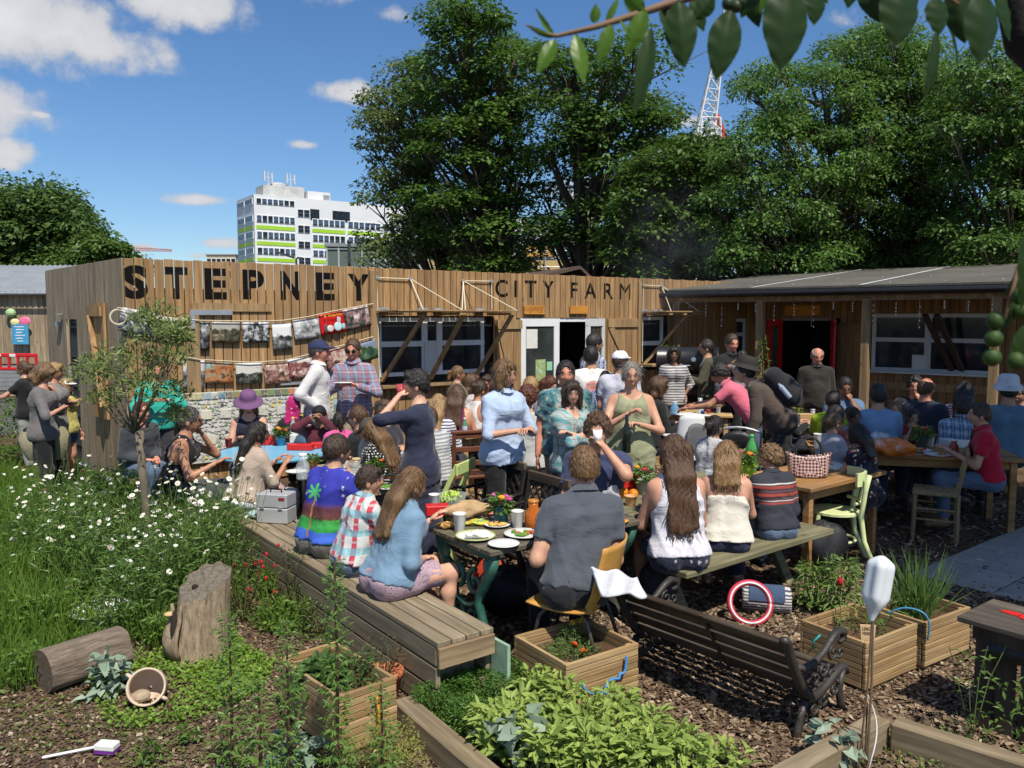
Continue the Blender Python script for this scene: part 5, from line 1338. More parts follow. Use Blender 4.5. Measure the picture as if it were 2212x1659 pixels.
BOXW=WOOD((.33,.21,.095),(.52,.37,.19),0,tint=.3)
def planter(label,near,left,right,h,rows=8,soil=True):
 n_,l_,r_=[Vector((p[0],p[1],0))for p in(near,left,right)];ax=(r_-n_);wx=ax.length;ax.normalize();ay=Vector((-ax.y,ax.x,0))
 if ay.dot(l_-n_)<0:ay=-ay
 wy=(l_-n_).dot(ay);t=thing('wooden_planter',label,'planter',(n_.x,n_.y,0),math.atan2(ax.y,ax.x));ph=(h-.03)/rows
 for k_ in range(rows):
  z=.03+ph*(k_+.5);jig=.002*((k_*3)%2)+(.004 if k_<rows//2 else 0)
  P('slat',BOXW,t,lambda m:m.box((wx/2,.01-jig,z),(wx,.02,ph-.004),None,.002));P('slat',BOXW,t,lambda m:m.box((wx/2,wy-.01+jig,z),(wx,.02,ph-.004),None,.002))
 BX2=WOOD((.33,.21,.095),(.52,.37,.19),1,tint=.3)
 for k_ in range(rows):
  z=.03+ph*(k_+.5)
  P('slat',BX2,t,lambda m:m.box((.01,wy/2,z),(.019,wy-.045,ph-.004),None,.002));P('slat',BX2,t,lambda m:m.box((wx-.01,wy/2,z),(.019,wy-.045,ph-.004),None,.002))
 for x,y in((.035,.035),(wx-.035,.035),(.035,wy-.035),(wx-.035,wy-.035)):P('corner_post',BOXW,t,lambda m:m.box((x,y,h/2-.005),(.035,.035,h-.02)))
 P('skid',BOXW,t,lambda m:m.box((wx/2,.05,.012),(wx*.8,.07,.024)));P('skid',BOXW,t,lambda m:m.box((wx/2,wy-.06,.012),(wx*.8,.07,.024)))
 P('soil',SOIL,t,lambda m:m.box((wx/2,wy/2,h*.40),(wx-.05,wy-.05,h*.7)))
 return t,(wx,wy,math.atan2(ax.y,ax.x),n_,ax,ay)
HB=.31
box_m,bm_i=planter('pale slatted planter with marigolds and a blue rope on its side',G(1223,1436,HB),G(1100,1375,HB),G(1379,1388,HB),HB)
box_l,bl_i=planter('slatted planter beside tall green stems, orange rope on its front',G(728,1506,.32),G(551,1436,.32),G(856,1461,.32),.32)
box_v,bv_i=planter('slatted planter holding the lemon verbena marker',G(1871,1389,.3),G(1706,1346,.3),G(1982,1346,.3),.3)
box_g,bg_i=planter('slatted planter with tall grassy leaves next to the paving',G(2000,1345,.3),G(1905,1306,.3),G(2096,1310,.3),.3)
TW=WOOD((.10,.085,.06),(.20,.17,.12),0,tint=.25);TPINE=WOOD((.42,.27,.12),(.58,.40,.20),0,tint=.12);TGREY=WOOD((.24,.20,.15),(.40,.35,.27),0,tint=.15)
TORG=WOOD((.30,.15,.05),(.44,.25,.10),0,tint=.15);TGRN=WOOD((.15,.14,.075),(.27,.25,.15),0,tint=.2)
def table(label,c,L,Wd,ang,h=.74,nb=5,mat=TPINE,leg=.06,group=None):
 t=thing('table',label,'table',(c[0],c[1],0),ang,group);w=Wd/nb
 for q in range(nb):P('board',mat,t,lambda m:m.box((0,-Wd/2+w*(q+.5),h-.016),(L,w-.006,.032),None,.003))
 P('apron',mat,t,lambda m:(m.box((0,0,h-.075),(L-.16,Wd-.14,.085))))
 for x in(-1,1):
  for y in(-1,1):P('leg',mat,t,lambda m:m.box((x*(L/2-.09),y*(Wd/2-.08),(h-.035)/2),(leg,leg,h-.035),None,.004))
 return t
A_D=math.atan2(dd.y,dd.x);A_P=math.atan2(dp.y,dp.x)
T1=G(592,974,.74);t=thing('round_table','round pale blue topped table in front of the mosaic panel','table',(T1.x,T1.y,0))
BLUET=M((.17,.42,.60),.35,.08,3,.05)
P('table_top',BLUET,t,lambda m:m.lathe([(.50,.70),(.545,.705),(.55,.72),(.545,.738),(.50,.74)],40));P('leg',TGREY,t,lambda m:(m.lathe([(.28,0),(.27,.03),(.05,.05),(.045,.69),(.2,.70)],14)))
T2c=Vector((-1.26,6.83,0));table('grey plank table with jars and a red-capped water bottle',T2c,1.35,.72,A_D,.74,5,TGREY)
T3c=Vector((.17,5.22,0));H3=.73
t=thing('iron_table','dark plank table on ornate green cast iron ends, laid with plates','table',(T3c.x,T3c.y,0),A_P);L3,W3=1.25,.70
for q in range(6):P('board',TW,t,lambda m:m.box((0,-W3/2+W3/6*(q+.5),H3-.014),(L3,W3/6-.008,.028),None,.003))
IRONG=M((.03,.11,.08),.5,.25,12,.3,.45)
def scroll(m,c,r0,r1,a0,turns,rad,plane,n=22):
 ux,uz=plane;m.tube([Vector(c)+ux*((r0+(r1-r0)*i/n)*math.cos(a0+turns*2*math.pi*i/n))+uz*((r0+(r1-r0)*i/n)*math.sin(a0+turns*2*math.pi*i/n))for i in range(n+1)],[rad*(1-.4*i/n)for i in range(n+1)],6)
for e in(-1,1):
 x=e*(L3/2-.06);UX,UZ=Vector((0,1,0)),Vector((0,0,1))
 fr_=P('end_frame',IRONG,t,lambda m:(m.bar((x,-W3/2+.03,H3-.05),(x,W3/2-.03,H3-.05),.05,.045),[m.tube([(x,s*.30,H3-.06),(x,s*.27,.58),(x,s*.17,.44),(x,s*.13,.36),(x,s*.20,.22),(x,s*.26,.10),(x,s*.31,.0)],[.034,.032,.03,.03,.027,.026,.034],8)for s in(-1,1)],m.tube([(x,-.16,.40),(x,-.08,.33),(x,0,.31),(x,.08,.33),(x,.16,.40)],.018,6),m.tube([(x,-.22,.16),(x,0,.20),(x,.22,.16)],.014,6)),True)
 for s in(-1,1):
  P('scroll',IRONG,fr_,lambda m:(scroll(m,(x,s*.10,.47),.085,.015,R(90),s*1.4,.019,(UX,UZ))),True);P('scroll',IRONG,fr_,lambda m:(scroll(m,(x,s*.075,.26),.06,.012,R(200),-s*1.3,.017,(UX,UZ))),True)
  P('leaf_ornament',IRONG,fr_,lambda m:(m.ball((x,s*.24,.60),(.018,.065,.06),8,6),m.ball((x,s*.20,.50),(.016,.04,.06),8,6)),True)
T4c=Vector((1.28,6.22,0));A4=math.atan2(.62,.78)
t=thing('picnic_table','heavy dark picnic table with fixed bench seats','table',(T4c.x,T4c.y,0),A4);L4=1.75
for q in range(5):P('board',TGRN,t,lambda m:m.box((0,-.30+.15*q,.72),(L4,.142,.04),None,.005))
for s in(-1,1):
 for q in(0,1):P('seat_board',TGRN,t,lambda m:m.box((.02,s*(.60+.145*q),.43),(L4,.138,.04),None,.005))
for x in(-.62,.62):
 P('cross_beam',TGRN,t,lambda m:m.box((x,0,.38),(.045,1.45,.09)));P('top_beam',TGRN,t,lambda m:m.box((x+.05,0,.67),(.045,.68,.07)))
 for s in(-1,1):P('leg',TGRN,t,lambda m:m.bar((x+.05,s*.22,.66),(x+.05,s*.58,.0),.045,.09,(1,0,0)))
T5c=G(1752,1036,.74)+Vector((.12,.28,0));table('orange-brown table carrying the woven handbag',T5c,1.2,.7,A4,.74,5,TORG)
T6c=Vector((4.02,8.15,0));table('long brown table in the shade crowded with picnic food',T6c,1.9,.8,R(-14),.74,5,TORG)
T7c=G(1742,914,.74)+Vector((0,.15,0));table('pale slatted table near the red doors with a wooden crate on it',T7c,1.2,.65,EANG,.74,5,TPINE)
T8c=G(1497,891,.74)+Vector((0,.1,0));table('light wooden table with paint pots and a glass vase',T8c,1.1,.75,R(-12),.74,5,TPINE)
T9c=G(1006,934,.74)+Vector((-.15,.35,0));table('pine table behind the brown ladder-back chair',T9c,1.3,.7,R(-50),.74,5,TPINE)
T10c=Vector((-.15,10.15,0));table('pine table under the awning flap',T10c,1.4,.65,WANG,.74,5,TPINE)
T11c=Vector((4.55,9.85,0));table('dark table under the veranda beside the wing wall',T11c,1.3,.7,EANG,.74,5,TORG)
def ladder_chair(label,loc,yaw,mat,slats=3,h=.92,group=None,rails=True):
 t=thing('wooden_chair',label,'chair',loc,R(yaw),group);w,d=.40,.38
 P('seat',mat,t,lambda m:m.box((0,0,.445),(w,d,.03),None,.006))
 for s in(-1,1):
  P('leg',mat,t,lambda m:m.tube([(s*.17,.165,.43),(s*.175,.175,0)],[.02,.016],8));P('back_post',mat,t,lambda m:m.bar((s*.185,-.19,0),(s*.18,-.185,.46),.034,.034));P('back_post',mat,t,lambda m:m.bar((s*.18,-.185,.455),(s*.185,-.25,h),.034,.03))
  P('stretcher',mat,t,lambda m:m.tube([(s*.175,.17,.2),(s*.183,-.18,.2)],.011,6));P('stretcher',mat,t,lambda m:m.tube([(s*.175,.17,.3),(s*.183,-.18,.3)],.011,6))
 for q in range(slats):
  z=.60+(h-.64)*q/max(1,slats-1);y=-.185-.065*(z-.46)/(h-.46)
  P('back_slat',mat,t,lambda m:m.sheet(lambda a,b:((a-.5)*.37,y-.02*math.sin(a*math.pi),z+(b-.5)*(.05+.012*math.sin(a*math.pi))),6,1)if False else m.box((0,y,z),(.37,.016,.055),None,.005))
 P('top_rail',mat,t,lambda m:m.box((0,-.252,h-.005),(.44,.03,.035),None,.008))if rails else None
 return t
CHW=WOOD((.26,.18,.085),(.40,.29,.15),2,tint=.1);CHR=M((.13,.045,.022),.5,.2,8,.1)
ladder_chair('plain wooden chair with two shaped back slats at the edge of the paving',(4.0,7.55,0),62,CHW,2,.84)
ladder_chair('reddish brown ladder-back chair beside the pine table',AT(1003,685,8.35)*1.0-Vector((0,0,CAM_H)),20,CHR,3,.93)
ladder_chair('wooden chair under the person in the pink polo shirt',AT(1600,685,9.7)-Vector((0,0,CAM_H)),60,CHR,3,.85)
BGR=M((.60,.66,.33),.45,.1,6,.08)
t=thing('bentwood_chair','pale green bentwood chair with curved top rail and spindles','chair',(2.72,6.72,0),R(78))
P('seat',BGR,t,lambda m:m.lathe([(.19,.44),(.205,.445),(.205,.465),(.19,.47)],20));P('seat_ring',BGR,t,lambda m:m.tube([(.17*math.cos(a),.17*math.sin(a),.22)for a in np.linspace(0,2*math.pi,21)],.012,6))
for s in(-1,1):
 P('leg',BGR,t,lambda m:m.tube([(s*.14,.15,.44),(s*.16,.2,0)],[.02,.016],8));P('back_leg',BGR,t,lambda m:m.tube([(s*.22,-.30,0),(s*.19,-.2,.25),(s*.175,-.175,.45),(s*.18,-.2,.66),(s*.19,-.225,.80)],[.021,.022,.022,.02,.02],8),True)
P('top_rail',BGR,t,lambda m:m.sheet(lambda a,b:(.215*math.sin((a-.5)*2.3),-.06-.18*math.cos((a-.5)*2.3),.70+b*.11),14,1)).modifiers.new('s','SOLIDIFY').thickness=.022
P('back_rail',BGR,t,lambda m:m.tube([(.18*math.sin(a),-.07-.13*math.cos(a),.55)for a in np.linspace(-1.1,1.1,9)],.014,6))
for q in range(4):a=-.45+.3*q;P('spindle',BGR,t,lambda m:m.tube([(.18*math.sin(a),-.07-.13*math.cos(a),.55),(.2*math.sin(a),-.075-.155*math.cos(a),.72)],.008,6))
t=thing('folding_chair','lime green folding chair behind the woman in the navy dress','chair',(AT(958,685,6.95).x,6.95,0),R(70));LIMEC=M((.50,.60,.22),.5,.08,6,.05)
for s in(-1,1):P('frame_leg',LIMEC,t,lambda m:m.bar((s*.19,.2,0),(s*.18,-.2,.84),.022,.04));P('frame_leg',LIMEC,t,lambda m:m.bar((s*.16,-.2,0),(s*.16,.17,.44),.022,.035))
P('seat',LIMEC,t,lambda m:m.box((0,.0,.45),(.36,.34,.025),None,.005));P('back_slat',LIMEC,t,lambda m:(m.box((0,-.2,.80),(.4,.02,.10),None,.005)))
IRON=M((.022,.019,.017),.5,.3,14,.35,.4);RUSTW=WOOD((.09,.06,.04),(.17,.12,.085),0,tint=.2)
def lattice_chair(label,loc,yaw,w=.52):
 t=thing('lattice_armchair',label,'chair',loc,R(yaw),'iron lattice armchairs')
 P('top_rail',RUSTW,t,lambda m:m.box((0,-.285,.835),(w,.03,.075),None,.006))
 bk=P('back_frame',IRON,t,lambda m:(m.bar((-w/2+.015,-.20,.40),(-w/2+.015,-.285,.82),.03,.025),m.bar((w/2-.015,-.20,.40),(w/2-.015,-.285,.82),.03,.025),m.bar((-w/2,-.205,.42),(w/2,-.205,.42),.025,.03)))
 for s in(-1,1):
  for q in range(-3,7):
   xa=-w/2+q*w/6;pts=[]
   for k_ in np.linspace(0,1,12):
    x=xa+k_*.38;
    if-w/2+.02<x<w/2-.02:pts.append((s*x,-.205-.085*k_+.004*s,.43+.37*k_))
   if len(pts)>1:P('lattice_strip',IRON,bk,lambda m:m.bar(pts[0],pts[-1],.018,.006,(0,1,.2)))
 P('seat',IRON,t,lambda m:[m.box((0,-.16+.085*q,.41),(w-.04,.06,.02))for q in range(5)]and None)
 for s in(-1,1):
  P('arm',IRON,t,lambda m:m.tube([(s*w/2,-.24,.62),(s*w/2,-.08,.60),(s*w/2,.12,.615),(s*w/2,.2,.60),(s*w/2,.21,.56),(s*w/2,.17,.55)],.015,6),True)
  P('scroll',IRON,t,lambda m:(scroll(m,(s*w/2,.05,.52),.06,.015,R(90),1.2,.010,(Vector((0,1,0)),Vector((0,0,1))))),True)
  P('leg',IRON,t,lambda m:m.tube([(s*w/2,.16,.58),(s*w/2,.19,.4),(s*w/2,.15,.2),(s*w/2,.22,0)],.017,6),True);P('leg',IRON,t,lambda m:m.tube([(s*w/2,-.2,.42),(s*w/2,-.18,.2),(s*w/2,-.28,0)],.017,6),True)
 return t
yaw_lc=math.degrees(math.atan2(-(-.82),-.57))
lattice_chair('dark iron lattice-backed armchair behind the fruit and grapes',(-.28,6.72,0),math.degrees(math.atan2(.82,-.57)),.56);lattice_chair('iron lattice-backed armchair with a worn greenish rail beside the flower pot',(.05,5.98,0),math.degrees(math.atan2(.82,-.57)),.52)
PLY=M((.50,.26,.06),.35,.15,5,.05,.4);CHROME=M((.10,.085,.075),.4,.2,8,.1,.5,.6)
oc=AT(1246,685,4.60);t=thing('shell_chair','orange moulded shell chair on bent tube legs','chair',(oc.x,oc.y,0),R(64))
def shell(a,b):
 x=(a-.5)*.42;k_=b*2
 if k_<1:y=.22-.40*k_;z=.445-.02*math.sin(k_*math.pi)+.02*(1-k_)*abs(a-.5)+(.0 if k_<.9 else .005)
 else:
  q=k_-1;y=-.18-.085*q-.03*math.sin(min(1,q*3)*math.pi/2);z=.45+.37*q
 return(x*(1-.12*max(0,k_-1.5)),y+.05*(2*a-1)**2*(1 if k_>1 else 0),z)
P('shell',PLY,t,lambda m:m.sheet(shell,10,22),True).modifiers.new('s','SOLIDIFY').thickness=.011
for s in(-1,1):P('leg_frame',CHROME,t,lambda m:m.tube([(s*.2,.24,0),(s*.17,.15,.38),(s*.16,.11,.425),(s*.16,-.10,.425),(s*.17,-.14,.38),(s*.2,-.26,0)],.012,8),True)
wc=AT(1302,1226,4.52);t2=MB()
def cloth_fn(a,b):
 p=AT(1275+98*a+22*b,1225+22*a+(62-20*a)*b+5*math.sin(9*a),4.26+.22*a-.04*b);return p+Vector((.0,.012*math.sin(a*14+b*5),0))
tag(P('folded_towel',CLOTH('plain',[(.62,.63,.68)]),None,lambda m:m.sheet(cloth_fn,18,12),True),'white cloth draped between the orange chair back and the bench','cloth').modifiers.new('s','SOLIDIFY').thickness=.015
BK0,BK1=G(1332,1262,.53),G(1700,1384,.53);BK0.z=BK1.z=0;bdv=(BK1-BK0);BLn=bdv.length;bdv.normalize();bfv=Vector((-bdv.y,bdv.x,0))
if bfv.x<0:bfv=-bfv
BK0+=bfv*.06;BK1+=bfv*.06
t=thing('park_bench','old dark slatted park bench with scrolled cast iron arms','bench',(BK0.x,BK0.y,0),math.atan2(bdv.y,bdv.x));t.scale=(1,1,.86)
BSL=WOOD((.045,.030,.020),(.095,.068,.048),0,tint=.3,rough=.6)
for q in range(4):P('back_slat',BSL,t,lambda m:m.box((BLn/2,.145-.048*q,.265+.088*q),(BLn,.022,.07),Matrix.Rotation(R(28),3,'X'),.004))
P('back_slat',BSL,t,lambda m:m.box((BLn/2,-.048,.585),(BLn+.02,.035,.045),Matrix.Rotation(R(28),3,'X'),.006))
for q in range(5):P('seat_slat',BSL,t,lambda m:m.box((BLn/2,.215+.07*q,.225+.008*q),(BLn,.056,.022),None,.004))
IRONB=M((.035,.030,.026),.5,.3,16,.4,.45)
for x in(.0,BLn):
 XY,ZZ=Vector((0,1,0)),Vector((0,0,1))
 e=P('iron_end',IRONB,t,lambda m:(m.tube([(x,-.10,.635),(x,-.075,.62),(x,-.055,.585),(x,-.01,.48),(x,.05,.36),(x,.115,.25),(x,.17,.20),(x,.25,.195),(x,.34,.225),(x,.43,.27),(x,.49,.285),(x,.53,.265),(x,.545,.225)],[.02,.026,.026,.025,.025,.027,.028,.027,.025,.025,.024,.022,.018],8),m.tube([(x,.02,.44),(x,.10,.40),(x,.2,.40),(x,.3,.44),(x,.38,.50),(x,.44,.525),(x,.50,.50),(x,.50,.455),(x,.46,.445)],[.018,.02,.02,.02,.022,.024,.022,.018,.014],8),m.tube([(x,.13,.2),(x,.09,.12),(x,.07,.05),(x,.04,-.02)],[.024,.02,.022,.026],8),m.tube([(x,.5,.27),(x,.47,.14),(x,.49,.06),(x,.52,-.02)],[.022,.02,.02,.026],8)),True)
 for c,r0,a0,tn in(((.40,.40),.055,90,1.3),((.30,.33),.05,20,-1.3),((.22,.30),.04,180,1.2),((.13,.34),.035,0,1.2),((.12,.10),.055,100,1.3),((.22,.12),.05,60,-1.3),((.32,.14),.05,120,1.2),((.42,.17),.05,60,-1.3),((.47,.38),.035,200,1.1),((.38,.27),.03,0,1)):
  P('scroll',IRONB,e,lambda m:scroll(m,(x,c[0],c[1]),r0,.008,R(a0),tn,.0105,(XY,ZZ),16),True)
P('strap',M((.06,.03,.02),.6),t,lambda m:m.bar((BLn*.55,.15,.235),(BLn*.55,-.07,.60),.022,.006,(0,1,0)))
DKW=WOOD((.028,.018,.014),(.060,.042,.034),2,tint=.3);DKT=WOOD((.075,.062,.05),(.15,.13,.105),0,tint=.2)
c0,cb2=G(2080,1334,.57),G(2158,1296,.57);a0=(cb2-c0);w0_=a0.length;a0.normalize();b0=Vector((a0.y,-a0.x,0))
t=thing('slatted_table','dark brown slatted box table with red paint spilled on top','table',(c0.x,c0.y,0),math.atan2(b0.y,b0.x))
for q in range(4):P('top_board',DKT,t,lambda m:m.box((.55,w0_*(q+.5)/4,.555),(1.16,w0_/4-.006,.03),None,.004))
P('rail',DKW,t,lambda m:m.box((.55,.06,.50),(1.04,.03,.075)));P('rail',DKW,t,lambda m:m.box((.06,w0_/2,.50),(.03,w0_-.12,.075)))
for q in range(10):P('slat',DKW,t,lambda m:m.box((.08+q*.105,.075,.235),(.085,.02,.47),None,.004))
for q in range(3):P('slat',DKW,t,lambda m:m.box((.075,.12+q*.11,.235),(.02,.085,.47),None,.004))
P('black_liner',M((.015,.015,.016),.35),t,lambda m:m.sheet(lambda a,b:(.1+a*.9,.056-.02*math.sin(b*3)-.006*math.sin(a*30),.46-.09*b+.02*math.sin(a*9)),30,4),True)
P('red_paint',M((.55,.02,.012),.4,.15,20,.1),t,lambda m:[m.prism([(.30+dx+r_*1.7*(1+.25*math.sin(3*a+dx*9))*math.cos(a),w0_*.52+dy+r_*.75*(1+.2*math.sin(5*a))*math.sin(a))for a in np.linspace(0,2*math.pi,18)[:-1]],.571,.5735)for dx,dy,r_ in((0,0,.075),)])
P('red_paint',M((.55,.02,.012),.4,.15,20,.1),t,lambda m:[m.prism([(.13+.055*(1+.2*math.sin(4*a))*math.cos(a),w0_*.62+.03*math.sin(a))for a in np.linspace(0,2*math.pi,14)[:-1]],.571,.5735)])
bq=AT(1488,685,12.3);t=thing('drum_barbecue','black double-drum barbecue smoker beside the veranda post','barbecue',(bq.x,bq.y,0),R(-18));BBK=M((.016,.016,.018),.35,.3,8,.1,.5)
for z,r_ in((1.42,.21),(.98,.20)):
 P('drum',BBK,t,lambda m:m.lathe([(.02,-.46),(r_,-.455),(r_+.008,-.45),(r_,-.44),(r_,.44),(r_+.008,.45),(r_,.455),(.02,.46)],24,(0,0,z),(1,0,0)),True)
for x in(-.35,.35):
 P('stand',BBK,t,lambda m:[m.bar((x,y,0),(x*.9,y*.6,1.0),.04,.04)for y in(-.22,.22)]);P('bracket',BBK,t,lambda m:m.box((x*.85,0,1.2),(.04,.1,.3)))
P('gauge',GALV,t,lambda m:m.lathe([(.035,0),(.035,.02),(.005,.022)],12,(.1,-.21,1.45),(0,-1,0)));P('handle',GALV,t,lambda m:m.tube([(-.2,-.21,1.36),(-.2,-.26,1.36),(.05,-.26,1.36),(.05,-.21,1.36)],.01,6))
hc_=AT(1497,685,8.9);t=thing('high_chair','white plastic high chair with a grey liner at the light wooden table','chair',(hc_.x,hc_.y,0),R(10));HW=M((.72,.72,.72),.3,.03,3,0);HG=M((.12,.12,.125),.6)
P('shell',HW,t,lambda m:m.sheet(lambda a,b:(.19*math.sin((a-.5)*3.0)*(1-.25*b*b),-.14*math.cos((a-.5)*3.0)+.0,.55+b*.48-.05*(2*a-1)**2*b),14,8),True).modifiers.new('s','SOLIDIFY').thickness=.03
P('liner',HG,t,lambda m:m.sheet(lambda a,b:(.15*math.sin((a-.5)*2.6)*(1-.3*b),-.165-.008*math.sin(b*3),.60+b*.33-.06*(2*a-1)**2),10,6),True).modifiers.new('s','SOLIDIFY').thickness=.012
P('seat',HW,t,lambda m:m.lathe([(.17,.52),(.19,.53),(.19,.56),(.17,.57)],18));P('tray',HW,t,lambda m:m.box((0,.2,.74),(.44,.26,.025),None,.01))
for s in(-1,1):
 for y in(-1,1):P('leg',HW,t,lambda m:m.tube([(s*.16,y*.12,.55),(s*.26,y*.27,0)],.018,8))
pc=AT(1598,685,8.3);t=thing('pushchair','black fabric pushchair with a pale frame behind the dark-haired woman','pushchair',(pc.x,pc.y,0),R(-15));BF=M((.018,.018,.02),.45,.3,12,.4)
P('hood',BF,t,lambda m:m.sheet(lambda a,b:((.5-a)*.44,-.1-.16*math.sin(b*math.pi*.6),.58+.36*b-.22*abs(2*a-1)**3*b),12,8),True).modifiers.new('s','SOLIDIFY').thickness=.02
P('seat',BF,t,lambda m:(m.box((0,.05,.48),(.36,.36,.1),None,.03),m.box((0,.3,.35),(.34,.08,.3),None,.03)))
P('frame',GALV,t,lambda m:(m.tube([(-.23,-.24,.95)]+[(-.23+.46*a,-.26,.98-.05*(2*a-1)**2)for a in np.linspace(0,1,7)]+[(.23,-.24,.95)],.013,6),[m.tube([(s*.23,-.25,.95),(s*.22,0,.45),(s*.22,.32,.1)],.013,6)for s in(-1,1)],[m.tube([(s*.22,.05,.45),(s*.22,-.25,.1)],.013,6)for s in(-1,1)]))
for s in(-1,1):
 for y in(-.25,.32):P('wheel',BF,t,lambda m:m.lathe([(.02,-.02),(.09,-.02),(.1,0),(.09,.02),(.02,.02)],16,(s*.24,y,.1),(1,0,0)))
um0,um1=wu(378),wu(722);zt0=wz(378,853)+.02;zb0=zt0-.85
mo=thing('mosaic_panel','big mosaic panel of pale shards edged with square picture tiles','mosaic',(C0.x,C0.y,0),WANG)
MOW=M((.50,.49,.45),.7,.12,14,.3);OUTM=.10
P('backing',MOW,mo,lambda m:m.box(wloc((um0+um1)/2,(zt0+zb0)/2,OUTM),(um1-um0,.03,zt0-zb0)))
rr_=random.Random(5);TILC=[(.55,.50,.30),(.60,.55,.16),(.20,.28,.12),(.14,.12,.11),(.50,.16,.06),(.25,.42,.55),(.60,.60,.56),(.40,.30,.14),(.55,.42,.08),(.12,.25,.40)]
nt_=23;tw=(um1-um0)/nt_
for q in range(nt_):
 o=P('tile',print_mat(200+q,[TILC[rr_.randrange(10)],TILC[rr_.randrange(10)],TILC[rr_.randrange(10)]],16),mo,lambda m:m.box(wloc(um0+tw*(q+.5),zt0-tw/2,OUTM+.022),(tw*.92,.014,tw*.92),None,.004))
for q in range(5):
 for uu in(um0+tw/2,um1-tw/2):P('tile',print_mat(240+q,[TILC[rr_.randrange(10)],TILC[rr_.randrange(10)],TILC[rr_.randrange(10)]],16),mo,lambda m:m.box(wloc(uu,zt0-tw*(q+1.5),OUTM+.022),(tw*.92,.014,tw*.92),None,.004))
smats=[M(c,.35,.1,9,.1)for c in((.62,.60,.55),(.52,.50,.46),(.40,.40,.38),(.10,.10,.10),(.58,.50,.10),(.22,.32,.14))]
ms=MB();
ny,nx=15,44
for j in range(ny):
 for i in range(nx):
  u_=um0+tw*1.1+(um1-um0-2.2*tw)*(i+.5+rr_.uniform(-.25,.25))/nx;z_=zb0+.03+(zt0-tw*1.1-zb0-.03)*(j+.5+rr_.uniform(-.25,.25))/ny
  ms.cm=rr_.choices(range(6),(4,4,2.2,1.1,.8,.5))[0];n_=rr_.randint(3,5);a_=rr_.uniform(0,6);rad=rr_.uniform(.018,.030)
  ms.prism([(rad*math.cos(a_+2*math.pi*k_/n_),rad*rr_.uniform(.6,1.1)*math.sin(a_+2*math.pi*k_/n_))for k_ in range(n_)],0,.009,Matrix.Rotation(R(90),3,'X'),wloc(u_,z_,OUTM+.016))
o=ms.build('shard',smats,mo);o['kind']='stuff'
for q in range(14):
 u_=um0+tw*2+(um1-um0-4*tw)*(q%7+.5+.2*(q//7))/7.2;z_=zt0-.27-.30*(q//7)
 P('picture_tile',print_mat(260+q,[TILC[(q*3)%10],(.62,.6,.55),TILC[(q*7+1)%10]],18),mo,lambda m:m.box(wloc(u_,z_,OUTM+.026),(.13,.016,.11),Matrix.Rotation(.3*math.sin(q*3),3,'Y'),.004))
def photo(label,px,py,w,h,tilt,mat,extra=None):
 u_,z_=wall_hit(px,py);o=thing('photo_print',label,'photograph',(C0.x,C0.y,0),WANG,'photographs strung on the plank wall')
 sh_=P('print',mat,o,lambda m:m.sheet(lambda a,b:tuple(wloc(u_,z_,.06)+Matrix.Rotation(R(-tilt),3,'Y')@Vector(((a-.5)*w,-.006*(1-b)**2,(b-.5)*h))),6,6),True);sh_.modifiers.new('s','SOLIDIFY').thickness=.002
 return o,u_,z_
BW=[(.02,.02,.02),(.12,.12,.12),(.35,.35,.35),(.72,.72,.72)];BWD=[(.01,.01,.01),(.05,.05,.05),(.2,.2,.2),(.62,.62,.62)]
PH=[('black and white photograph of cattle, first on the upper string',292,695,.36,.27,-12,BW),('colour photograph of a green field, second on the upper string',362,708,.36,.25,-8,[(.03,.05,.015),(.08,.12,.03),(.25,.18,.10),(.5,.48,.4)]),('upright black and white crowd photograph hanging beside the olive tree',427,726,.25,.34,-3,BWD),('dark colour photograph of a vegetable plot on the upper string',485,718,.34,.25,-2,[(.02,.02,.015),(.07,.07,.03),(.16,.12,.07),(.4,.38,.34)]),('black and white photograph of a crowd under white sky',550,718,.34,.25,0,[(.01,.01,.01),(.06,.06,.06),(.5,.5,.5),(.75,.75,.75)]),('upright black and white photograph of a horse',606,727,.25,.34,2,BW),('grey photograph of fences beside the red poster',659,710,.35,.25,6,[(.1,.1,.1),(.3,.3,.3),(.5,.5,.5),(.72,.72,.72)]),('red poster with yellow lettering and pale blue animal shapes',714,698,.36,.27,9,None),('colour photograph of a crowd in a street, last on the upper string',767,686,.37,.28,13,[(.015,.02,.015),(.06,.06,.05),(.35,.2,.2),(.65,.6,.55)]),('upright photograph of people walking, lower string by the olive tree',416,808,.25,.34,-3,[(.03,.035,.04),(.1,.11,.13),(.25,.26,.3),(.6,.55,.55)]),('orange and teal photograph of a tent on the lower string',471,805,.34,.25,-3,[(.03,.05,.05),(.45,.14,.03),(.3,.2,.1),(.2,.4,.42)]),('dark photograph of a crowd under a roof',535,806,.33,.26,0,[(.01,.01,.01),(.03,.04,.02),(.12,.12,.1),(.6,.58,.52)]),('pinkish photograph of faces close together',596,806,.34,.25,2,[(.05,.03,.025),(.25,.12,.09),(.45,.3,.24),(.6,.55,.5)]),('photograph half hidden behind the man in the blue cap',645,794,.33,.25,5,[(.03,.02,.02),(.3,.1,.09),(.5,.4,.36),(.65,.6,.55)]),('photograph of a smiling group between the two men',728,772,.36,.26,12,[(.04,.02,.02),(.35,.15,.12),(.55,.42,.34),(.62,.62,.58)]),('dark green photograph at the end of the lower string',790,757,.30,.26,15,[(.02,.03,.04),(.03,.08,.02),(.08,.14,.05),(.2,.25,.35)])]
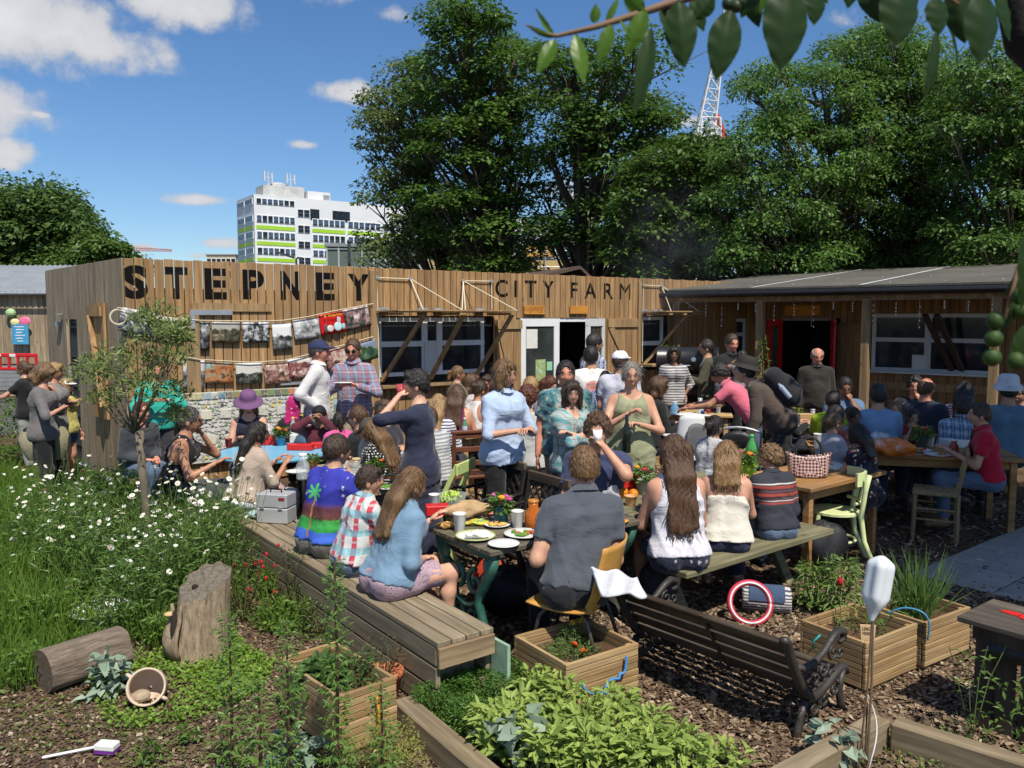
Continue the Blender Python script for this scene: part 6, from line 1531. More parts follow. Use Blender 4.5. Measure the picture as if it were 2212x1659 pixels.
for i,(lb,px,py,w,h,ti,tn)in enumerate(PH):
 o,u_,z_=photo(lb,px,py,w,h,ti,print_mat(100+i,tn,22,1.0,True)if tn else M((.50,.012,.012),.35,.06,5,0))
 if tn is None:
  rt=Matrix.Rotation(R(-ti),3,'Y')
  for j,(cx,cz,rx,rz_)in enumerate(((.05,-.05,.06,.06),(-.06,-.06,.05,.045),(-.12,-.05,.02,.06),(.13,-.06,.025,.04),(.065,.035,.014,.045),(.09,.03,.012,.04))):
   P('picture_shape',M(((.45,.66,.68),(.62,.58,.52),(.05,.1,.12),(.3,.55,.58),(.45,.66,.68),(.6,.62,.6))[j],.4),o,lambda m:m.ball(wloc(u_,z_,.108)+rt@Vector((cx,0,cz)),(rx,.006,rz_),10,6),True)
  lt=wtext('& Stepney',u_+.01,z_+.105,.045,.100,M((.62,.40,.02),.5),o,.26);lt.data.transform(Matrix.Translation(wloc(u_,z_,0))@rt.to_4x4()@Matrix.Translation(-wloc(u_,z_,0)))
ST=thing('photo_string','cream string carrying the upper row of photographs','string',(C0.x,C0.y,0),WANG)
P('cord',CREAMROPE,ST,lambda m:m.tube([wloc(*wall_hit(x,y),.085)for x,y in((250,664),(330,685),(427,692),(549,694),(606,692),(660,684),(714,672),(800,656))],.006,5));P('loop',CREAMROPE,ST,lambda m:(scroll(m,wloc(*wall_hit(252,685),.085),.09,.075,R(90),1.6,.007,(Vector((1,0,0)),Vector((0,0,1))),26)))
ST=thing('photo_string','cream string carrying the lower row of photographs','string',(C0.x,C0.y,0),WANG)
P('cord',CREAMROPE,ST,lambda m:m.tube([wloc(*wall_hit(x,y),.085)for x,y in((380,768),(427,776),(535,782),(610,778),(680,760),(800,727))],.006,5))
def lf(n,c,rad,h0,h1,ln,w,up=.4,out=.6,droop=.2,hexa=False,shape=1.0):
 """n leaves scattered through an upright mound at local c"""
 a=rng.random(n)*2*np.pi;r=rad*np.sqrt(rng.random(n));z=h0+(h1-h0)*rng.random(n)**shape
 tp=1-.45*np.clip((z-h0)/max(h1-h0,1e-3),0,1);p=np.stack([c[0]+r*np.cos(a)*tp,c[1]+r*np.sin(a)*tp,c[2]+z],1).astype(np.float32)
 d=np.stack([np.cos(a),np.sin(a),np.full(n,up)],1)*np.array([out,out,1])+rv(n,.35);nr=rv(n,.45);nr[:,2]+=1
 return leaves(p,nr.astype(np.float32),d.astype(np.float32),ln*(.6+.7*rng.random(n)),w*(.7+.5*rng.random(n)),.2,hexa,droop)
def blades(n,c,rad,h,w,spread=.25,bend=.0):
 a=rng.random(n)*2*np.pi;r=rad*np.sqrt(rng.random(n));p=np.stack([c[0]+r*np.cos(a),c[1]+r*np.sin(a),np.full(n,c[2])],1).astype(np.float32)
 d=rv(n,spread);d[:,2]=1;nr=rv(n);nr[:,2]*=.2
 return leaves(p,nr,d,h*(.5+.7*rng.random(n)),w,.1)
STEMG=M((.10,.16,.04),.6,.2,20,0);STEMB=M((.10,.07,.035),.8,.2,20,.2)
GRASS=LEAF((.055,.125,.018),(.19,.30,.05),.4);WEED=LEAF((.05,.11,.018),(.13,.22,.04),.35)
def plant(name,label,cat_,loc,VF,mat,group=None,stems=None):
 t=thing(name,label,cat_,loc,0,group);np_mesh('foliage',VF[0],VF[1],mat,t)
 if stems:P('stem',STEMG,t,stems)
 return t
def scatter_poly(n,poly):
 xs=[p[0]for p in poly];ys=[p[1]for p in poly];out=[]
 while len(out)<n:
  p=(random.uniform(min(xs),max(xs)),random.uniform(min(ys),max(ys)))
  if inpoly(p,poly):out.append(p)
 return np.array(out,np.float32)
def grass(n,poly,h,w,label,mat=GRASS,spread=.35):
 xy=scatter_poly(n,poly);p=np.concatenate([xy,np.full((n,1),.004,np.float32)],1);d=rv(n,spread);d[:,2]=1;nr=rv(n);nr[:,2]*=.3
 hh=h*(.45+.8*rng.random(n))*(.7+.5*np.sin(xy[:,0]*2.1)*np.cos(xy[:,1]*1.7)).clip(.45,1.3)
 V,F=leaves(p,nr,d,hh,w,.1,False,.12);o=np_mesh('grass',V,F,mat);tag(o,label,'grass',kind='stuff')
grass(26000,[(-6.5,3.9),(-2.75,4.3),(-2.5,5.2),(-2.75,7.0),(-3.9,8.9),(-8,11)],.44,.009,'long uncut green grass at the left of the garden')
grass(5200,[(-9,9),(-4.4,8.6),(-4.6,11),(-9,13)],.3,.02,'rough grass and weeds toward the barn',WEED)
def cover(n,polys,ln,w,mat,label,h=.06):
 Vs=[]
 for pl in polys:
  xy=scatter_poly(n//len(polys),pl);k_=len(xy);keep=(np.sin(xy[:,0]*7)+np.cos(xy[:,1]*8+xy[:,0]*3)+rng.normal(0,.7,k_))>-.5;xy=xy[keep];k_=len(xy)
  p=np.concatenate([xy,(h*rng.random((k_,1))).astype(np.float32)],1);nr=rv(k_,.5);nr[:,2]+=1;Vs.append(leaves(p,nr,rv(k_),ln*(.6+.7*rng.random(k_)),w*(.7+.6*rng.random(k_)),.15))
 V,F=cat(*Vs);o=np_mesh('ground_cover',V,F,mat);tag(o,label,'ground cover',kind='stuff')
cover(15000,[[tuple(q)for q in pg((190,1480),(330,1420),(470,1385),(600,1440),(560,1500),(430,1560),(240,1585))],[tuple(q)for q in pg((380,1370),(480,1340),(540,1420),(440,1430))]],.026,.017,LEAF((.10,.19,.022),(.25,.39,.06),.38),'low bright green creeping leaves around the tipped pot')
cover(1700,[[tuple(q)for q in pg((0,1520),(200,1500),(420,1560),(560,1640),(300,1680),(0,1680))]],.022,.013,LEAF((.07,.11,.02),(.16,.22,.05),.3),'sparse small weeds on the bare soil in front',.03)
cover(3000,[[tuple(q)for q in pg((500,1250),(700,1300),(900,1420),(820,1440),(600,1380),(470,1330))]],.03,.018,WEED,'small weeds along the foot of the deck bench',.05)
cover(2600,[[tuple(q)for q in pg((1300,1560),(1480,1560),(1560,1650),(1400,1690))],[tuple(q)for q in pg((1880,1590),(2050,1590),(2230,1680),(1800,1690))]],.03,.012,LEAF((.09,.14,.03),(.20,.24,.07),.3),'dry grass and weeds inside the right hand bed',.05)
def chips(n,poly,label,sz=.022,mats=None):
 xy=scatter_poly(n,poly);k_=len(xy);V=np.zeros((k_,4,3),np.float32);a=rng.random(k_)*6.28;L_=sz*(.4+1.1*rng.random(k_));w=L_*(.25+.4*rng.random(k_));tz_a=rng.normal(0,.35,k_)
 u=np.stack([np.cos(a),np.sin(a),np.sin(tz_a)],1);v=np.stack([-np.sin(a),np.cos(a),rng.normal(0,.3,k_)],1);c=np.concatenate([xy,(.006+.010*rng.random((k_,1)))],1)
 for i,(s1,s2)in enumerate(((-1,-1),(1,-.7),(.8,1),(-.9,.8))):V[:,i]=c+u*(L_*s1)[:,None]+v*(w*s2)[:,None]
 F=np.arange(k_*4).reshape(-1,4);o=np_mesh('wood_chips',V.reshape(-1,3),F,mats);tag(o,label,'wood chips',kind='stuff')
def chip_mat(c1,c2,c3):
 m,nt,b=new_mat('chips');g=nt.nodes.new('ShaderNodeNewGeometry');nt.links.new(ramp(nt,g.outputs['Random Per Island'],[(0,c1),(.5,c2),(.9,c3),(1,(.42,.34,.24))]),b.inputs['Base Color']);b.inputs['Roughness'].default_value=.9;return m
CM=chip_mat((.05,.03,.018),(.13,.085,.05),(.26,.18,.115))
chips(30000,[tuple(q)for q in pg((1090,1400),(1250,1300),(1560,1270),(2000,1200),(2215,1300),(2215,1690),(1250,1690))],'bark chips covering the ground around the bench and planters',.017,CM)
chips(16000,[(-1.5,5.0),(1.5,5.0),(4.5,6.2),(6.0,9.0),(2.5,11.5),(-2.0,9.5)],'bark chips under the picnic tables',.024,CM)
chips(16000,[tuple(q)for q in pg((0,1480),(330,1380),(560,1320),(880,1430),(1050,1690),(0,1690))],'crumbs of soil and litter on the garden bed',.012,chip_mat((.045,.028,.018),(.11,.07,.045),(.2,.14,.09)))
PETAL=M((.70,.69,.62),.7,.05,20,0);YEL=M((.62,.40,.02),.7,.1,30,0)
def flower_mesh(name,np_,rad,mats,dome=.25,wide=.42,cr=.27):
 mb=MB();mb.cm=0
 for i in range(np_):
  a=2*math.pi*i/np_;c,s=math.cos(a),math.sin(a);w=rad*math.sin(math.pi/np_)*(1+wide)
  mb.add([(c*rad*.2,s*rad*.2,.0),(c*rad*.65-s*w,s*rad*.65+c*w,.0012*(i%3)),(c*rad,s*rad,-rad*.18+.002*(i%2)),(c*rad*.65+s*w,s*rad*.65-c*w,.0012*(i%3))],[(0,3,2,1)])
 mb.cm=1;mb.ball((0,0,0),(rad*cr,rad*cr,rad*dome),8,5)
 return mb.build(name,mats)
dz_f=flower_mesh('flower',11,.027,[PETAL,YEL]);DZM=dz_f.data;bpy.data.objects.remove(dz_f)
DLEAF=LEAF((.065,.13,.025),(.16,.26,.06),.38);flow=0
def put_flower(me,p,parent,s=1.0,tilt=.5):
 o=link('flower',me,parent);o.location=p;o.rotation_euler=(random.gauss(-.15,tilt),random.gauss(.15,tilt),random.uniform(0,6));o.scale=(s,)*3;return o
DP=[(90,1085,6.9),(150,1120,6.6),(60,1180,6.2),(190,1180,6.2),(250,1130,6.5),(330,1120,6.6),(400,1110,6.7),(450,1150,6.45),(380,1190,6.1),(300,1230,5.8),(220,1260,5.55),(130,1250,5.7),(420,1240,5.75),(350,1290,5.4),(470,1210,6.0),(270,1330,5.1)]
DLB=['daisy clump by the khaki shoulder bag','daisy clump at the back of the long grass','daisy clump low in the long grass at the edge','daisy clump between the grass and the olive tree','daisy clump left of the olive trunk','daisy clump right behind the olive trunk','tall daisy clump in front of the short-haired woman','daisy clump against the far end of the deck bench','dense daisy clump right of the olive trunk','dense daisy clump in front of the olive trunk','sparse daisy clump beside the white basin','daisy clump deep in the grass left of the basin','leafy daisy clump touching the deck bench','leafy daisy clump behind the tree stump','few-flowered daisy clump on the deck bench edge','leafy daisy clump between basin and stump']
for i,(px,py,Yd)in enumerate(DP):
 b=AT(px,685,Yd);h=.62+.16*random.random();nf=22 if i in(0,1,4,5,6,7,8)else 7
 t=thing('daisy_plant','white '+DLB[i],'plant',(b.x,b.y,0),0,'ox-eye daisies')
 st=[]
 for q in range(nf+14):
  a,r_=random.uniform(0,6.28),.30*math.sqrt(random.random());st.append(Vector((r_*1.3*math.cos(a),r_*1.3*math.sin(a),h*random.uniform(.62,1.25))))
 P('stem',STEMG,t,lambda m:[m.tube([(p.x*.35,p.y*.35,0),(p.x*.7,p.y*.7,p.z*.6),p],.0022,3,False)for p in st]).__setitem__('kind','stuff')
 V,F=cat(lf(520,(0,0,0),.30,.02,h*.85,.075,.016,1.0,.5,.1),lf(260,(0,0,0),.3,h*.3,h,.05,.009,1.3,.35,.0));np_mesh('foliage',V,F,DLEAF,t)['kind']='stuff'
 nn=14;pp=rv(nn,.16);pp[:,2]=h*(.55+.6*rng.random(nn));nr=rv(nn,.5);nr[:,2]+=1;nr[:,1]-=.4;V,F=cat(*[leaves(pp,nr,np.tile(np.array([[math.cos(q),math.sin(q),0]],np.float32),(nn,1)),.017,.010,.0)for q in np.arange(6)*1.047]);np_mesh('small_blossom',V,F,PETAL,t)['kind']='stuff'
 for p in st[:nf]:put_flower(DZM,p,t,random.uniform(.5,.92))
ob=AT(292,685,6.25);t=thing('olive_tree','small olive tree with grey-green narrow leaves among the daisies','tree',(ob.x,ob.y,0))
OLB=M((.14,.115,.085),.9,.25,14,.6);fk=AT(288,930,6.25)-Vector((ob.x,ob.y,0))
P('trunk',OLB,t,lambda m:m.tube([(.05,0,0),(.04,0,.35),(.015,0,.75),(0,0,fk.z)],[.038,.034,.032,.034],8),True)
OC=[];r_=random.Random(9)
for px,py,rr in((345,690,.13),(330,740,.16),(380,720,.10),(205,800,.11),(250,785,.13),(300,790,.19),(350,790,.15),(385,770,.10),(200,820,.14),(245,830,.17),(290,850,.16),(340,845,.16),(375,860,.12),(220,870,.10),(380,900,.08),(395,735,.06),(315,700,.1)):
 OC.append((AT(px,py,6.25+r_.uniform(-.2,.2))-Vector((ob.x,ob.y,0)),rr))
P('limb',OLB,t,lambda m:[m.tube([fk+Vector((0,0,-.02)),fk.lerp(c,.45)+Vector((r_.uniform(-.04,.04),0,-.04)),c],[.012,.007,.003],5)for c,_ in OC],True)
V,F=leaf_cloud([tuple(c)for c,_ in OC],[rr*1.2 for _,rr in OC],185,.060,.014,.3,-.4,.95);np_mesh('crown',V,F,LEAF((.075,.11,.028),(.22,.28,.085),.3,.4),t)
plant('shrub','green leafy shrub with yellow flowers at the far left edge','plant',tuple(G(15,1010)*1.0),lf(900,(0,0,0),.55,.1,1.0,.07,.035,.5,.7,.2),WEED)
plant('shrub','dark green weedy shrub under the olive branches','plant',tuple(AT(230,685,6.6)-Vector((0,0,CAM_H))),lf(700,(0,0,0),.32,.05,.85,.06,.03,.6,.6,.2),WEED)
for i,(px,py,h,rd)in enumerate(((20,1400,.5,.22),(110,1380,.45,.2),(60,1300,.5,.2),(190,1330,.4,.17),(300,1380,.35,.16),(350,1400,.3,.13),(500,1310,.36,.15),(580,1290,.3,.14),(600,1360,.28,.16),(680,1350,.26,.13),(470,1400,.2,.12),(60,1480,.3,.16),(380,1330,.5,.16),(40,1240,.75,.22),(120,1200,.7,.2),(10,1180,.75,.22),(90,1130,.65,.2),(170,1280,.55,.18))):
 b=G(px,py);t=thing('weed_clump','bright green clump of mixed weeds in the garden bed','plant',(b.x,b.y,0),0,'weed clumps in the garden');V,F=cat(lf(200,(0,0,0),rd,.0,h*.7,.05,.022,.8,.6,.15),blades(90,(0,0,0),rd*.8,h,.007,.3));np_mesh('foliage',V,F,GRASS,t)
REDF=M((.50,.015,.02),.6,.1,20,0)
for lb,px,py,rad,h,n in(('red-flowered salvia bush between stump and deck bench',525,1345,.2,.5,480),('wiry dark bush leaning on the deck bench',640,1330,.22,.48,420),('low dark bush at the foot of the deck bench',690,1375,.15,.24,260)):
 b=G(px,py);t=plant('salvia_bush',lb,'plant',(b.x,b.y,0),lf(n,(0,0,0),rad,.03,h,.028,.013,.5,.7,.1),LEAF((.045,.075,.02),(.11,.15,.045),.3))
 P('stem',STEMB,t,lambda m:[m.tube([(0,0,0),(rad*.5*math.cos(a),rad*.5*math.sin(a),h*.5),(rad*.8*math.cos(a),rad*.8*math.sin(a),h)],[.004,.003,.0015],4)for a in np.linspace(0,6,9)])
 if n==480:
  for q in range(16):P('flower',REDF,t,lambda m:m.ball((random.gauss(0,rad*.6),random.gauss(0,rad*.6),h*random.uniform(.45,1)),(.011,.011,.015),6,4))
MUG=LEAF((.06,.13,.025),(.19,.32,.07),.38)
def mugwort(label,px,pyb,pyt,Y,seed):
 b=AT(px,pyb,Y);tp=AT(px+4,pyt,Y);h=tp.z-max(b.z,0);b.z=0;hh=tp.z
 t=thing('mugwort_stalk',label,'plant',(b.x,b.y,0),0,'tall feathery stalks in front');n=int(110*hh)
 P('stem',M((.09,.06,.035),.7),t,lambda m:m.tube([(0,0,0),(.01,.0,hh*.5),(.005,.01,hh)],[.009,.007,.003],6))
 Vs=[]
 for i in range(n):
  z=hh*(.06+.94*i/n);a=i*2.4+seed;L_=(.078*(1-.5*(z/hh)**2)+.026)*random.uniform(.6,1.35);el_=.25+.5*(z/hh);d0=np.array([math.cos(a)*math.cos(el_),math.sin(a)*math.cos(el_),math.sin(el_)])
  for k_ in range(9):
   f=.25+.75*(k_//2)/4;p=d0*L_*f*.8+np.array([.005,0,z]);sd=np.cross(d0,[0,0,1]);sd/=np.linalg.norm(sd)+1e-6;dv=d0+sd*(.9 if k_%2 else-.9)*(k_<8);Vs.append((p,dv,L_*(.5-.25*f)))
 p=np.array([v[0]for v in Vs],np.float32);dv=np.array([v[1]for v in Vs],np.float32);ln=np.array([v[2]for v in Vs],np.float32);nr=rv(len(p),.35);nr[:,2]+=1
 V,F=leaves(p,nr,dv,ln,ln*.16+.004,.15,False,.15);np_mesh('foliage',V,F,MUG,t)
for i,(lb,px,pb,ptp,Y)in enumerate((('tall stalk with feathery leaves standing left of the planter',500,1690,1330,3.3),('stalk with feathery leaves in front of the planter corner',560,1690,1470,3.25),('bright topped stalk in front of the slatted planter',622,1690,1345,3.35),('tallest feathery stalk rising past the checked shirt',728,1690,1215,3.3),('feathery stalk beside the orange rope',822,1690,1480,3.2))):mugwort(lb,px,pb,ptp,Y,i)
SAGE=LEAF((.15,.22,.045),(.36,.46,.11),.3,.6)
sg=[(1105,1575),(1160,1510),(1220,1540),(1110,1600),(1190,1590),(1270,1600),(1330,1560),(1260,1660),(1340,1640),(1400,1610),(1390,1670),(1180,1650),(1060,1600),(1470,1660)]
for i,(px,py)in enumerate(sg):
 b=G(px,py+30,.05);t=thing('sage_plant','broad-leaved pale green sage plant in the timber edged bed','plant',(b.x,b.y,.0),0,'sage plants');V,F=lf(210,(0,0,0),.15,.06,.27,.062,.027,.9,.6,.12,True,.7);np_mesh('foliage',V,F,SAGE,t)
 P('stem',STEMG,t,lambda m:[m.tube([(0,0,0),(.1*math.cos(a),.1*math.sin(a),.14),(.12*math.cos(a),.12*math.sin(a),.22)],.0035,4)for a in np.linspace(0,6,8)])
b=G(985,1530,.05);V,F=cat(*[lf(2300,(G(qx,qy).x-b.x,G(qx,qy).y-b.y,0),.15,.03,.19,.018,.008,.8,.6,.05)for qx,qy in((930,1560),(985,1530),(1050,1505),(1010,1590),(1085,1540),(1120,1495))])
plant('parsley_mound','dense dark green mound of fine herb leaves by the terracotta pot','plant',(b.x,b.y,0),(V,F),LEAF((.035,.095,.014),(.10,.21,.03),.3))
KALE=LEAF((.14,.20,.14),(.30,.38,.29),.15,.6)
for lb,px,py,s in(('blue-grey kale in front of the sage',1110,1670,1.1),('blue-grey kale by the milk bottle stake',1800,1660,.8),('pale kale seedling beside the tipped pot',235,1500,.9),('blue-grey kale under the feathery stalks',640,1690,.9),('pale leafy seedling on the bare soil',330,1650,.4),('small green seedling left of the purple block',405,1610,.4)):
 b=G(px,py);n=int(46*s)+8;V,F=lf(n,(0,0,0),.13*s,.03,.24*s,.10*s,.065*s,.8,.8,.25,True);V=V+np.stack([.008*np.sin(V[:,1]*160),.008*np.sin(V[:,0]*150),.008*np.sin(V[:,0]*170+V[:,1]*120)],1).astype(np.float32);plant('kale_plant',lb,'plant',(b.x,b.y,0),(V,F),KALE if s>.5 else WEED)
b=G(800,1690);V,F=cat(*[lf(600,(dx,dy,0),.14,.02,.22,.018,.007,1.4,.4,0)for dx,dy in((0,0),(.16,-.05),(-.15,.05),(.1,.12))]);plant('thyme_mound','yellow-green thyme at the foot of the slatted planter','plant',(b.x,b.y,0),(V,F),LEAF((.14,.16,.03),(.30,.30,.07),.3))
b=G(1560,1690);V,F=lf(120,(0,0,0),.2,.02,.16,.06,.03,.7,.7,.1,True);plant('sage_plant','low bright green leaves at the edge of the chip path','plant',(b.x,b.y,0),(V,F),SAGE)
def bp(info,fx,fy,z):
 wx,wy,an,n_,ax,ay=info;p=n_+ax*(wx*fx)+ay*(wy*fy);return Vector((p.x,p.y,z))
MARI=flower_mesh('flower',14,.026,[M((.62,.17,.01),.6),M((.45,.06,.01),.7)],.5,.9,.5);MARO=MARI.data;bpy.data.objects.remove(MARI)
MARI=flower_mesh('flower',14,.026,[M((.72,.48,.01),.6),M((.66,.38,.01),.7)],.5,.9,.5);MARY=MARI.data;bpy.data.objects.remove(MARI)
b=bp(bm_i,.5,.5,.22);t=plant('marigold_plant','bushy marigold with yellow and orange flowers in the rope planter','plant',tuple(b),cat(lf(800,(-.02,0,0),.18,.0,.06,.03,.008,.9,.6,0),lf(380,(.0,.12,0),.1,.0,.11,.03,.008,.9,.6,0)),LEAF((.06,.11,.03),(.15,.22,.06),.3))
for me,px,py,Y in((MARY,1237,1344,4.45),(MARY,1255,1340,4.5),(MARO,1242,1391,4.32),(MARO,1259,1405,4.28)):
 q=AT(px,py,Y)-b;o=put_flower(me,q,t,1.15,.3);P('stem',STEMG,t,lambda m:m.tube([(q.x*.8,q.y*.8,-.02),q],.003,4))
b=bp(bm_i,1.02,.85,.2);plant('rosemary_sprig','upright narrow-leaved sprig at the corner of the rope planter','plant',tuple(b),lf(190,(0,0,0),.05,.0,.26,.045,.006,1.2,.5,0),LEAF((.05,.10,.03),(.13,.19,.06),.3),None,lambda m:m.tube([(0,0,0),(.01,0,.24)],.004,5))
b=bp(bl_i,.5,.5,.22);plant('strawberry_plant','leafy green plants filling the left planter','plant',tuple(b),cat(lf(240,(-.08,0,0),.13,.0,.12,.07,.045,.5,.8,.15,True),lf(240,(.1,.02,0),.13,.0,.16,.05,.012,.8,.6,.1)),LEAF((.035,.08,.02),(.09,.16,.04),.3))
b=bp(bv_i,.5,.55,.21);plant('verbena_twigs','sparse twiggy lemon verbena in its planter','plant',tuple(b),lf(160,(.05,.05,0),.16,.0,.16,.04,.014,.8,.6,.1),WEED,None,lambda m:[m.tube([(x,y,0),(x*1.5+.03,y*1.4,.16),(x*2.2,y*1.6,.27)],[.004,.003,.002],4)for x,y in((-.1,.0),(-.05,.08),(.06,.03),(.1,-.05))])
b=bp(bg_i,.45,.55,.21);plant('chive_clump','tall arching grassy leaves in the planter by the paving','plant',tuple(b),cat(blades(170,(0,0,0),.07,.42,.010,.35),lf(120,(-.1,.0,0),.12,0,.16,.05,.02,.7,.6,.1)),LEAF((.06,.13,.03),(.17,.28,.07),.35))
for lb,px,py,h,rd in(('drooping-leaved shrub with a red flower behind the verbena planter',1815,1285,.40,.17),('pointed-leaf shrub left of the red flower',1755,1272,.34,.15)):
 b=G(px,py+45);t=plant('verbena_shrub',lb,'plant',(b.x,b.y,0),lf(420,(0,0,0),rd,.06,h,.062,.016,.6,.8,.35,True),LEAF((.07,.13,.03),(.18,.28,.06),.35),None,lambda m:[m.tube([(0,0,0),(rd*.4*math.cos(a),rd*.4*math.sin(a),h*.6),(rd*.6*math.cos(a),rd*.6*math.sin(a),h*1.1)],[.004,.003,.0015],4)for a in np.linspace(0,6,8)])
 if 'drooping' in lb:P('flower',REDF,t,lambda m:m.ball((-.06,-.13,h*.72),(.02,.02,.032),8,5))
b=G(2100,1600);plant('weed','thin flowering weed in front of the dark slatted table','plant',(b.x,b.y,0),lf(70,(0,0,0),.12,.02,.45,.05,.014,.9,.5,.1),WEED,None,lambda m:[m.tube([(0,0,0),(.05*c,.02,.3),(.09*c,.0,.48)],.002,3)for c in(-1.5,-.4,.6,1.6)])
b=G(2170,1640);plant('weed','leafy weed at the corner of the dark slatted table','plant',(b.x,b.y,0),lf(60,(0,0,0),.1,.02,.4,.05,.02,.9,.5,.1),WEED)
for lb,cx_,n in(('climbing plant on the veranda post beside the red door',1652,260),):
 u_=eu(cx_,-.02);p=E0+ed*u_-en*.02;plant('climber',lb,'plant',(p.x,p.y,0),lf(n,(0,0,0),.10,.5,1.75,.06,.035,.4,.7,.2),LEAF((.05,.11,.02),(.14,.24,.04),.35),None,lambda m:m.tube([(.08,0,0),(.03,-.05,.6),(.08,-.05,1.2),(.0,-.05,1.8)],.006,5))
ft=thing('plum_tree','plum tree beside the camera, its big leaves hanging into the top right','tree',(1.45,.45,0))
fo_=Vector((1.45,.45,0));BRK=M((.016,.012,.01),.95,.3,20,.5)
def fl_(px,py,Y):return AT(px,py,Y)-fo_
P('trunk',BRK,ft,lambda m:m.tube([(0,0,0),(-.02,.02,.8),(-.08,.06,1.5),(-.3,.2,2.0),fl_(2440,250,.88),fl_(2225,80,.95),fl_(2185,-100,.98),fl_(2120,-420,1.0)],[.075,.065,.055,.045,.034,.028,.026,.02],10),True)
TWG=M((.16,.09,.05),.7,.2,20,.2)
P('limb',TWG,ft,lambda m:(m.tube([fl_(2175,-160,.98),fl_(1900,-120,.9),fl_(1640,-60,.85),fl_(1470,0,.82),fl_(1360,36,.8),fl_(1288,58,.79),fl_(1201,78,.78),fl_(1165,70,.78),fl_(1137,54,.78)],[.012,.009,.007,.0045,.0035,.0028,.002,.0015,.001],6),m.tube([fl_(1900,-120,.9),fl_(2000,-40,.88),fl_(2070,10,.86)],[.006,.004,.002],5),m.tube([fl_(2440,250,.88),fl_(2290,420,.92),fl_(2200,580,.9),fl_(2170,690,.88)],[.006,.004,.003,.002],5)),True)
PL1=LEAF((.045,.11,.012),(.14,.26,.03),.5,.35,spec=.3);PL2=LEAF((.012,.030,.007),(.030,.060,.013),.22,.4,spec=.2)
def bigleaf(bx,by,tx,ty,w,Y,mat,yt=0.0,roll=0.0,curl=.12):
 a=fl_(bx,by,Y);b=fl_(tx,ty,Y+yt);d=b-a;L_=d.length;d.normalize();side=d.cross(Vector((0,1,0))).normalized();nrm=side.cross(d).normalized();side=(side*math.cos(roll)+nrm*math.sin(roll));nrm=side.cross(d).normalized();W_=w/FPX*Y
 def fn(u,v):
  e=math.sin(math.pi*min(1,v**.82))**.85*(1-.12*v);e*=1+.025*math.sin(v*70);x=(u-.5)*2
  p=a+d*(L_*v)+side*(x*W_*.5*e)+nrm*(W_*(.14*abs(x)*e+.02*math.sin(v*26+abs(x)*5)*abs(x))-curl*L_*math.sin(math.pi*v)*.5)
  return p
 o=P('leaf',mat,ft,lambda m:m.sheet(fn,8,22),True);return o
for q in((1197,78,1156,16,20,.78,PL1,.01,1.1),(1194,82,1136,53,16,.78,PL1,0,1.0),(1201,85,1159,160,34,.77,PL1,-.01,.3),(1168,87,1147,118,16,.78,PL1,0,.8),(1244,74,1261,181,42,.77,PL1,-.01,.45),(1322,52,1292,138,36,.78,PL1,0,.2),(1284,50,1287,8,26,.79,PL1,0,.5),(1397,22,1350,122,46,.79,PL1,0,.3),(1408,60,1369,250,48,.76,PL2,-.01,.5),(1466,0,1477,149,74,.8,PL2,0,0),(1543,-10,1500,44,44,.82,PL2,0,.3),(1579,20,1546,176,74,.82,PL2,0,0),(1706,-40,1684,158,104,.82,PL2,0,.1),(1764,-30,1758,56,52,.85,PL2,0,.2),(1952,-40,1934,104,98,.82,PL2,0,.2),(2025,-10,2028,78,66,.84,PL2,0,.3),(2026,66,1996,220,40,.84,PL2,0,.5),(2126,-20,2115,142,88,.85,PL2,0,.2),(2236,470,2204,670,62,.84,PL2,0,.2),(1390,30,1345,-20,40,.8,PL1,0,.6),(1640,-60,1600,40,60,.86,PL2,0,.4),(1850,-80,1830,20,60,.88,PL2,0,.4),(2205,640,2160,720,40,.9,PL2,0,.4),(1310,50,1338,-8,22,.8,PL1,0,.7),(1500,-10,1520,70,52,.9,PL2,0,.6),(1610,-40,1640,60,46,.92,PL2,0,-.5),(1665,-50,1640,30,40,.9,PL1,0,.8),(1880,-60,1900,50,70,.95,PL2,0,-.4),(1985,-50,1960,40,60,.92,PL2,0,.7),(2060,-30,2085,95,62,.92,PL2,0,-.5),(2090,-40,2060,50,55,.95,PL1,0,.5),(2160,-30,2180,90,60,.9,PL2,0,.6),(2040,20,2070,150,34,.95,PL2,0,.9),(1930,-30,1985,30,46,.95,PL2,0,.4),(1740,-60,1790,10,44,.95,PL2,0,.5),(1425,20,1452,95,30,.8,PL2,0,.8),(1340,42,1372,100,24,.79,PL1,0,.9),(1560,-20,1600,30,36,.9,PL1,0,.7),(2210,590,2170,640,34,.9,PL2,0,.5),(2225,700,2180,800,60,.9,PL2,0,.4)):bigleaf(*q)
FRU=M((.03,.062,.010),.6,.3,60,.05,.3)
for px,py,Y in((2150,693,.86),(2146,731,.86),(2143,772,.86),(2205,640,.88),(2200,670,.9),(2195,780,.88),(1572,8,.84),(1590,14,.84),(1600,4,.84),(1440,30,.82)):P('fruit',FRU if px>1700 else M((.02,.035,.012),.5),ft,lambda m:m.ball(fl_(px,py,Y),(.0092,.0092,.0098)if px>1700 else(.006,.006,.0065),14,9),True)
st_=thing('shade_tree','leafy tree at the right whose crown shades the veranda tables','tree',(6.9,5.3,0));so=Vector((6.9,5.3,0));r_=random.Random(31);SC=[];SR=[]
while len(SC)<175:
 tx,ty=r_.uniform(2.6,7.5),r_.uniform(5.9,9.8);h=r_.uniform(3.6,6.2);c=Vector((tx+SUND.x/SUND.z*h,ty+SUND.y/SUND.z*h,h))
 if c.x<.72*c.y+.35 or tx<2.75 or(tx<3.35 and ty<7.5):continue
 SC.append(c-so);SR.append(r_.uniform(.4,.65))
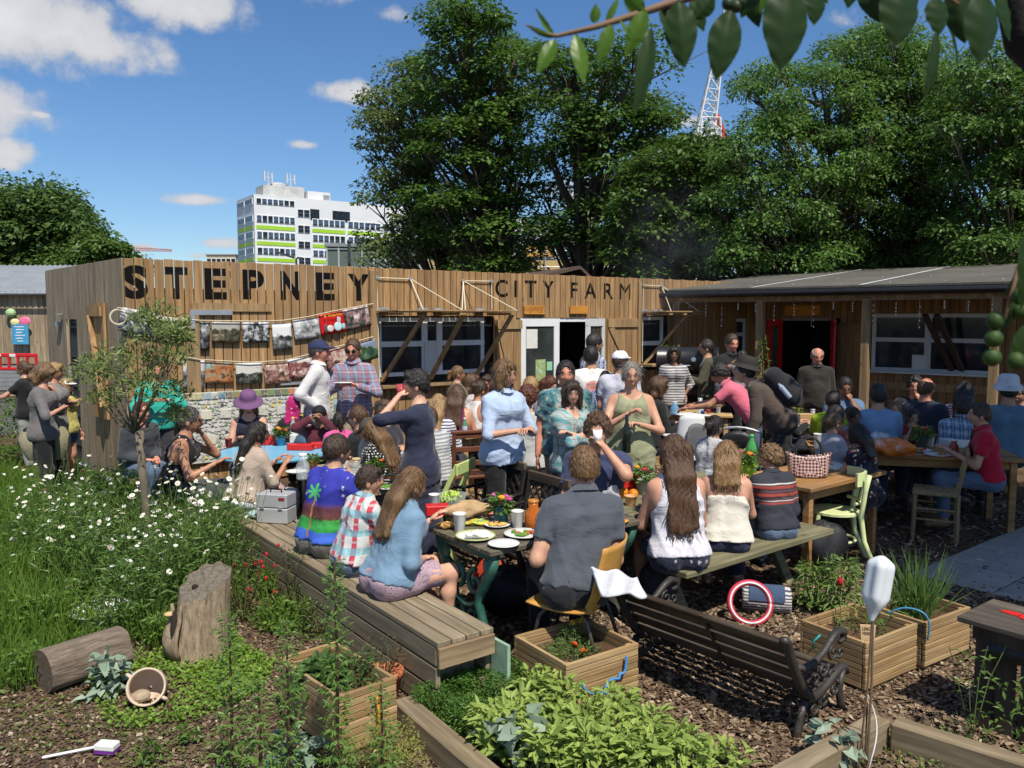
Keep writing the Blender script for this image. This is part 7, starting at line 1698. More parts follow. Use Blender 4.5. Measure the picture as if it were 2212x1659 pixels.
V,F=leaf_cloud([tuple(c)for c in SC],SR,130,.15,.11,.6,.3,.7);np_mesh('crown',V,F,PL2,st_)
P('trunk',BRK,st_,lambda m:m.tube([(0,0,0),(.05,0,1.5),(-.1,.1,3.2),(-.2,.2,5)],[.2,.17,.13,.05],10),True);P('limb',BRK,st_,lambda m:[m.tube([(-.1,.1,3.0),Vector((-.1,.1,3.0)).lerp(c,.5)+Vector((0,0,-.1)),c],[.05,.03,.01],5)for c in SC[::4]],True)
CP=lambda*c:CLOTH('plain',[c]);JEANS=CP(.10,.14,.22);BLK=CP(.016,.016,.018);KHAKI=CP(.36,.29,.20);NAVY=CP(.022,.026,.06)
NEAR='people at the picnic tables'
PP={}
def pe(key,*a,**k):
 PP[key]=person(*a,**k);return PP[key]
def special(kind):
 m,nt,b=new_mat('print_'+kind);v=coords(nt);sx=nt.nodes.new('ShaderNodeSeparateXYZ');nt.links.new(v,sx.inputs[0]);x,y,z=sx.outputs
 n1=noise(nt,v,14,5,.7);n2=noise(nt,v,40,4,.7)
 def gate(s,lo,hi,soft=.012):
  r=nt.nodes.new('ShaderNodeMapRange');r.inputs['From Min'].default_value=lo-soft;r.inputs['From Max'].default_value=lo+soft;nt.links.new(s,r.inputs['Value'])
  q=nt.nodes.new('ShaderNodeMapRange');q.inputs['From Min'].default_value=hi+soft;q.inputs['From Max'].default_value=hi-soft;nt.links.new(s,q.inputs['Value'])
  return math_(nt,'MULTIPLY',r.outputs[0],q.outputs[0])
 back=math_(nt,'LESS_THAN',y,.12)
 if kind=='TROPIC':
  zz=math_(nt,'MULTIPLY_ADD',n2,.07,z)
  c=ramp(nt,zz,[(0,(.10,.05,.02)),(.535,(.10,.05,.02)),(.54,(.05,.28,.05)),(.565,(.05,.28,.05)),(.57,(.05,.12,.52)),(.64,(.05,.12,.52)),(.645,(.03,.26,.05)),(.72,(.06,.34,.08)),(.73,(.10,.035,.03)),(.80,(.10,.035,.05)),(.83,(.03,.035,.28)),(1,(.04,.045,.34))])
  cl=math_(nt,'MULTIPLY',ramp(nt,n1,[(.60,(0,0,0)),(.66,(1,1,1))]),gate(z,.84,1.1));c=mixc(nt,cl,c,(.62,.64,.72))
  tr=math_(nt,'MULTIPLY',gate(math_(nt,'MULTIPLY_ADD',z,.06,x),.022,.038,.004),math_(nt,'MULTIPLY',gate(z,.56,.84),back));c=mixc(nt,tr,c,(.35,.16,.05))
  vm=nt.nodes.new('ShaderNodeVectorMath');vm.operation='DISTANCE';cb=nt.nodes.new('ShaderNodeCombineXYZ');nt.links.new(x,cb.inputs[0]);nt.links.new(math_(nt,'MULTIPLY',z,1.3),cb.inputs[2]);nt.links.new(cb.outputs[0],vm.inputs[0]);vm.inputs[1].default_value=(-.02,0,.86*1.3)
  th=math_(nt,'ARCTAN2',math_(nt,'SUBTRACT',math_(nt,'MULTIPLY',z,1.3),.86*1.3),math_(nt,'ADD',x,.02));star=math_(nt,'MULTIPLY_ADD',math_(nt,'ABSOLUTE',math_(nt,'SINE',math_(nt,'MULTIPLY',th,3.5))),.075,.02)
  fr=math_(nt,'MULTIPLY',math_(nt,'LESS_THAN',math_(nt,'MULTIPLY_ADD',n2,.03,vm.outputs['Value']),star),back);c=mixc(nt,fr,c,(.08,.46,.16))
 elif kind=='ROSE':
  vm=nt.nodes.new('ShaderNodeVectorMath');vm.operation='DISTANCE';cb=nt.nodes.new('ShaderNodeCombineXYZ');nt.links.new(x,cb.inputs[0]);nt.links.new(z,cb.inputs[2]);nt.links.new(cb.outputs[0],vm.inputs[0]);vm.inputs[1].default_value=(.0,0,1.25)
  f=math_(nt,'MULTIPLY',math_(nt,'LESS_THAN',math_(nt,'MULTIPLY_ADD',n1,.06,vm.outputs['Value']),.125),math_(nt,'LESS_THAN',y,.06));c=mixc(nt,f,(.66,.64,.62),ramp(nt,n2,[(.4,(.5,.10,.08)),(.6,(.66,.5,.45))]))
  f2=math_(nt,'MULTIPLY',ramp(nt,n2,[(.62,(0,0,0)),(.66,(1,1,1))]),gate(z,.95,1.3));c=mixc(nt,math_(nt,'MULTIPLY',f2,.6),c,(.35,.2,.18))
 else:
  c=mixc(nt,0,(.035,.038,.05),(.035,.038,.05))
  for lo,hi,cc in((1.055,1.075,(.30,.05,.04)),(1.085,1.092,(.6,.55,.5)),(1.00,1.022,(.32,.06,.04)),(.965,.972,(.58,.52,.48)),(.945,.957,(.28,.05,.04)),(1.03,1.045,(.12,.06,.07)),(.972,.99,(.10,.06,.07))):c=mixc(nt,gate(z,lo-.235,hi-.235,.003),c,cc)
 nt.links.new(c,b.inputs['Base Color']);b.inputs['Roughness'].default_value=.85;b.inputs['Specular IOR Level'].default_value=.2;bump(nt,b,noise(nt,v,14,3),.6,.015);return m
pe('w1','woman with brown bob in grey shawl over black, looking down at a phone',92,787,8.5,-75,hp=-35,arms=('read','read'),top=CP(.15,.14,.14),bot=BLK,hair=('bob','lbrown'),fem=True,sleeve='elbow',neck='scoop',extra={'legs':'knee'})
pe('w2','blonde woman in sunglasses and grey sleeveless top',117,783,9.2,-80,arms=('read','read'),top=CP(.20,.195,.19),bot=BLK,hair=('fringe','blonde'),fem=True,sleeve='none',specs='sun',skin='tan')
pe('w3','child in white cap and yellow top beside the sunglassed blonde woman',143,818,9.9,-100,top=CP(.55,.48,.15),bot=CP(.05,.09,.3),hair=('bob','blonde'),fem=True,hat=('cap',M((.78,.78,.78),.8)),sleeve='short',extra={'legs':'shorts'})
pe('w4','woman in black t-shirt reaching left by the red barrier',50,781,10.8,95,arms=('reach','reach'),top=BLK,bot=CP(.3,.3,.28),hair=('bun','brown'),fem=True)
pe('m5','person in turquoise hooded jacket half hidden by the olive tree',338,778,9.35,-150,hp=-10,arms=('read','read'),top=CP(.03,.42,.33),bot=CP(.05,.05,.06),hair=('short','dkbrown'),skin='red',sleeve='long')
pe('m6','seated man in jeans with his hand on his knee, behind the olive tree trunk',305,868,8.3,-120,sit=.46,lean=8,arms=('lap','lap'),top=CP(.05,.055,.065),bot=JEANS,hair=('short','auburn'),skin='red',sleeve='long')
pe('f7','short-haired woman in sunglasses and black floral sleeveless top, elbow on the blue table',410,881,7.15,-78,sit=.46,lean=16,hp=-5,arms=('chin','table'),top=CLOTH('floral',[(.015,.013,.014),(.55,.5,.48)],1.2),bot=CP(.06,.065,.08),hair=('short','dgrey'),fem=True,sleeve='none',neck='crew',specs='sun',skin='tan')
pe('f8','woman in a wide purple sun hat and dark vest top',536,852,8.75,-165,sit=.45,lean=10,hp=-22,arms=('table','table'),top=CP(.022,.024,.045),bot=JEANS,hair=('long','lbrown'),fem=True,hat=('wide',M((.14,.065,.15),.85,.1,9,.2)),sleeve='none',neck='tank',skin='pale')
pe('f9','woman in a magenta patterned headscarf and black top',632,858,9.0,35,sit=.45,top=BLK,hair=('none','dark'),fem=True,hat=('scarf',CLOTH('floral',[(.42,.012,.13),(.55,.45,.5),(.10,.08,.09)],1.3)),sleeve='three',skin='brown',arms=('table','table'))
pe('b10','boy in a dark cap peering through his cupped hands, maroon jacket over pale blue',689,879,8.55,178,sit=.45,lean=4,arms=('eyes','eyes'),top=CLOTH('print',[(.10,.02,.03),(.10,.02,.03),(.30,.52,.66)],.35),hair=('short','dark'),hat=('beanie',M((.01,.012,.014),.8)),skin='brown',sleeve='long')
pe('g11','small girl in bright pink with a dark ponytail',731,891,8.1,25,sit=.5,lean=8,top=CP(.62,.10,.28),hair=('pony','dark'),fem=True,skin='brown',arms=('table','table'))
pe('f12','long dark-haired woman in a beige knitted cardigan on the deck bench',557,912,7.0,-48,sit=.44,lean=14,hy=-18,arms=('table','table'),top=CP(.46,.36,.29),bot=CP(.55,.62,.66),hair=('long','dark'),fem=True,sleeve='elbow',neck='scoop',skin='tan',fat=1.12,specs='clear')
pe('b13','boy in a bright blue tropical print t-shirt seen from behind',728,940,5.72,-40,sit=.44,lean=12,hy=-8,arms=('table','table'),top=special('TROPIC'),bot=CP(.16,.15,.13),hair=('short','dkbrown'),fat=1.1,skin='asian')
pe('b14','boy in a red, white and turquoise checked shirt, in profile',797,1008,5.25,-58,sit=.44,lean=14,hy=-22,arms=('lap','table'),top=CLOTH('plaid',[(.62,.62,.62),(.52,.01,.04),(.02,.40,.50),(.6,.6,.6)],.95),bot=JEANS,hair=('fringe','dkbrown'),sleeve='long',neck='collar')
pe('g15','girl with long light brown hair in a denim shirt and floral skirt',889,1012,4.88,-52,sit=.44,lean=17,hy=-6,hp=-12,arms=('table','lap'),top=CLOTH('plain',[(.17,.28,.40)]),bot=CLOTH('floral',[(.40,.28,.34),(.07,.10,.30),(.50,.47,.45),(.20,.04,.07)],2.6),hair=('long','lbrown'),fem=True,sleeve='three',neck='collar',extra={'legs':'skirt'},skin='pale',fat=1.12)
pe('m16','man in a slate grey polo shirt with cropped hair, back turned',1262,969,4.74,8,sit=.45,lean=17,roll=9,hp=-14,arms=('lap','lap'),top=CP(.075,.085,.105),bot=CP(.018,.02,.025),hair=('crop','lbrown'),sleeve='short',neck='collar',skin='fair',fat=.93)
pe('m17','curly-haired young man in a navy t-shirt drinking from a paper cup',1291,897,6.0,172,sit=.46,lean=8,hp=-6,arms=('mouth','table'),top=CP(.045,.058,.125),hair=('curly','brown'),skin='fair')
pe('f18','smiling woman in a long sage green dress holding a dark wine bottle',1364,783,7.0,178,arms=('hold','hold'),top=CLOTH('floral',[(.30,.31,.19),(.36,.36,.235)],1.0),hair=('bun','grey'),fem=True,sleeve='none',neck='scoop',specs='clear',fat=1.08,extra={'dress':.32,'full':True},skin='fair')
pe('f19','woman in a teal checked shirt, arms folded, sunglasses pushed up on her hair',1236,824,6.85,-150,hy=-22,arms=('cross','cross'),top=CLOTH('plaid',[(.35,.42,.40),(.10,.32,.36),(.45,.46,.44),(.14,.10,.09)],1.5),bot=NAVY,hair=('bob','dkbrown'),fem=True,sleeve='three',neck='vee',specs='top',skin='pale')
pe('m20','tall man in a blue palm print shirt and pale trousers',1222,781,7.3,180,arms=('down','down'),top=CLOTH('print',[(.02,.03,.03),(.05,.14,.17),(.10,.22,.25),(.40,.40,.33),(.03,.07,.06),(.13,.27,.30)],.9),bot=KHAKI,hair=('short','dark'),skin='red',fat=1.16,neck='collar')
pe('f21','woman with a light brown bob in a pale blue shirt and black trousers',1090,779,6.8,-140,hy=14,arms=('clasp','clasp'),top=CP(.42,.52,.70),bot=BLK,hair=('bob','lbrown'),fem=True,sleeve='elbow',neck='collar',fat=1.04,skin='fair')
pe('f22','dark-haired woman in a long navy dress drinking from a cup',899,799,6.2,92,arms=('mouth','down'),hp=4,top=CP(.026,.03,.058),hair=('fringe','dark'),fem=True,sleeve='elbow',neck='scoop',specs='clear',extra={'dress':.30},skin='pale')
pe('m23','man in a navy cap and white shirt, hand on hip, by the photographs',689,736,9.25,-85,arms=('down','hip'),top=CP(.62,.60,.60),bot=CP(.24,.28,.27),hair=('short','dgrey'),hat=('cap',M((.022,.03,.085),.8)),sleeve='long',neck='collar',skin='red')
pe('m24','man in sunglasses and a red and blue checked shirt reading a leaflet',762,733,9.5,178,hp=-12,arms=('read','read'),top=CLOTH('plaid',[(.16,.20,.30),(.42,.12,.13),(.22,.26,.38),(.5,.48,.5)],1.2),bot=KHAKI,hair=('short','brown'),sleeve='long',neck='collar',specs='sun',skin='red')
pe('m25','bearded man in black with a small ponytail, beside the girl in pink',773,878,7.75,70,sit=.46,lean=14,hp=-6,arms=('table','table'),top=BLK,hair=('short','brown'),sleeve='short',fat=1.15,skin='fair')
pe('f26','woman in a plain black cap and dark top looking left',829,866,7.85,75,sit=.46,lean=8,arms=('table','reach'),top=CP(.03,.03,.045),hair=('bob','brown'),fem=True,hat=('cap',M((.018,.018,.018),.85)),sleeve='short',neck='scoop')
pe('f27','woman in a charcoal flat cap and polka dot top bending over her plate',800,905,6.95,65,sit=.46,lean=22,hp=-28,arms=('table','table'),top=CLOTH('dots',[(.012,.012,.012),(.7,.7,.7)],1.1),hair=('long','lbrown'),fem=True,hat=('cap',M((.055,.055,.055),.85)),sleeve='elbow',neck='scoop')
pe('m28','person in a grey and white striped top behind the woman in navy',925,880,7.65,50,sit=.46,lean=6,top=CLOTH('stripes',[(.55,.55,.55),(.25,.26,.28)],1.4),hair=('short','brown'),sleeve='long',arms=('table','table'),fat=1.1)
pe('g29','girl with very long blonde hair in a navy and white striped top',947,852,8.5,-20,sit=.45,lean=8,arms=('table','table'),top=CLOTH('stripes',[(.68,.68,.70),(.06,.06,.14)],1.5),hair=('long','blonde'),fem=True,sleeve='long')
pe('f30','woman with a ponytail in an olive top standing near the awning',989,791,10.3,-70,top=CP(.16,.14,.09),hair=('pony','lbrown'),fem=True,sleeve='short',arms=('reach','down'))
pe('g31','girl with straight brown hair in a plum vest top',988,831,9.5,-12,sit=.45,lean=10,arms=('table','table'),top=CP(.18,.03,.10),hair=('long','brown'),fem=True,sleeve='none',neck='tank')
pe('f32','brown-haired person in patterned pink top at the awning table',1018,808,10.6,-60,sit=.46,top=CLOTH('floral',[(.6,.58,.6),(.5,.06,.22)],1.4),hair=('bob','brown'),fem=True,sleeve='short',arms=('table','table'))
pe('f33','person in a magenta top facing the yard at the awning table',1053,811,10.75,165,sit=.46,top=CP(.42,.05,.2),hair=('bob','dkbrown'),fem=True,skin='red',arms=('table','table'))
pe('f34','woman with dark tied-back hair and white top bending over the awning table',1037,823,9.85,-50,sit=.46,lean=14,hp=-18,top=CP(.6,.58,.58),hair=('bun','dkbrown'),fem=True,sleeve='none',skin='tan',arms=('table','table'))
pe('f35','person with straight pale blonde hair in front of the white door',1146,815,9.9,20,sit=.47,top=CP(.55,.6,.68),hair=('bob','blonde'),fem=True,arms=('table','table'))
pe('f36','woman with curly auburn hair in a pale grey lace-backed top',1140,834,8.35,-15,sit=.47,lean=6,top=CP(.44,.44,.43),bot=BLK,hair=('curly','auburn'),fem=True,sleeve='short',neck='scoop',fat=1.12,arms=('table','table'))
pe('f37','woman with long chestnut hair behind the man in the palm print shirt',1187,814,9.8,-140,sit=.47,hp=-25,top=CP(.3,.25,.3),hair=('long','auburn'),fem=True,arms=('table','table'))
pe('m38','man in a white t-shirt with a rose printed on the back',1276,749,9.5,5,lean=3,top=special('ROSE'),bot=JEANS,hair=('short','dark'),sleeve='short',skin='tan')
pe('m39','dark-haired man in a blue and white checked shirt at the open door',1285,721,10.75,-65,top=CLOTH('plaid',[(.5,.52,.58),(.06,.08,.2),(.3,.34,.45),(.06,.08,.2)],1.6),bot=JEANS,hair=('short','dark'),sleeve='short',neck='collar',skin='asian')
pe('m40','man in a white baseball cap and white t-shirt',1340,759,9.15,-25,hy=-10,top=CP(.58,.58,.66),bot=JEANS,hair=('short','dkbrown'),hat=('cap',M((.75,.75,.78),.8)),sleeve='short',skin='tan')
pe('c41','dark-haired child in a navy checked shirt between the two men in white',1308,803,9.3,-10,top=CLOTH('plaid',[(.05,.07,.18),(.3,.33,.42),(.12,.15,.3),(.5,.5,.55)],1.8),bot=CP(.5,.5,.5),hair=('short','dark'),skin='brown')
pe('f42','woman in sunglasses and a black cardigan at the light wooden table',1423,814,9.7,-80,sit=.46,lean=4,arms=('table','table'),top=BLK,hair=('bob','brown'),fem=True,sleeve='long',neck='vee',specs='sun',skin='fair')
pe('f43','person in a grey striped top with red script, hand on hip, at the barbecue',1456,749,11.6,175,arms=('hip','down'),top=CLOTH('stripes',[(.5,.48,.47),(.10,.10,.11)],1.2),bot=BLK,hair=('bob','dark'),fem=True,sleeve='three',skin='brown')
pe('m44','man in an olive jacket looking toward the barbecue',1526,734,12.0,80,top=CP(.075,.07,.045),bot=BLK,hair=('short','dark'),sleeve='long',neck='vee',skin='asian',arms=('clasp','down'))
p45=pe('m45','man in a black polo shirt carrying a small child',1581,723,11.5,-165,hp=-10,arms=('down','clasp'),top=BLK,bot=BLK,hair=('short','dkbrown'),neck='collar',sleeve='short',skin='red',fat=1.08)
pe('c46','small child held on the arm of the man in black',1602,760,11.18,60,sit=1.12,lean=-5,arms=('mouth','lap'),top=CP(.22,.22,.23),bot=CP(.1,.1,.12),hair=('curly','dark'),skin='brown')
pe('m47','person in a pink polo shirt leaning across the light wooden table',1556,789,9.55,68,lean=42,hp=-25,arms=('reach','reach'),top=CP(.66,.15,.22),bot=JEANS,hair=('curly','dark'),sleeve='short',neck='collar',skin='tan')
pe('m48','man in a brimmed hat and brown sweater stooping under a black backpack',1608,779,8.75,72,lean=40,hp=14,arms=('down','down'),top=CP(.085,.062,.05),bot=CP(.03,.03,.032),hair=('short','dark'),hat=('brim',M((.025,.022,.02),.8)),sleeve='long',fat=1.08)
pe('f49','white-haired woman in glasses looking right',1690,821,9.75,-75,sit=.46,top=BLK,hair=('bob','white'),fem=True,specs='clear',sleeve='long',skin='fair',arms=('table','table'))
pe('m50','older man in a dark shirt standing in the red doorway',1766,752,11.15,175,hp=-16,arms=('down','down'),top=CP(.03,.026,.022),bot=CP(.17,.15,.10),hair=('balding','grey'),sleeve='long',neck='collar',skin='red',fat=1.08)
pe('m51','person in a lime yellow t-shirt with back turned',1800,846,9.0,-20,sit=.46,lean=6,top=CP(.42,.62,.03),hair=('short','dark'),skin='brown',arms=('table','table'))
pe('m52','man in a blue shirt in deep shade beside the veranda post',1826,817,10.1,170,sit=.46,hp=-20,top=CP(.10,.17,.27),hair=('short','dark'),skin='brown',arms=('chin','table'))
pe('m53','dark-haired person in a light blue sweater with back turned',1897,831,8.75,-8,sit=.46,lean=4,top=CP(.20,.33,.52),hair=('short','dark'),sleeve='long',arms=('table','table'))
pe('f54','woman in a dark red polo shirt reaching across the shaded table',1925,866,8.75,-158,sit=.46,lean=8,hy=0,arms=('table',(.50,.32,.28)),top=CP(.28,.012,.025),hair=('pony','lbrown'),fem=True,neck='collar',skin='fair',fat=1.05)
pe('g55','dark-haired girl in red resting her chin on her hand',1974,884,8.75,170,sit=.45,lean=10,hp=-14,arms=('table','chin'),top=CP(.3,.03,.03),hair=('bun','dark'),fem=True,skin='asian')
pe('m56','balding man in navy at the veranda table',2002,817,9.5,-55,sit=.46,top=CP(.025,.03,.05),hair=('balding','brown'),sleeve='long',skin='red',fat=1.15,arms=('table','table'))
pe('m57','dark curly-haired person beyond the balding man',1978,815,10.3,150,sit=.46,top=CP(.02,.02,.025),hair=('curly','dark'),skin='tan',arms=('chin','table'))
pe('f58','long dark-haired woman in a red and white striped top',2084,823,9.45,-30,sit=.46,lean=6,top=CLOTH('stripes',[(.55,.5,.5),(.35,.05,.06)],1.6),hair=('long','dark'),fem=True,skin='tan',arms=('table','table'))
pe('m59','man in a blue and white checked shirt bending forward at the shaded table',2088,858,8.5,-62,sit=.46,lean=24,arms=('table','table'),top=CLOTH('plaid',[(.10,.20,.34),(.42,.46,.5),(.06,.10,.2),(.5,.55,.6)],1.2),hair=('short','dark'),sleeve='long',neck='collar',skin='brown')
pe('m60','young man in a red t-shirt turned to the left at the shaded table',2118,872,7.7,68,sit=.46,lean=8,arms=('table','table'),top=CP(.46,.012,.035),bot=JEANS,hair=('short','dkbrown'),skin='fair',neck='collar')
pe('m61','man in a white bucket hat and blue shirt behind the last veranda post',2178,819,8.9,-10,sit=.46,top=CP(.10,.18,.26),hair=('short','dark'),hat=('bucket',M((.55,.57,.62),.85)),skin='tan',arms=('table','table'))
pe('m62','person in dark red seated past the man in the white hat',2206,832,9.6,120,sit=.46,top=CP(.14,.02,.025),hair=('short','dark'),skin='tan',arms=('table','table'))
pe('f63','woman in a dark top with bright flower prints and an open back',1851,917,7.05,38,sit=.46,lean=10,hy=10,arms=('table','lap'),top=CLOTH('floral',[(.014,.012,.022),(.42,.12,.05),(.06,.05,.2),(.5,.45,.4)],.6),bot=BLK,hair=('mid','dark'),fem=True,sleeve='cap',neck='scoop',skin='fair',fat=1.08)
pe('f64','woman in glasses with tied brown hair and pale grey top, in profile',1803,892,7.75,-75,sit=.46,lean=6,top=CP(.36,.37,.42),hair=('bun','lbrown'),fem=True,specs='clear',arms=('table','table'))
pe('f65','dark-haired woman partly hidden behind the woman in glasses',1808,875,8.35,-100,sit=.45,top=CP(.3,.05,.04),hair=('mid','dark'),fem=True,skin='tan',arms=('table','table'))
pe('f66','dark-haired person looking down between the two tables',1844,881,8.5,-160,sit=.45,hp=-20,top=CP(.25,.24,.24),hair=('bun','dark'),fem=True,skin='brown',arms=('table','table'))
pe('f67','woman with a glossy black bun in a pale patterned blouse',1546,899,7.4,-55,sit=.46,lean=6,arms=('table','table'),top=CLOTH('floral',[(.5,.5,.54),(.2,.2,.26),(.55,.45,.05)],1.4),hair=('bun','dark'),fem=True,skin='asian')
pe('g68','girl with very long straight brown hair in a white vest top and floral shorts',1457,940,5.33,8,sit=.45,lean=9,hp=-8,arms=('table','table'),top=CP(.66,.64,.70),bot=CLOTH('floral',[(.022,.028,.055),(.5,.46,.48)],.9),hair=('vlong','brown'),fem=True,sleeve='none',neck='tank',skin='fair',extra={'legs':'shorts'})
pe('g69','girl with straight blonde hair in a cream camisole',1570,954,5.72,-12,sit=.45,lean=10,hp=-5,arms=('table','table'),top=CP(.66,.62,.54),bot=CP(.02,.026,.06),hair=('mid','blonde2'),fem=True,sleeve='none',neck='cami',skin='fair')
pe('b70','boy in a charcoal sweater with red and white yoke stripes, in profile',1664,964,6.02,18,sit=.45,lean=10,hy=48,arms=('table','lap'),top=special('SWEATER'),bot=JEANS,hair=('curly','lbrown'),sleeve='long',neck='collar',skin='fair')
TZ={'T1':.74,'T2':.74,'T3':.73,'T4':.74,'T5':.74}
PLATEM=M((.70,.70,.68),.3,.04,4,0);WCUP=M((.74,.73,.70),.5,.04,6,0);TERRA=M((.42,.14,.06),.75,.2,12,.2)
def lathe_thing(name,label,cat_,p,prof,mat,n=18,group=None,parts=(),rz=0):
 t=thing(name,label,cat_,tuple(p),rz,group);P({'plate':'dish','paper_cup':'cup','bottle':'glass','jar':'glass'}.get(name,'body'),mat,t,lambda m:m.lathe(prof,n),True)
 for nm,pf,mt in parts:P(nm,mt,t,lambda m:m.lathe(pf,n),True)
 return t
def plate(label,px,py,z,r=.11,food=None,rim=None):
 p=G(px,py,z);t=lathe_thing('plate',label,'plate',p+Vector((0,0,.001)),[(r*.5,0),(r*.55,.004),(r*.72,.008),(r,.018),(r*.985,.021),(r*.7,.012),(.004,.011)],PLATEM,28,'plates on the tables')
 if rim:P('rim',rim,t,lambda m:m.tube([(r*.965*math.cos(a),r*.965*math.sin(a),.0205)for a in np.linspace(0,2*math.pi,29)],.004,5))
 if food:
  for q in range(food[1]):a,rr=random.uniform(0,6.3),r*.55*math.sqrt(random.random());P('food',food[0][q%len(food[0])],t,lambda m:m.ball((rr*math.cos(a),rr*math.sin(a),.022),(random.uniform(.012,.024),random.uniform(.01,.02),random.uniform(.006,.012)),7,5))
 return t
LETT=M((.10,.25,.03),.6,.4,30,.3);TOM=M((.50,.04,.015),.4,.3,20,.1);BREADM=M((.50,.30,.10),.8,.25,20,.4);CHEESE=M((.62,.40,.08),.6,.2,20,.2)
plate('green-rimmed plate with a white napkin and fork',1027,1163,.73,.125,None,M((.35,.42,.05),.5));pn=G(1035,1158,.73)
lump_later=[('napkin','crumpled white paper napkin lying on the green-rimmed plate','napkin',1036,1160,.752,(.07,.05,.018),WCUP,21,20,.35)]
plate('white plate piled with yellow quiche',1074,1138,.73,.085,([CHEESE,BREADM],14));plate('white plate of red and green salad by the man in grey',1130,1158,.73,.12,([TOM,LETT,LETT],16));plate('empty white plate at the table edge',1088,1180,.73,.095)
plate('plate of strawberries and salad in front of the woman in navy',845,1036,.74,.12,([TOM,LETT],20));plate('white dish of green salad under the strawberry plate',838,1056,.74,.11,([LETT],18));plate('white plate near the polka dot top',780,1030,.74,.1,([BREADM,LETT],8))
plate('white plate on the plank table by the glass carafe',640,1022,.74,.09);plate('white plate on the blue table',668,968,.74,.1,([BREADM],6));plate('white saucer with orange cup marks',975,1108,.73,.06)
plate('white paper plate on the shaded table',2025,985,.74,.12,([BREADM,TOM],8));plate('white plate near the lime pot by the red doors',1722,921,.74,.11);plate('white plate at the crate table edge',1762,926,.74,.11,([LETT],6));plate('plate of food between the red shirts',1985,975,.74,.12,([TOM,BREADM,LETT],14));plate('white plate on the picnic table by the blonde girl',1520,1060,.74,.11,([BREADM],6));plate('white plate on the table with paint pots',1520,900,.74,.1)
def cup(label,px,py,z,mat=WCUP,h=.10,r=.038):
 return lathe_thing('paper_cup',label,'cup',G(px,py,z)+Vector((0,0,.001)),[(r*.72,0),(r*.74,.002),(r,h),(r*1.05,h+.002),(r*.97,h-.004),(r*.7,.01)],mat,16,'cups on the tables')
cup('white paper cup with green print beside the napkin plate',993,1148,.73,WCUP,.115,.042);cup('white paper cup behind the denim shirt',938,1098,.73);cup('white paper cup next to the salad plate',1118,1140,.73,WCUP,.11,.04);cup('clear red drink cup by the grey polo shirt',1168,1152,.73,CLEAR((.6,.03,.03),None,.7),.09,.036)
cup('dark red cup on the blue table',494,966,.74,M((.22,.015,.02),.4),.085,.036);cup('white beaker on the plank table',664,1014,.74,CLEAR((.85,.88,.9),None,.5));cup('peach coloured smoothie pot on the picnic table corner',1362,1092,.74,M((.62,.34,.15),.4),.07,.045);cup('stack of white cups by the woven handbag',1765,968,.9,WCUP,.13,.035)
cup('clear tumbler by the blonde hair',1533,1040,.74,CLEAR((.8,.85,.9),None,.4),.09,.035);cup('white cup on the shaded table',2010,965,.74);cup('clear beaker near the polka dot top',745,1022,.74,CLEAR((.8,.84,.86),None,.24),.1,.04);cup('paint pot on the light wooden table',1540,888,.74,M((.25,.06,.3),.4),.07,.03);cup('small red paint pot on the light wooden table',1530,893,.74,M((.45,.04,.04),.4),.05,.03);cup('glass of water on the light wooden table',1552,893,.74,CLEAR((.7,.8,.9),None,.5),.09,.032);cup('blue paint pot on the light wooden table',1518,896,.74,M((.04,.08,.4),.4),.05,.03)
def bottle(label,px,py,z,mat,cap,h=.30,r=.042,lab=None):
 t=lathe_thing('bottle',label,'bottle',G(px,py,z)+Vector((0,0,.001)),[(r*.8,0),(r,.01),(r,h*.28),(r*.93,h*.33),(r,h*.38),(r,h*.62),(r*.75,h*.76),(r*.36,h*.88),(r*.34,h*.95)],mat,18,None,[('cap',[(r*.4,h*.93),(r*.42,h*.94),(r*.42,h),(r*.3,h*1.003)],cap)]+([('paper_label',[(r*1.01,h*.38),(r*1.015,h*.385),(r*1.015,h*.58),(r*1.01,h*.585)],lab)]if lab else[]))
 return t
bottle('clear plastic water bottle with a bright red cap',786,1012,.74,CLEAR((.8,.86,.88),None,.26),M((.6,.02,.02),.4),.30,.048);bottle('green plastic soda bottle on the picnic table',1622,1020,.74,CLEAR((.10,.45,.12),None,.6),M((.06,.35,.1),.4),.33,.048)
bottle('glass bottle with a yellow cap on the blue table',634,955,.74,CLEAR((.7,.75,.7),None,.4),M((.65,.55,.05),.4),.27,.035,PLATEM);bottle('dark sauce bottle on the blue table',650,950,.74,M((.02,.015,.012),.25),BLACK,.26,.033);bottle('tall dark green wine bottle on the shaded table',2103,985,.74,M((.012,.022,.012),.15),BLACK,.31,.038);bottle('small green glass bottle beside the striped top',1004,945,.74,CLEAR((.12,.4,.2),None,.6),PLATEM,.22,.03,M((.5,.6,.66),.5))
def jar(label,px,py,z,mat,lid,h=.16,r=.05):return lathe_thing('jar',label,'jar',G(px,py,z)+Vector((0,0,.001)),[(r*.9,0),(r,.01),(r,h*.6),(r*.55,h*.8),(r*.6,h)],mat,18,None,[('lid',[(r*.62,h*.97),(r*.64,h*.98),(r*.64,h*1.07),(r*.5,h*1.08)],lid)])
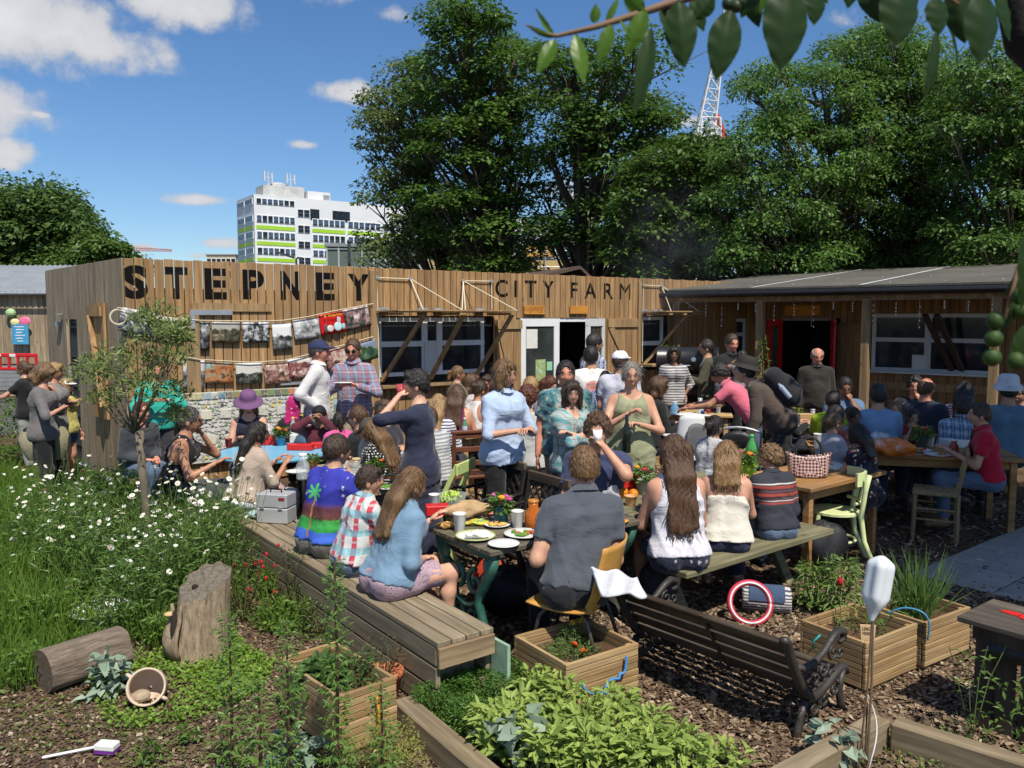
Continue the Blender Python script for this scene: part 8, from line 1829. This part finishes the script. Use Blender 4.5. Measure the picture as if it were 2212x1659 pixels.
jar('round glass carafe with a white stopper on the plank table',655,1035,.74,CLEAR((.8,.84,.86),None,.24),PLATEM,.2,.055);jar('corked glass storage jar behind the checked shirt',770,1040,.74,CLEAR((.8,.8,.75),None,.26),M((.5,.36,.2),.7),.18,.055);jar('clear glass jar next to the red-capped bottle',808,1024,.74,CLEAR((.8,.84,.86),None,.24),PLATEM,.15,.06);jar('wide glass jug of iced tea by the man in grey',1152,1140,.73,M((.45,.12,.015),.15),M((.5,.2,.03),.3),.17,.055);jar('glass vase on the light wooden table',1512,893,.74,CLEAR((.8,.86,.85),None,.45),CLEAR((.8,.86,.85),None,.45),.2,.05);jar('clear jug of blue water on the light wooden table',1457,896,.74,CLEAR((.25,.5,.75),None,.5),CLEAR((.8,.86,.85),None,.45),.17,.06)
jar('clear jar of sauce on the shaded table',2060,980,.74,M((.3,.05,.03),.3),PLATEM,.13,.045);jar('clear pot on the crate table',1755,915,.74,CLEAR((.6,.62,.6),None,.5),GALV,.17,.05)
def potted(label,px,py,z,pot,fl_cols,s=1.0,leafm=WEED):
 p=G(px,py,z);t=thing('flower_pot',label,'flower pot',tuple(p+Vector((0,0,.001))),0,'small flower pots on the tables');P('pot',pot,t,lambda m:m.lathe([(.036*s,0),(.04*s,.004),(.052*s,.10*s),(.055*s,.102*s),(.05*s,.098*s),(.02,.08*s)],18),True)
 V,F=lf(130,(0,0,.08*s),.085*s,.0,.10*s,.05*s,.024*s,.7,.8,.2,True);np_mesh('foliage',V,F,leafm,t)
 for q,c in enumerate(fl_cols):a=q*2.4;P('flower',M(c,.6),t,lambda m:[m.ball((.05*s*math.cos(a),.05*s*math.sin(a),(.16+.02*math.sin(q))*s),(.024*s,.024*s,.016*s),8,5)])
 return t
potted('blue pot with pink and orange flowers among the plates',1082,1132,.73,M((.02,.12,.18),.5),[(.6,.06,.3),(.6,.1,.35),(.62,.3,.02),(.55,.08,.3)],1.05);potted('bright blue pot with orange flowers on the blue table',607,962,.74,M((.05,.25,.45),.5),[(.6,.1,.02),(.6,.35,.02),(.6,.12,.02)],1.0);potted('lime green pot with magenta snapdragons on the picnic table',1612,1035,.74,M((.35,.55,.02),.5),[(.35,.03,.12),(.4,.04,.15),(.6,.2,.02),(.35,.03,.12)],1.25)
potted('terracotta pot with a seedling on the plank table',677,1015,.74,TERRA,[],.75);potted('small pot with a red-orange flower on the plank table',812,1032,.74,M((.06,.1,.05),.5),[(.55,.08,.02)],.9);potted('flowers with pink blooms at the picnic table corner',1388,1066,.74,M((.3,.32,.3),.5),[(.6,.1,.3),(.6,.25,.02),(.5,.05,.05)],1.1);potted('lime pot of orange flowers on the crate table',1722,908,.74,M((.35,.5,.03),.5),[(.55,.1,.02),(.55,.3,.05)],.9);potted('small bunch of orange flowers on the shaded table',1990,968,.74,M((.1,.12,.1),.5),[(.6,.2,.02),(.6,.2,.02),(.5,.05,.05),(.6,.3,.02)],1.2);potted('vase of white and pink flowers on the light wooden table',1525,884,.74,CLEAR((.8,.86,.85),None,.45),[(.55,.04,.2),(.65,.65,.6),(.65,.65,.6)],1.1)
for lb,px,c in(('orange herb pot on the hatch shelf',1411,(.5,.14,.03)),('yellow herb pot on the hatch shelf',1424,(.6,.45,.02))):
 u_,z_=wall_hit(px,776);p=wp(u_,1.27,.22);t=thing('herb_pot',lb,'flower pot',tuple(p));P('pot',M(c,.6),t,lambda m:m.lathe([(.06,0),(.085,.13),(.09,.135),(.05,.11)],14));V,F=lf(90,(0,0,.12),.1,0,.22,.06,.03,.7,.7,.1);np_mesh('foliage',V,F,WEED,t)
u_,z_=wall_hit(1408,785);tag(P('shelf',WORN,None,lambda m:m.box((0,0,0),(.75,.34,.035))),'wooden shelf under the hatch carrying herb pots','shelf').location=wp(u_,1.252,.2);bpy.data.objects['shelf'].rotation_euler=(0,0,WANG)
def pack(name,label,cat_,px,py,z,size,mat,rz=0.0,extra=None):
 t=thing(name,label,cat_,tuple(G(px,py,z)+Vector((0,0,.001))),R(rz));P('carton',mat,t,lambda m:m.box((0,0,size[2]/2),size,None,.006))
 if extra:extra(t)
 return t
REDB=M((.55,.02,.02),.4,.15,20,.05)
pack('food_box','red biscuit box behind the denim shirt','box',945,1112,.73,(.16,.10,.07),REDB,10);pack('food_box','red and white cake box on the blue table','box',588,960,.74,(.2,.12,.09),REDB,15);pack('food_box','long red snack tray on the blue table','box',650,972,.74,(.26,.1,.06),REDB,-5);pack('food_box','white polystyrene food box with open lid on the blue table','box',652,955,.74,(.2,.18,.09),PLATEM,-10,lambda t:P('lid',PLATEM,t,lambda m:m.box((.02,.03,.13),(.2,.18,.02),Matrix.Rotation(R(25),3,'X'))))
pack('food_box','red snack tray at the right of the blue table','box',688,968,.74,(.15,.09,.06),REDB,12);pack('serving_tray','dark tray of salad on the picnic table','tray',1648,1048,.74,(.34,.22,.035),M((.02,.022,.02),.4),35,lambda t:[P('food',(LETT,CHEESE,TOM)[q%3],t,lambda m:m.ball((random.uniform(-.13,.13),random.uniform(-.08,.08),.04),(.03,.025,.015),7,5))for q in range(14)])
pack('wooden_crate','small wooden crate of jars on the pale slatted table','crate',1740,916,.74,(.2,.15,.13),TPINE,0);pack('food_box','white takeaway box on the shaded table','box',2062,965,.74,(.24,.18,.08),PLATEM,12);pack('paper_pad','stack of white papers beside the handbag','papers',1800,1010,.74,(.2,.28,.03),PLATEM,20)
pack('food_box','red bag of oranges' if False else 'red printed fruit carton on the picnic table','box',1352,1062,.74,(.17,.13,.13),REDB,30);pack('paper_pad','open leaflets on the light wooden table','papers',1480,896,.74,(.3,.2,.02),PLATEM,20)
gp=thing('grape_box','clear box heaped with green grapes','fruit box',tuple(G(975,1092,.73)+Vector((0,0,.001))),R(15));P('tub',CLEAR((.85,.9,.85),None,.3),gp,lambda m:m.lathe([(.085,0),(.09,.004),(.115,.085),(.118,.09)],4,(0,0,0),None,1,.85,False))
GRP=M((.36,.50,.06),.25,.15,20,0,.5);gm=None
for q in range(70):
 a,r_=random.uniform(0,6.3),.075*math.sqrt(random.random());z=.018+.075*random.random()*(1-(r_/.09)**2)+.02
 if gm is None:o=P('grape',GRP,gp,lambda m:m.ball((0,0,0),(.0125,.0125,.0145),8,6),True);gm=o.data
 else:o=link('grape',gm,gp)
 o.location=(r_*math.cos(a),r_*math.sin(a)*.8,z)
ORG=M((.62,.20,.01),.45,.15,40,.15)
for i,(lb,px,py)in enumerate((('orange nearest the red carton',1333,1066),('orange beside the smoothie pot',1347,1075),('orange tucked against the flowers',1368,1078),('orange lying by the plastic film',1338,1080))):tag(P('orange',ORG,None,lambda m:m.ball((0,0,.038),.038,14,9),True),lb,'fruit','oranges on the picnic table').location=G(px,py,.74)
def lump(name,label,cat_,px,py,z,r,mat,seed,rz=0,amp=.25):
 def fn(u,v):
  a=u*2*math.pi;t_=v*math.pi;k_=1+amp*math.sin(3*a+seed)*math.sin(2*t_+seed)+amp*.5*math.sin(7*a-seed*2)*math.sin(5*t_)
  return Vector((r[0]*math.sin(t_)*math.cos(a)*k_,r[1]*math.sin(t_)*math.sin(a)*k_,max(0.001,r[2]+r[2]*-math.cos(t_)*k_)))
 o=tag(P(name,mat,None,lambda m:m.sheet(fn,28,16),True),label,cat_);o.location=G(px,py,z);o.rotation_euler=(0,0,R(rz));return o
lump(*lump_later[0]);lump('paper_bag','crumpled brown paper bread bag among the plates','bag',1012,1118,.73,(.16,.075,.055),M((.42,.28,.15),.85,.2,14,.6),1,25);lump('crisp_packet','red and yellow crisp packet by the napkin plate','packet',1033,1134,.73,(.085,.05,.018),print_mat(301,[(.5,.02,.02),(.65,.5,.05),(.1,.3,.05),(.6,.6,.6)],22),2,20);lump('crisp_packet','open crisp packet in front of the lattice chair','packet',1048,1112,.73,(.08,.05,.016),print_mat(302,[(.6,.5,.2),(.5,.05,.05),(.65,.62,.5)],22),3,-20);lump('foil_wrap','crumpled gold foil at the table end','wrapper',964,1142,.73,(.055,.035,.022),M((.45,.26,.08),.35,.3,20,.5,.5,.5),4)
lump('plastic_film','crinkled clear plastic wrap by the oranges','wrapper',1322,1085,.74,(.06,.06,.05),CLEAR((.8,.8,.85),None,.35),5,0,.5);lump('crisp_packet','orange snack packet at the near table corner','packet',1335,1130,.73,(.07,.045,.014),print_mat(303,[(.5,.08,.02),(.65,.35,.03),(.05,.05,.05)],22),6);lump('shopping_bag','orange and white shopping bag slumped on the shaded table','bag',1928,985,.74,(.20,.10,.085),print_mat(304,[(.55,.10,.01),(.6,.14,.015),(.6,.16,.02),(.7,.66,.62)],5),7,-25);lump('plastic_bag','crumpled white plastic bag on the blue table','bag',568,948,.74,(.13,.1,.08),CLEAR((.85,.85,.9),None,.5),8)
lump('plastic_bag','crinkled foil bag behind the orange shopping bag','bag',1895,970,.74,(.11,.09,.08),M((.45,.47,.48),.35,.2,12,.5),9);lump('black_bag','black rucksack slumped beside the bentwood chair','bag',1775,1228,0,(.20,.15,.2),M((.014,.014,.016),.6,.3,10,.5),10,20,.15);lump('black_bag','black bag under the iron table','bag',1092,1330,0,(.18,.14,.17),M((.014,.014,.016),.5,.3,10,.5),11,20,.15);lump('red_bag','red shoulder bag under the iron table','bag',1060,1295,0,(.13,.1,.16),M((.5,.05,.02),.5,.2,10,.4),12,20,.12);lump('dark_bag','dark bag hanging behind the park bench','bag',1420,1330,0,(.13,.12,.2),M((.02,.022,.03),.6,.3,10,.5),13,0,.15)
lump('fabric_bag','pink patterned bag beside the beige cardigan','bag',590,1095,.42,(.13,.1,.11),CLOTH('floral',[(.45,.28,.27),(.5,.08,.12),(.55,.5,.45)],1.5),14,0,.12);lump('jacket','pale teal jacket heaped on the deck bench','clothing',560,1118,.42,(.12,.08,.03),CLOTH('plain',[(.30,.42,.42)]),15)
pi=PP['w1'];kb=thing('shoulder_bag','large khaki shoulder bag hanging at the hip of the woman in the shawl','bag',tuple(wpt(pi,pi['pel']+Vector((-.26,-.06,-.18)))),R(-75));KHB=CLOTH('plain',[(.30,.27,.17)])
P('bag_body',KHB,kb,lambda m:m.sheet(lambda a,b:((.07+.05*math.sin(b*2.6))*math.cos(a*6.283)-.02*b,(.17+.10*math.sin(b*2.2)-.04*b)*math.sin(a*6.283)*(1+.05*math.sin(a*25)),-.17+.34*b+.03*math.sin(a*6.283*2)*b),30,10),True);P('flap',KHB,kb,lambda m:m.sheet(lambda a,b:(-.13+.02*b,(a-.5)*.36,.16-.2*b+.02*math.sin(a*9)),10,5),True);P('strap',KHB,kb,lambda m:m.tube([(0,-.15,.15),(.1,-.08,.45),(.22,.03,.78),(.12,.12,.45),(0,.15,.15)],.016,6,True,.4))
hb=G(1745,1030,.74);t=thing('handbag','brown and white geometric woven handbag with arched handles','bag',tuple(hb+Vector((0,0,.001))),R(-8))
def hbm():
 m,nt,b=new_mat('weave');v=coords(nt,rot=(0,R(45),0));ck=nt.nodes.new('ShaderNodeTexChecker');ck.inputs['Scale'].default_value=52;nt.links.new(v,ck.inputs['Vector']);ck.inputs['Color1'].default_value=(.50,.36,.32,1);ck.inputs['Color2'].default_value=(.10,.02,.018,1);nt.links.new(ck.outputs[0],b.inputs['Base Color']);return m
P('bag_body',hbm(),t,lambda m:m.sheet(lambda a,b:((.19-.035*(1-b))*math.cos(a*2*math.pi)*(1+.0*b),(.085-.03*b)*math.sin(a*2*math.pi),.005+.19*b+.02*b*math.cos(a*4*math.pi)),32,8),True).modifiers.new('s','SOLIDIFY').thickness=.008
P('base',M((.06,.02,.015),.6),t,lambda m:m.lathe([(.15,0),(.155,.006),(.15,.012)],24,(0,0,0),None,1,.5))
for y in(-.04,.04):P('handle',M((.03,.028,.028),.5),t,lambda m:m.tube([(.11*math.cos(a),y,.19+.15*math.sin(a))for a in np.linspace(0,math.pi,13)],.007,6))
cs=G(598,1126,.42);t=thing('aluminium_case','silver aluminium vanity case standing on the deck bench','case',tuple(cs+Vector((0,0,.001))),R(-12));ALU=M((.50,.51,.53),.35,.06,4,.03,.5,.35);cw,cdp,chh=.27,.17,.24
P('case_body',ALU,t,lambda m:m.box((0,0,chh*.26),(cw,cdp,chh*.52),None,.008));P('lid',ALU,t,lambda m:m.box((0,0,chh*.77),(cw,cdp,chh*.46),None,.008))
for x in(-.08,.08):P('latch',GALV,t,lambda m:m.box((x,-cdp/2-.004,chh*.53),(.035,.01,.02)))
P('handle',BLACK,t,lambda m:m.tube([(-.05,0,chh),(-.045,0,chh+.025),(.045,0,chh+.025),(.05,0,chh)],.007,6));P('badge',M((.25,.02,.03),.4),t,lambda m:m.box((.09,-cdp/2-.002,chh*.85),(.05,.004,.022)))
def hand_item(pi,s,fn,name,label,cat_,mat,off=(0,.02,0)):
 w=pi['wri'][s];d=(w-pi['elb'][s]).normalized();p=wpt(pi,w+d*.075*pi['k']+Vector(off));o=tag(P(name,mat,None,fn,True),label,cat_);o.location=p;return o
hand_item(PP['m17'],-1,lambda m:m.lathe([(.026,-.05),(.036,.05),(.033,.048),(.024,-.045)],16),'held_cup','white paper cup at the mouth of the curly-haired man','cup',WCUP,(0,.01,.02));hand_item(PP['f22'],-1,lambda m:m.lathe([(.026,-.045),(.036,.045),(.033,.043),(.024,-.04)],16),'held_cup','clear cup of red drink held by the woman in navy','cup',CLEAR((.6,.1,.12),None,.6),(0,.02,.0))
hand_item(PP['f18'],-1,lambda m:m.lathe([(.034,-.24),(.037,-.235),(.037,-.06),(.03,-.03),(.015,.01),(.0145,.075),(.013,.08)],18),'wine_bottle','dark wine bottle with a pale label held in both hands','bottle',M((.012,.016,.012),.12,.1,9,0,.5),(.05,.02,-.01))
o=hand_item(PP['m24'],-1,lambda m:m.box((0,0,0),(.2,.14,.006)),'leaflet','pale leaflet held by the man in the checked shirt','leaflet',PLATEM,(.07,.02,.01));hand_item(PP['w1'],1,lambda m:m.box((0,0,0),(.07,.13,.012)),'mobile_phone','dark mobile phone held by the woman in the shawl','phone',BLACK,(0,.01,.01))
pi=PP['f18'];nk=thing('necklace','white shell necklace on the woman in the green dress','necklace',tuple(wpt(pi,pi['nb'])),R(178));[P('shell',PLATEM,nk,lambda m:m.ball((.085*math.sin(a),.075+.055*math.cos(a)*.9-.03,-.03-.085*(1+math.cos(a))*.55),(.017,.01,.017),7,5))for a in np.linspace(-1.7,1.7,11)]
pi=PP['m48'];bk=thing('backpack','black backpack with a water bottle on the stooping man','backpack',tuple(wpt(pi,pi['ch']-pi['F']*.22-pi['U']*.06)),R(72));bk.rotation_euler=(R(-40),0,R(72));bk.scale=(.86,)*3;BKM=CLOTH('plain',[(.018,.018,.02)])
f=Field((-.26,-.22,-.36),(.26,.22,.34),.018);f.cap((-.06,0,-.16),(-.05,0,.14),.14,.12,.05);f.cap((.06,0,-.16),(.05,0,.14),.14,.12,.05);f.cap((0,-.08,-.14),(0,-.08,.0),.10,.09,.05);V,F=f.mesh();Rx=np.array(Matrix.Rotation(R(-50),3,'X'),np.float32);np_mesh('pack_body',V,F,BKM,bk,True)
P('side_bottle',CLEAR((.5,.6,.75),None,.6),bk,lambda m:m.lathe([(.03,-.12),(.032,.05),(.015,.08),(.014,.1)],12,(-.2,0,-.05)));[P('shoulder_strap',BKM,bk,lambda m:m.tube([(s*.1,.08,.18),(s*.14,.22,.24),(s*.16,.33,.1),(s*.17,.28,-.08),(s*.13,.1,-.2)],.018,6,True,.5))for s in(-1,1)]
b=G(430,1422);t=thing('tree_stump','upright hollow log stump with a slanting sawn top','stump',(b.x,b.y,0),R(20),None,.9);BARKG=M((.26,.215,.165),.9,.35,26,.9);SAWN=M((.17,.15,.12),.9,.3,14,.5)
BARKV=None
def barkmat(c1,c2,st=(1,1,.22)):
 m,nt,b_=new_mat('bark_%d'%len(MATS));v=coords(nt,scale=st);f=noise(nt,v,42,6,.75);g=noise(nt,coords(nt),6,4);nt.links.new(mixc(nt,math_(nt,'MULTIPLY',g,.6),ramp(nt,f,[(.32,scale_col(c1,.35)),(.5,c1),(.68,c2)]),scale_col(c1,.6)),b_.inputs['Base Color']);b_.inputs['Roughness'].default_value=.95;bump(nt,b_,f,1.0,.02);MATS[('bk',len(MATS))]=m;return m
BARKG=barkmat((.38,.285,.185),(.60,.48,.33));HEART=barkmat((.20,.17,.13),(.34,.29,.22),(1,1,1))
def stump_fn(u,v):
 a=u*2*math.pi;r_=.155*(1+.09*math.sin(2*a+1)+.05*math.sin(3*a+2)+.03*math.sin(7*a)+.02*math.sin(19*a))*(1+.16*(1-v)**2);topz=.53+.085*math.cos(a-.95)+.012*math.sin(9*a);return(r_*math.cos(a)+.05*v,r_*math.sin(a),v*topz)
P('bark',BARKG,t,lambda m:m.sheet(stump_fn,60,14),True)
P('sawn_top',HEART,t,lambda m:m.add([Vector(stump_fn(i/60,1.0))*.985 for i in range(60)]+[(.055,0,.525)],[(i,(i+1)%60,60)for i in range(60)]));P('rot_hole',M((.02,.015,.01),.9),t,lambda m:m.ball((-.01,-.02,.505),(.022,.02,.02),8,6))
P('bark_flap',BARKG,t,lambda m:m.sheet(lambda a,b_:((.20+.03*math.sin(b_*5))*math.cos(3.3+.8*a),(.20+.03*math.sin(b_*5))*math.sin(3.3+.8*a),.06+(.30+.06*math.sin(a*8))*b_),10,8),True).modifiers.new('s','SOLIDIFY').thickness=.02;P('split',M((.03,.022,.015),.95),t,lambda m:m.ball((-.14,-.10,.2),(.03,.05,.19),8,8))
FUNG=M((.55,.36,.18),.7,.2,14,.2);[P('bracket_fungus',FUNG,t,lambda m:m.ball((.19*math.cos(a),.19*math.sin(a),z),(.035,.035,.014),10,6),True)for a,z in((3.6,.36),(.1,.46))]
b=G(150,1478);t=thing('log','weathered grey log lying in the grass, sawn end showing','log',(b.x,b.y,.125),R(52),None,.86)
P('bark',barkmat((.21,.16,.115),(.38,.31,.235),(.18,1,1)),t,lambda m:m.sheet(lambda u,v:(-.16+v*.52,.145*(1+.08*math.sin(2*u*6.283)+.05*math.sin(5*u*6.283+3*v)+.015*math.sin(13*u*6.283))*math.cos(u*6.283),.14*(1+.05*math.sin(3*u*6.283))*math.sin(u*6.283)),32,8),True);P('sawn_end',barkmat((.13,.095,.065),(.22,.17,.12),(1,1,1)),t,lambda m:m.add([(-.16,.145*(1+.06*math.sin(2*u*6.283)+.04*math.sin(5*u*6.283))*math.cos(u*6.283),.14*(1+.05*math.sin(3*u*6.283))*math.sin(u*6.283))for u in np.arange(32)/32]+[(-.155,0,0)],[(i,32,(i+1)%32)for i in range(32)]));P('sawn_end',SAWN,t,lambda m:m.lathe([(.13,0),(.005,.002)],24,(.355,0,0),(1,0,0)))
b=G(320,1525);t=thing('ceramic_pot','cream two-handled pot lying on its side in the creeping leaves','pot',(b.x,b.y,.085),R(-20));CER=M((.56,.44,.34),.6,.12,14,.15);ax_=Vector((.55,-.72,.42))
P('pot_wall',CER,t,lambda m:m.lathe([(.05,-.13),(.06,-.135),(.088,-.09),(.098,-.03),(.092,.03),(.098,.05),(.098,.06),(.088,.06),(.084,.03),(.088,-.03),(.075,-.09),(.01,-.115)],28,(0,0,.02),ax_,cap=False),True);q_=Vector((0,0,1)).rotation_difference(ax_).to_matrix();[P('handle',CER,t,lambda m:m.tube([Vector((0,0,.02))+q_@Vector((s*.095,0,.045)),Vector((0,0,.02))+q_@Vector((s*.122,0,.03)),Vector((0,0,.02))+q_@Vector((s*.118,0,.0)),Vector((0,0,.02))+q_@Vector((s*.094,0,-.01))],.01,6),True)for s in(-1,1)];P('spilled_soil',M((.35,.27,.19),.9,.2,30,.6),t,lambda m:m.ball(Vector((0,0,.02))+q_@Vector((0,-.05,.0)),(.05,.05,.03),10,6))
b=G(225,1352);t=thing('white_basin','white enamel basin half hidden in the weeds','basin',(b.x,b.y,0),0);P('bowl',M((.62,.63,.62),.35,.08,6,.05),t,lambda m:m.lathe([(.12,0),(.17,.05),(.2,.12),(.215,.125),(.195,.118),(.16,.05),(.01,.02)],28),True)
b=G(830,1512);t=thing('terracotta_pot','round terracotta pot with a wiry dry plant','flower pot',(b.x,b.y,0),0);P('pot',TERRA,t,lambda m:m.lathe([(.065,0),(.07,.004),(.092,.13),(.105,.132),(.108,.172),(.098,.175),(.092,.15),(.01,.148)],26),True);P('stem',STEMB,t,lambda m:[m.tube([(.03*math.cos(a),.03*math.sin(a),.15),(.08*math.cos(a),.08*math.sin(a),.26),(.16*math.cos(a+.3),.16*math.sin(a+.3),.30+.05*math.sin(a*3))],[.003,.002,.001],4)for a in np.linspace(0,6,14)]);V,F=lf(260,(0,0,.15),.15,.0,.2,.02,.01,.6,.7,.1);np_mesh('foliage',V,F,LEAF((.05,.07,.025),(.11,.13,.05),.3),t)
t=thing('upturned_bottle','milk bottle upside down on a bunch of canes','bottle',tuple(G(1872,1668)),R(20));bt0=t.location.copy();bp_=AT(1895,1272,3.55)-bt0;MILK=M((.62,.65,.68),.4,.08,8,.1)
f=Field((-.09,-.09,-.17),(.09,.09,.17),.008);f.cap((0,0,-.04),(0,0,.09),.052,.053,.0);[f.cap((x,y,-.03),(x,y,.095),.022,.022,.03)for x in(-.035,.035)for y in(-.035,.035)];f.cap((0,0,-.06),(0,0,-.13),.045,.018,.03);f.ell((.048,0,-.065),(.022,.03,.045),0,neg=True);V,F=f.mesh();Ry=np.array(Matrix.Rotation(R(10),3,'Y'),np.float32);np_mesh('jug',(V*np.array([.82,.82,1.05],np.float32))@Ry.T+np.array(bp_,np.float32),F,MILK,t,True)
P('cane',M((.16,.11,.07),.7),t,lambda m:m.tube([(0,0,0),(bp_.x*.5,bp_.y*.5,bp_.z*.5),bp_+Vector((-.02,0,-.05))],.006,6));P('cane',M((.14,.09,.06),.7),t,lambda m:m.tube([(-.03,.02,0),(bp_.x*.4-.02,bp_.y*.4,bp_.z*.5),bp_+Vector((-.02,0,-.08))],.0045,6));P('cane',M((.15,.1,.06),.7),t,lambda m:m.tube([(.02,.03,0),(bp_.x*.4,bp_.y*.4+.02,bp_.z*.35)],.0045,6));P('white_cord',PLATEM,t,lambda m:m.tube([(.02+.03*math.sin(a*5),.0+.03*math.cos(a*4),.35-.33*a)for a in np.linspace(0,1,26)],.0035,5))
b=bp(bv_i,.18,.12,.2);t=thing('plant_marker','wooden marker lettered lemon verbena stuck in the planter','marker',tuple(b),R(-8));P('stake',M((.55,.40,.22),.7,.12,20,.2),t,lambda m:m.prism([(-.028,.0),(.028,0),(.042,.165),(-.042,.165)],-.006,.006,Matrix.Rotation(R(90),3,'X')))
for i,tx in enumerate(('LEMON','VERBENA')):
 g=glyph(tx,.01);xs=[v.co.x for v in g.verts];ys=[v.co.y for v in g.verts];sx_,sy_=.062/(max(xs)-min(xs)),.018/(max(ys)-min(ys))
 for v in g.verts:v.co=Vector(((v.co.x-(max(xs)+min(xs))/2)*sx_,-.0075,.136-i*.026+(v.co.y-min(ys))*sy_))
 me=bpy.data.meshes.new('lettering');g.to_mesh(me);g.free();me.materials.append(M((.10,.045,.02),.7));link('lettering',me,t)
t=thing('flying_ring','red and white flying ring leaning on the picnic blanket','flying ring',tuple(G(1622,1352)),R(-8));rk=Matrix.Rotation(R(-22),3,'X')
P('ring',M((.60,.05,.10),.4),t,lambda m:m.tube([rk@Vector((.135*math.cos(a),0,.15+.135*math.sin(a)))for a in np.linspace(0,2*math.pi,41)],.021,8),True);P('white_band',PLATEM,t,lambda m:m.tube([rk@Vector((.133*math.cos(a),-.0165,.15+.133*math.sin(a)))for a in np.linspace(0,2*math.pi,41)],.0075,6),True)
t=thing('picnic_blanket','rolled navy picnic blanket with striped edge and carry flap','blanket',tuple(G(1660,1335)+Vector((.02,.12,0))),R(-14));P('roll',CLOTH('stripes',[(.55,.52,.5),(.05,.06,.11)],2.2),t,lambda m:m.lathe([(.02,-.165),(.08,-.165),(.092,-.15),(.092,.15),(.08,.165),(.02,.165)],24,(0,0,.095),(1,0,0)),True);P('flap',CLOTH('plain',[(.05,.085,.16)]),t,lambda m:m.sheet(lambda a,b_:((a-.5)*.24,.101*math.cos(.3+2.7*b_),.095+.101*math.sin(.3+2.7*b_)),6,12),True)
t=thing('blue_rope','twisted blue rope on the side of the marigold planter','rope',tuple(bm_i[3]),bm_i[2]);P('cord',M((.06,.22,.50),.6,.2,60,.4),t,lambda m:m.tube(smooth_path([(.08,-.02,.20),(.11,-.03,.155),(.16,-.03,.125),(.22,-.035,.12),(.25,-.03,.10),(.235,-.035,.14),(.26,-.03,.165),(.30,-.03,.17),(.33,-.035,.165),(.34,-.03,.185),(.37,-.035,.19),(.385,-.03,.23),(.39,-.025,.27)],5),.008,6),True)
t=thing('orange_rope','orange rope hanging on the front of the left planter','rope',tuple(bl_i[3]),bl_i[2]);P('cord',M((.60,.25,.02),.6,.2,60,.4),t,lambda m:m.tube([(bl_i[0]*.62,-.02,.27),(bl_i[0]*.63,-.03,.18),(bl_i[0]*.615,-.03,.1),(bl_i[0]*.60,-.03,.02)],.008,6),True)
t=thing('teal_hose','short piece of teal hose on the verbena planter','hose',tuple(bv_i[3]),bv_i[2]+R(0));P('tube',M((.03,.32,.33),.5),t,lambda m:m.tube([bv_i[3]*0+Vector((-.012,bv_i[1]*.75,.16)),Vector((-.03,bv_i[1]*.74,.21)),Vector((-.012,bv_i[1]*.66,.255))],.006,6),True)
t=thing('blue_hose','blue cord looped between the two right planters','hose',tuple(bg_i[3]),0);P('tube',M((.05,.22,.38),.5),t,lambda m:m.tube(smooth_path([(-.18,.1,.32),(-.1,.05,.37),(-.02,.0,.36),(.01,-.02,.3),(.01,-.01,.2)]),.006,6),True)
b=G(232,1632);t=thing('cleaning_brush','white stick with a purple and white block lying on the soil','brush',(b.x,b.y,.02),R(-8));P('block',PLATEM,t,lambda m:m.box((0,0,.03),(.10,.06,.028),None,.004));P('base',M((.16,.03,.25),.5),t,lambda m:m.box((0,0,.008),(.098,.058,.016)));P('stick',PLATEM,t,lambda m:m.tube([(-.05,0,.02),(-.26,-.1,.005)],.007,6))
sp=AT(1440,560,13.6)
m,nt,b_=new_mat('smoke');nt.nodes.remove(b_);vol=nt.nodes.new('ShaderNodeVolumePrincipled');vol.inputs['Color'].default_value=(.75,.80,.88,1)
v=coords(nt);f_=noise(nt,v,2.2,5,.6);g_=nt.nodes.new('ShaderNodeTexGradient');g_.gradient_type='SPHERICAL';nt.links.new(coords(nt,scale=(.95,.95,.62)),g_.inputs['Vector'])
dn=math_(nt,'MULTIPLY',math_(nt,'MULTIPLY',ramp(nt,f_,[(.45,(0,0,0)),(.7,(1,1,1))]),g_.outputs['Fac']),.16);nt.links.new(dn,vol.inputs['Density']);nt.links.new(vol.outputs[0],nt.nodes['Material Output'].inputs['Volume'])
tag(P('smoke',m,None,lambda q:q.ball((0,0,0),(1.0,1.0,1.5),20,14),True),'faint grey smoke drifting up from the drum barbecue','smoke',kind='stuff').location=sp
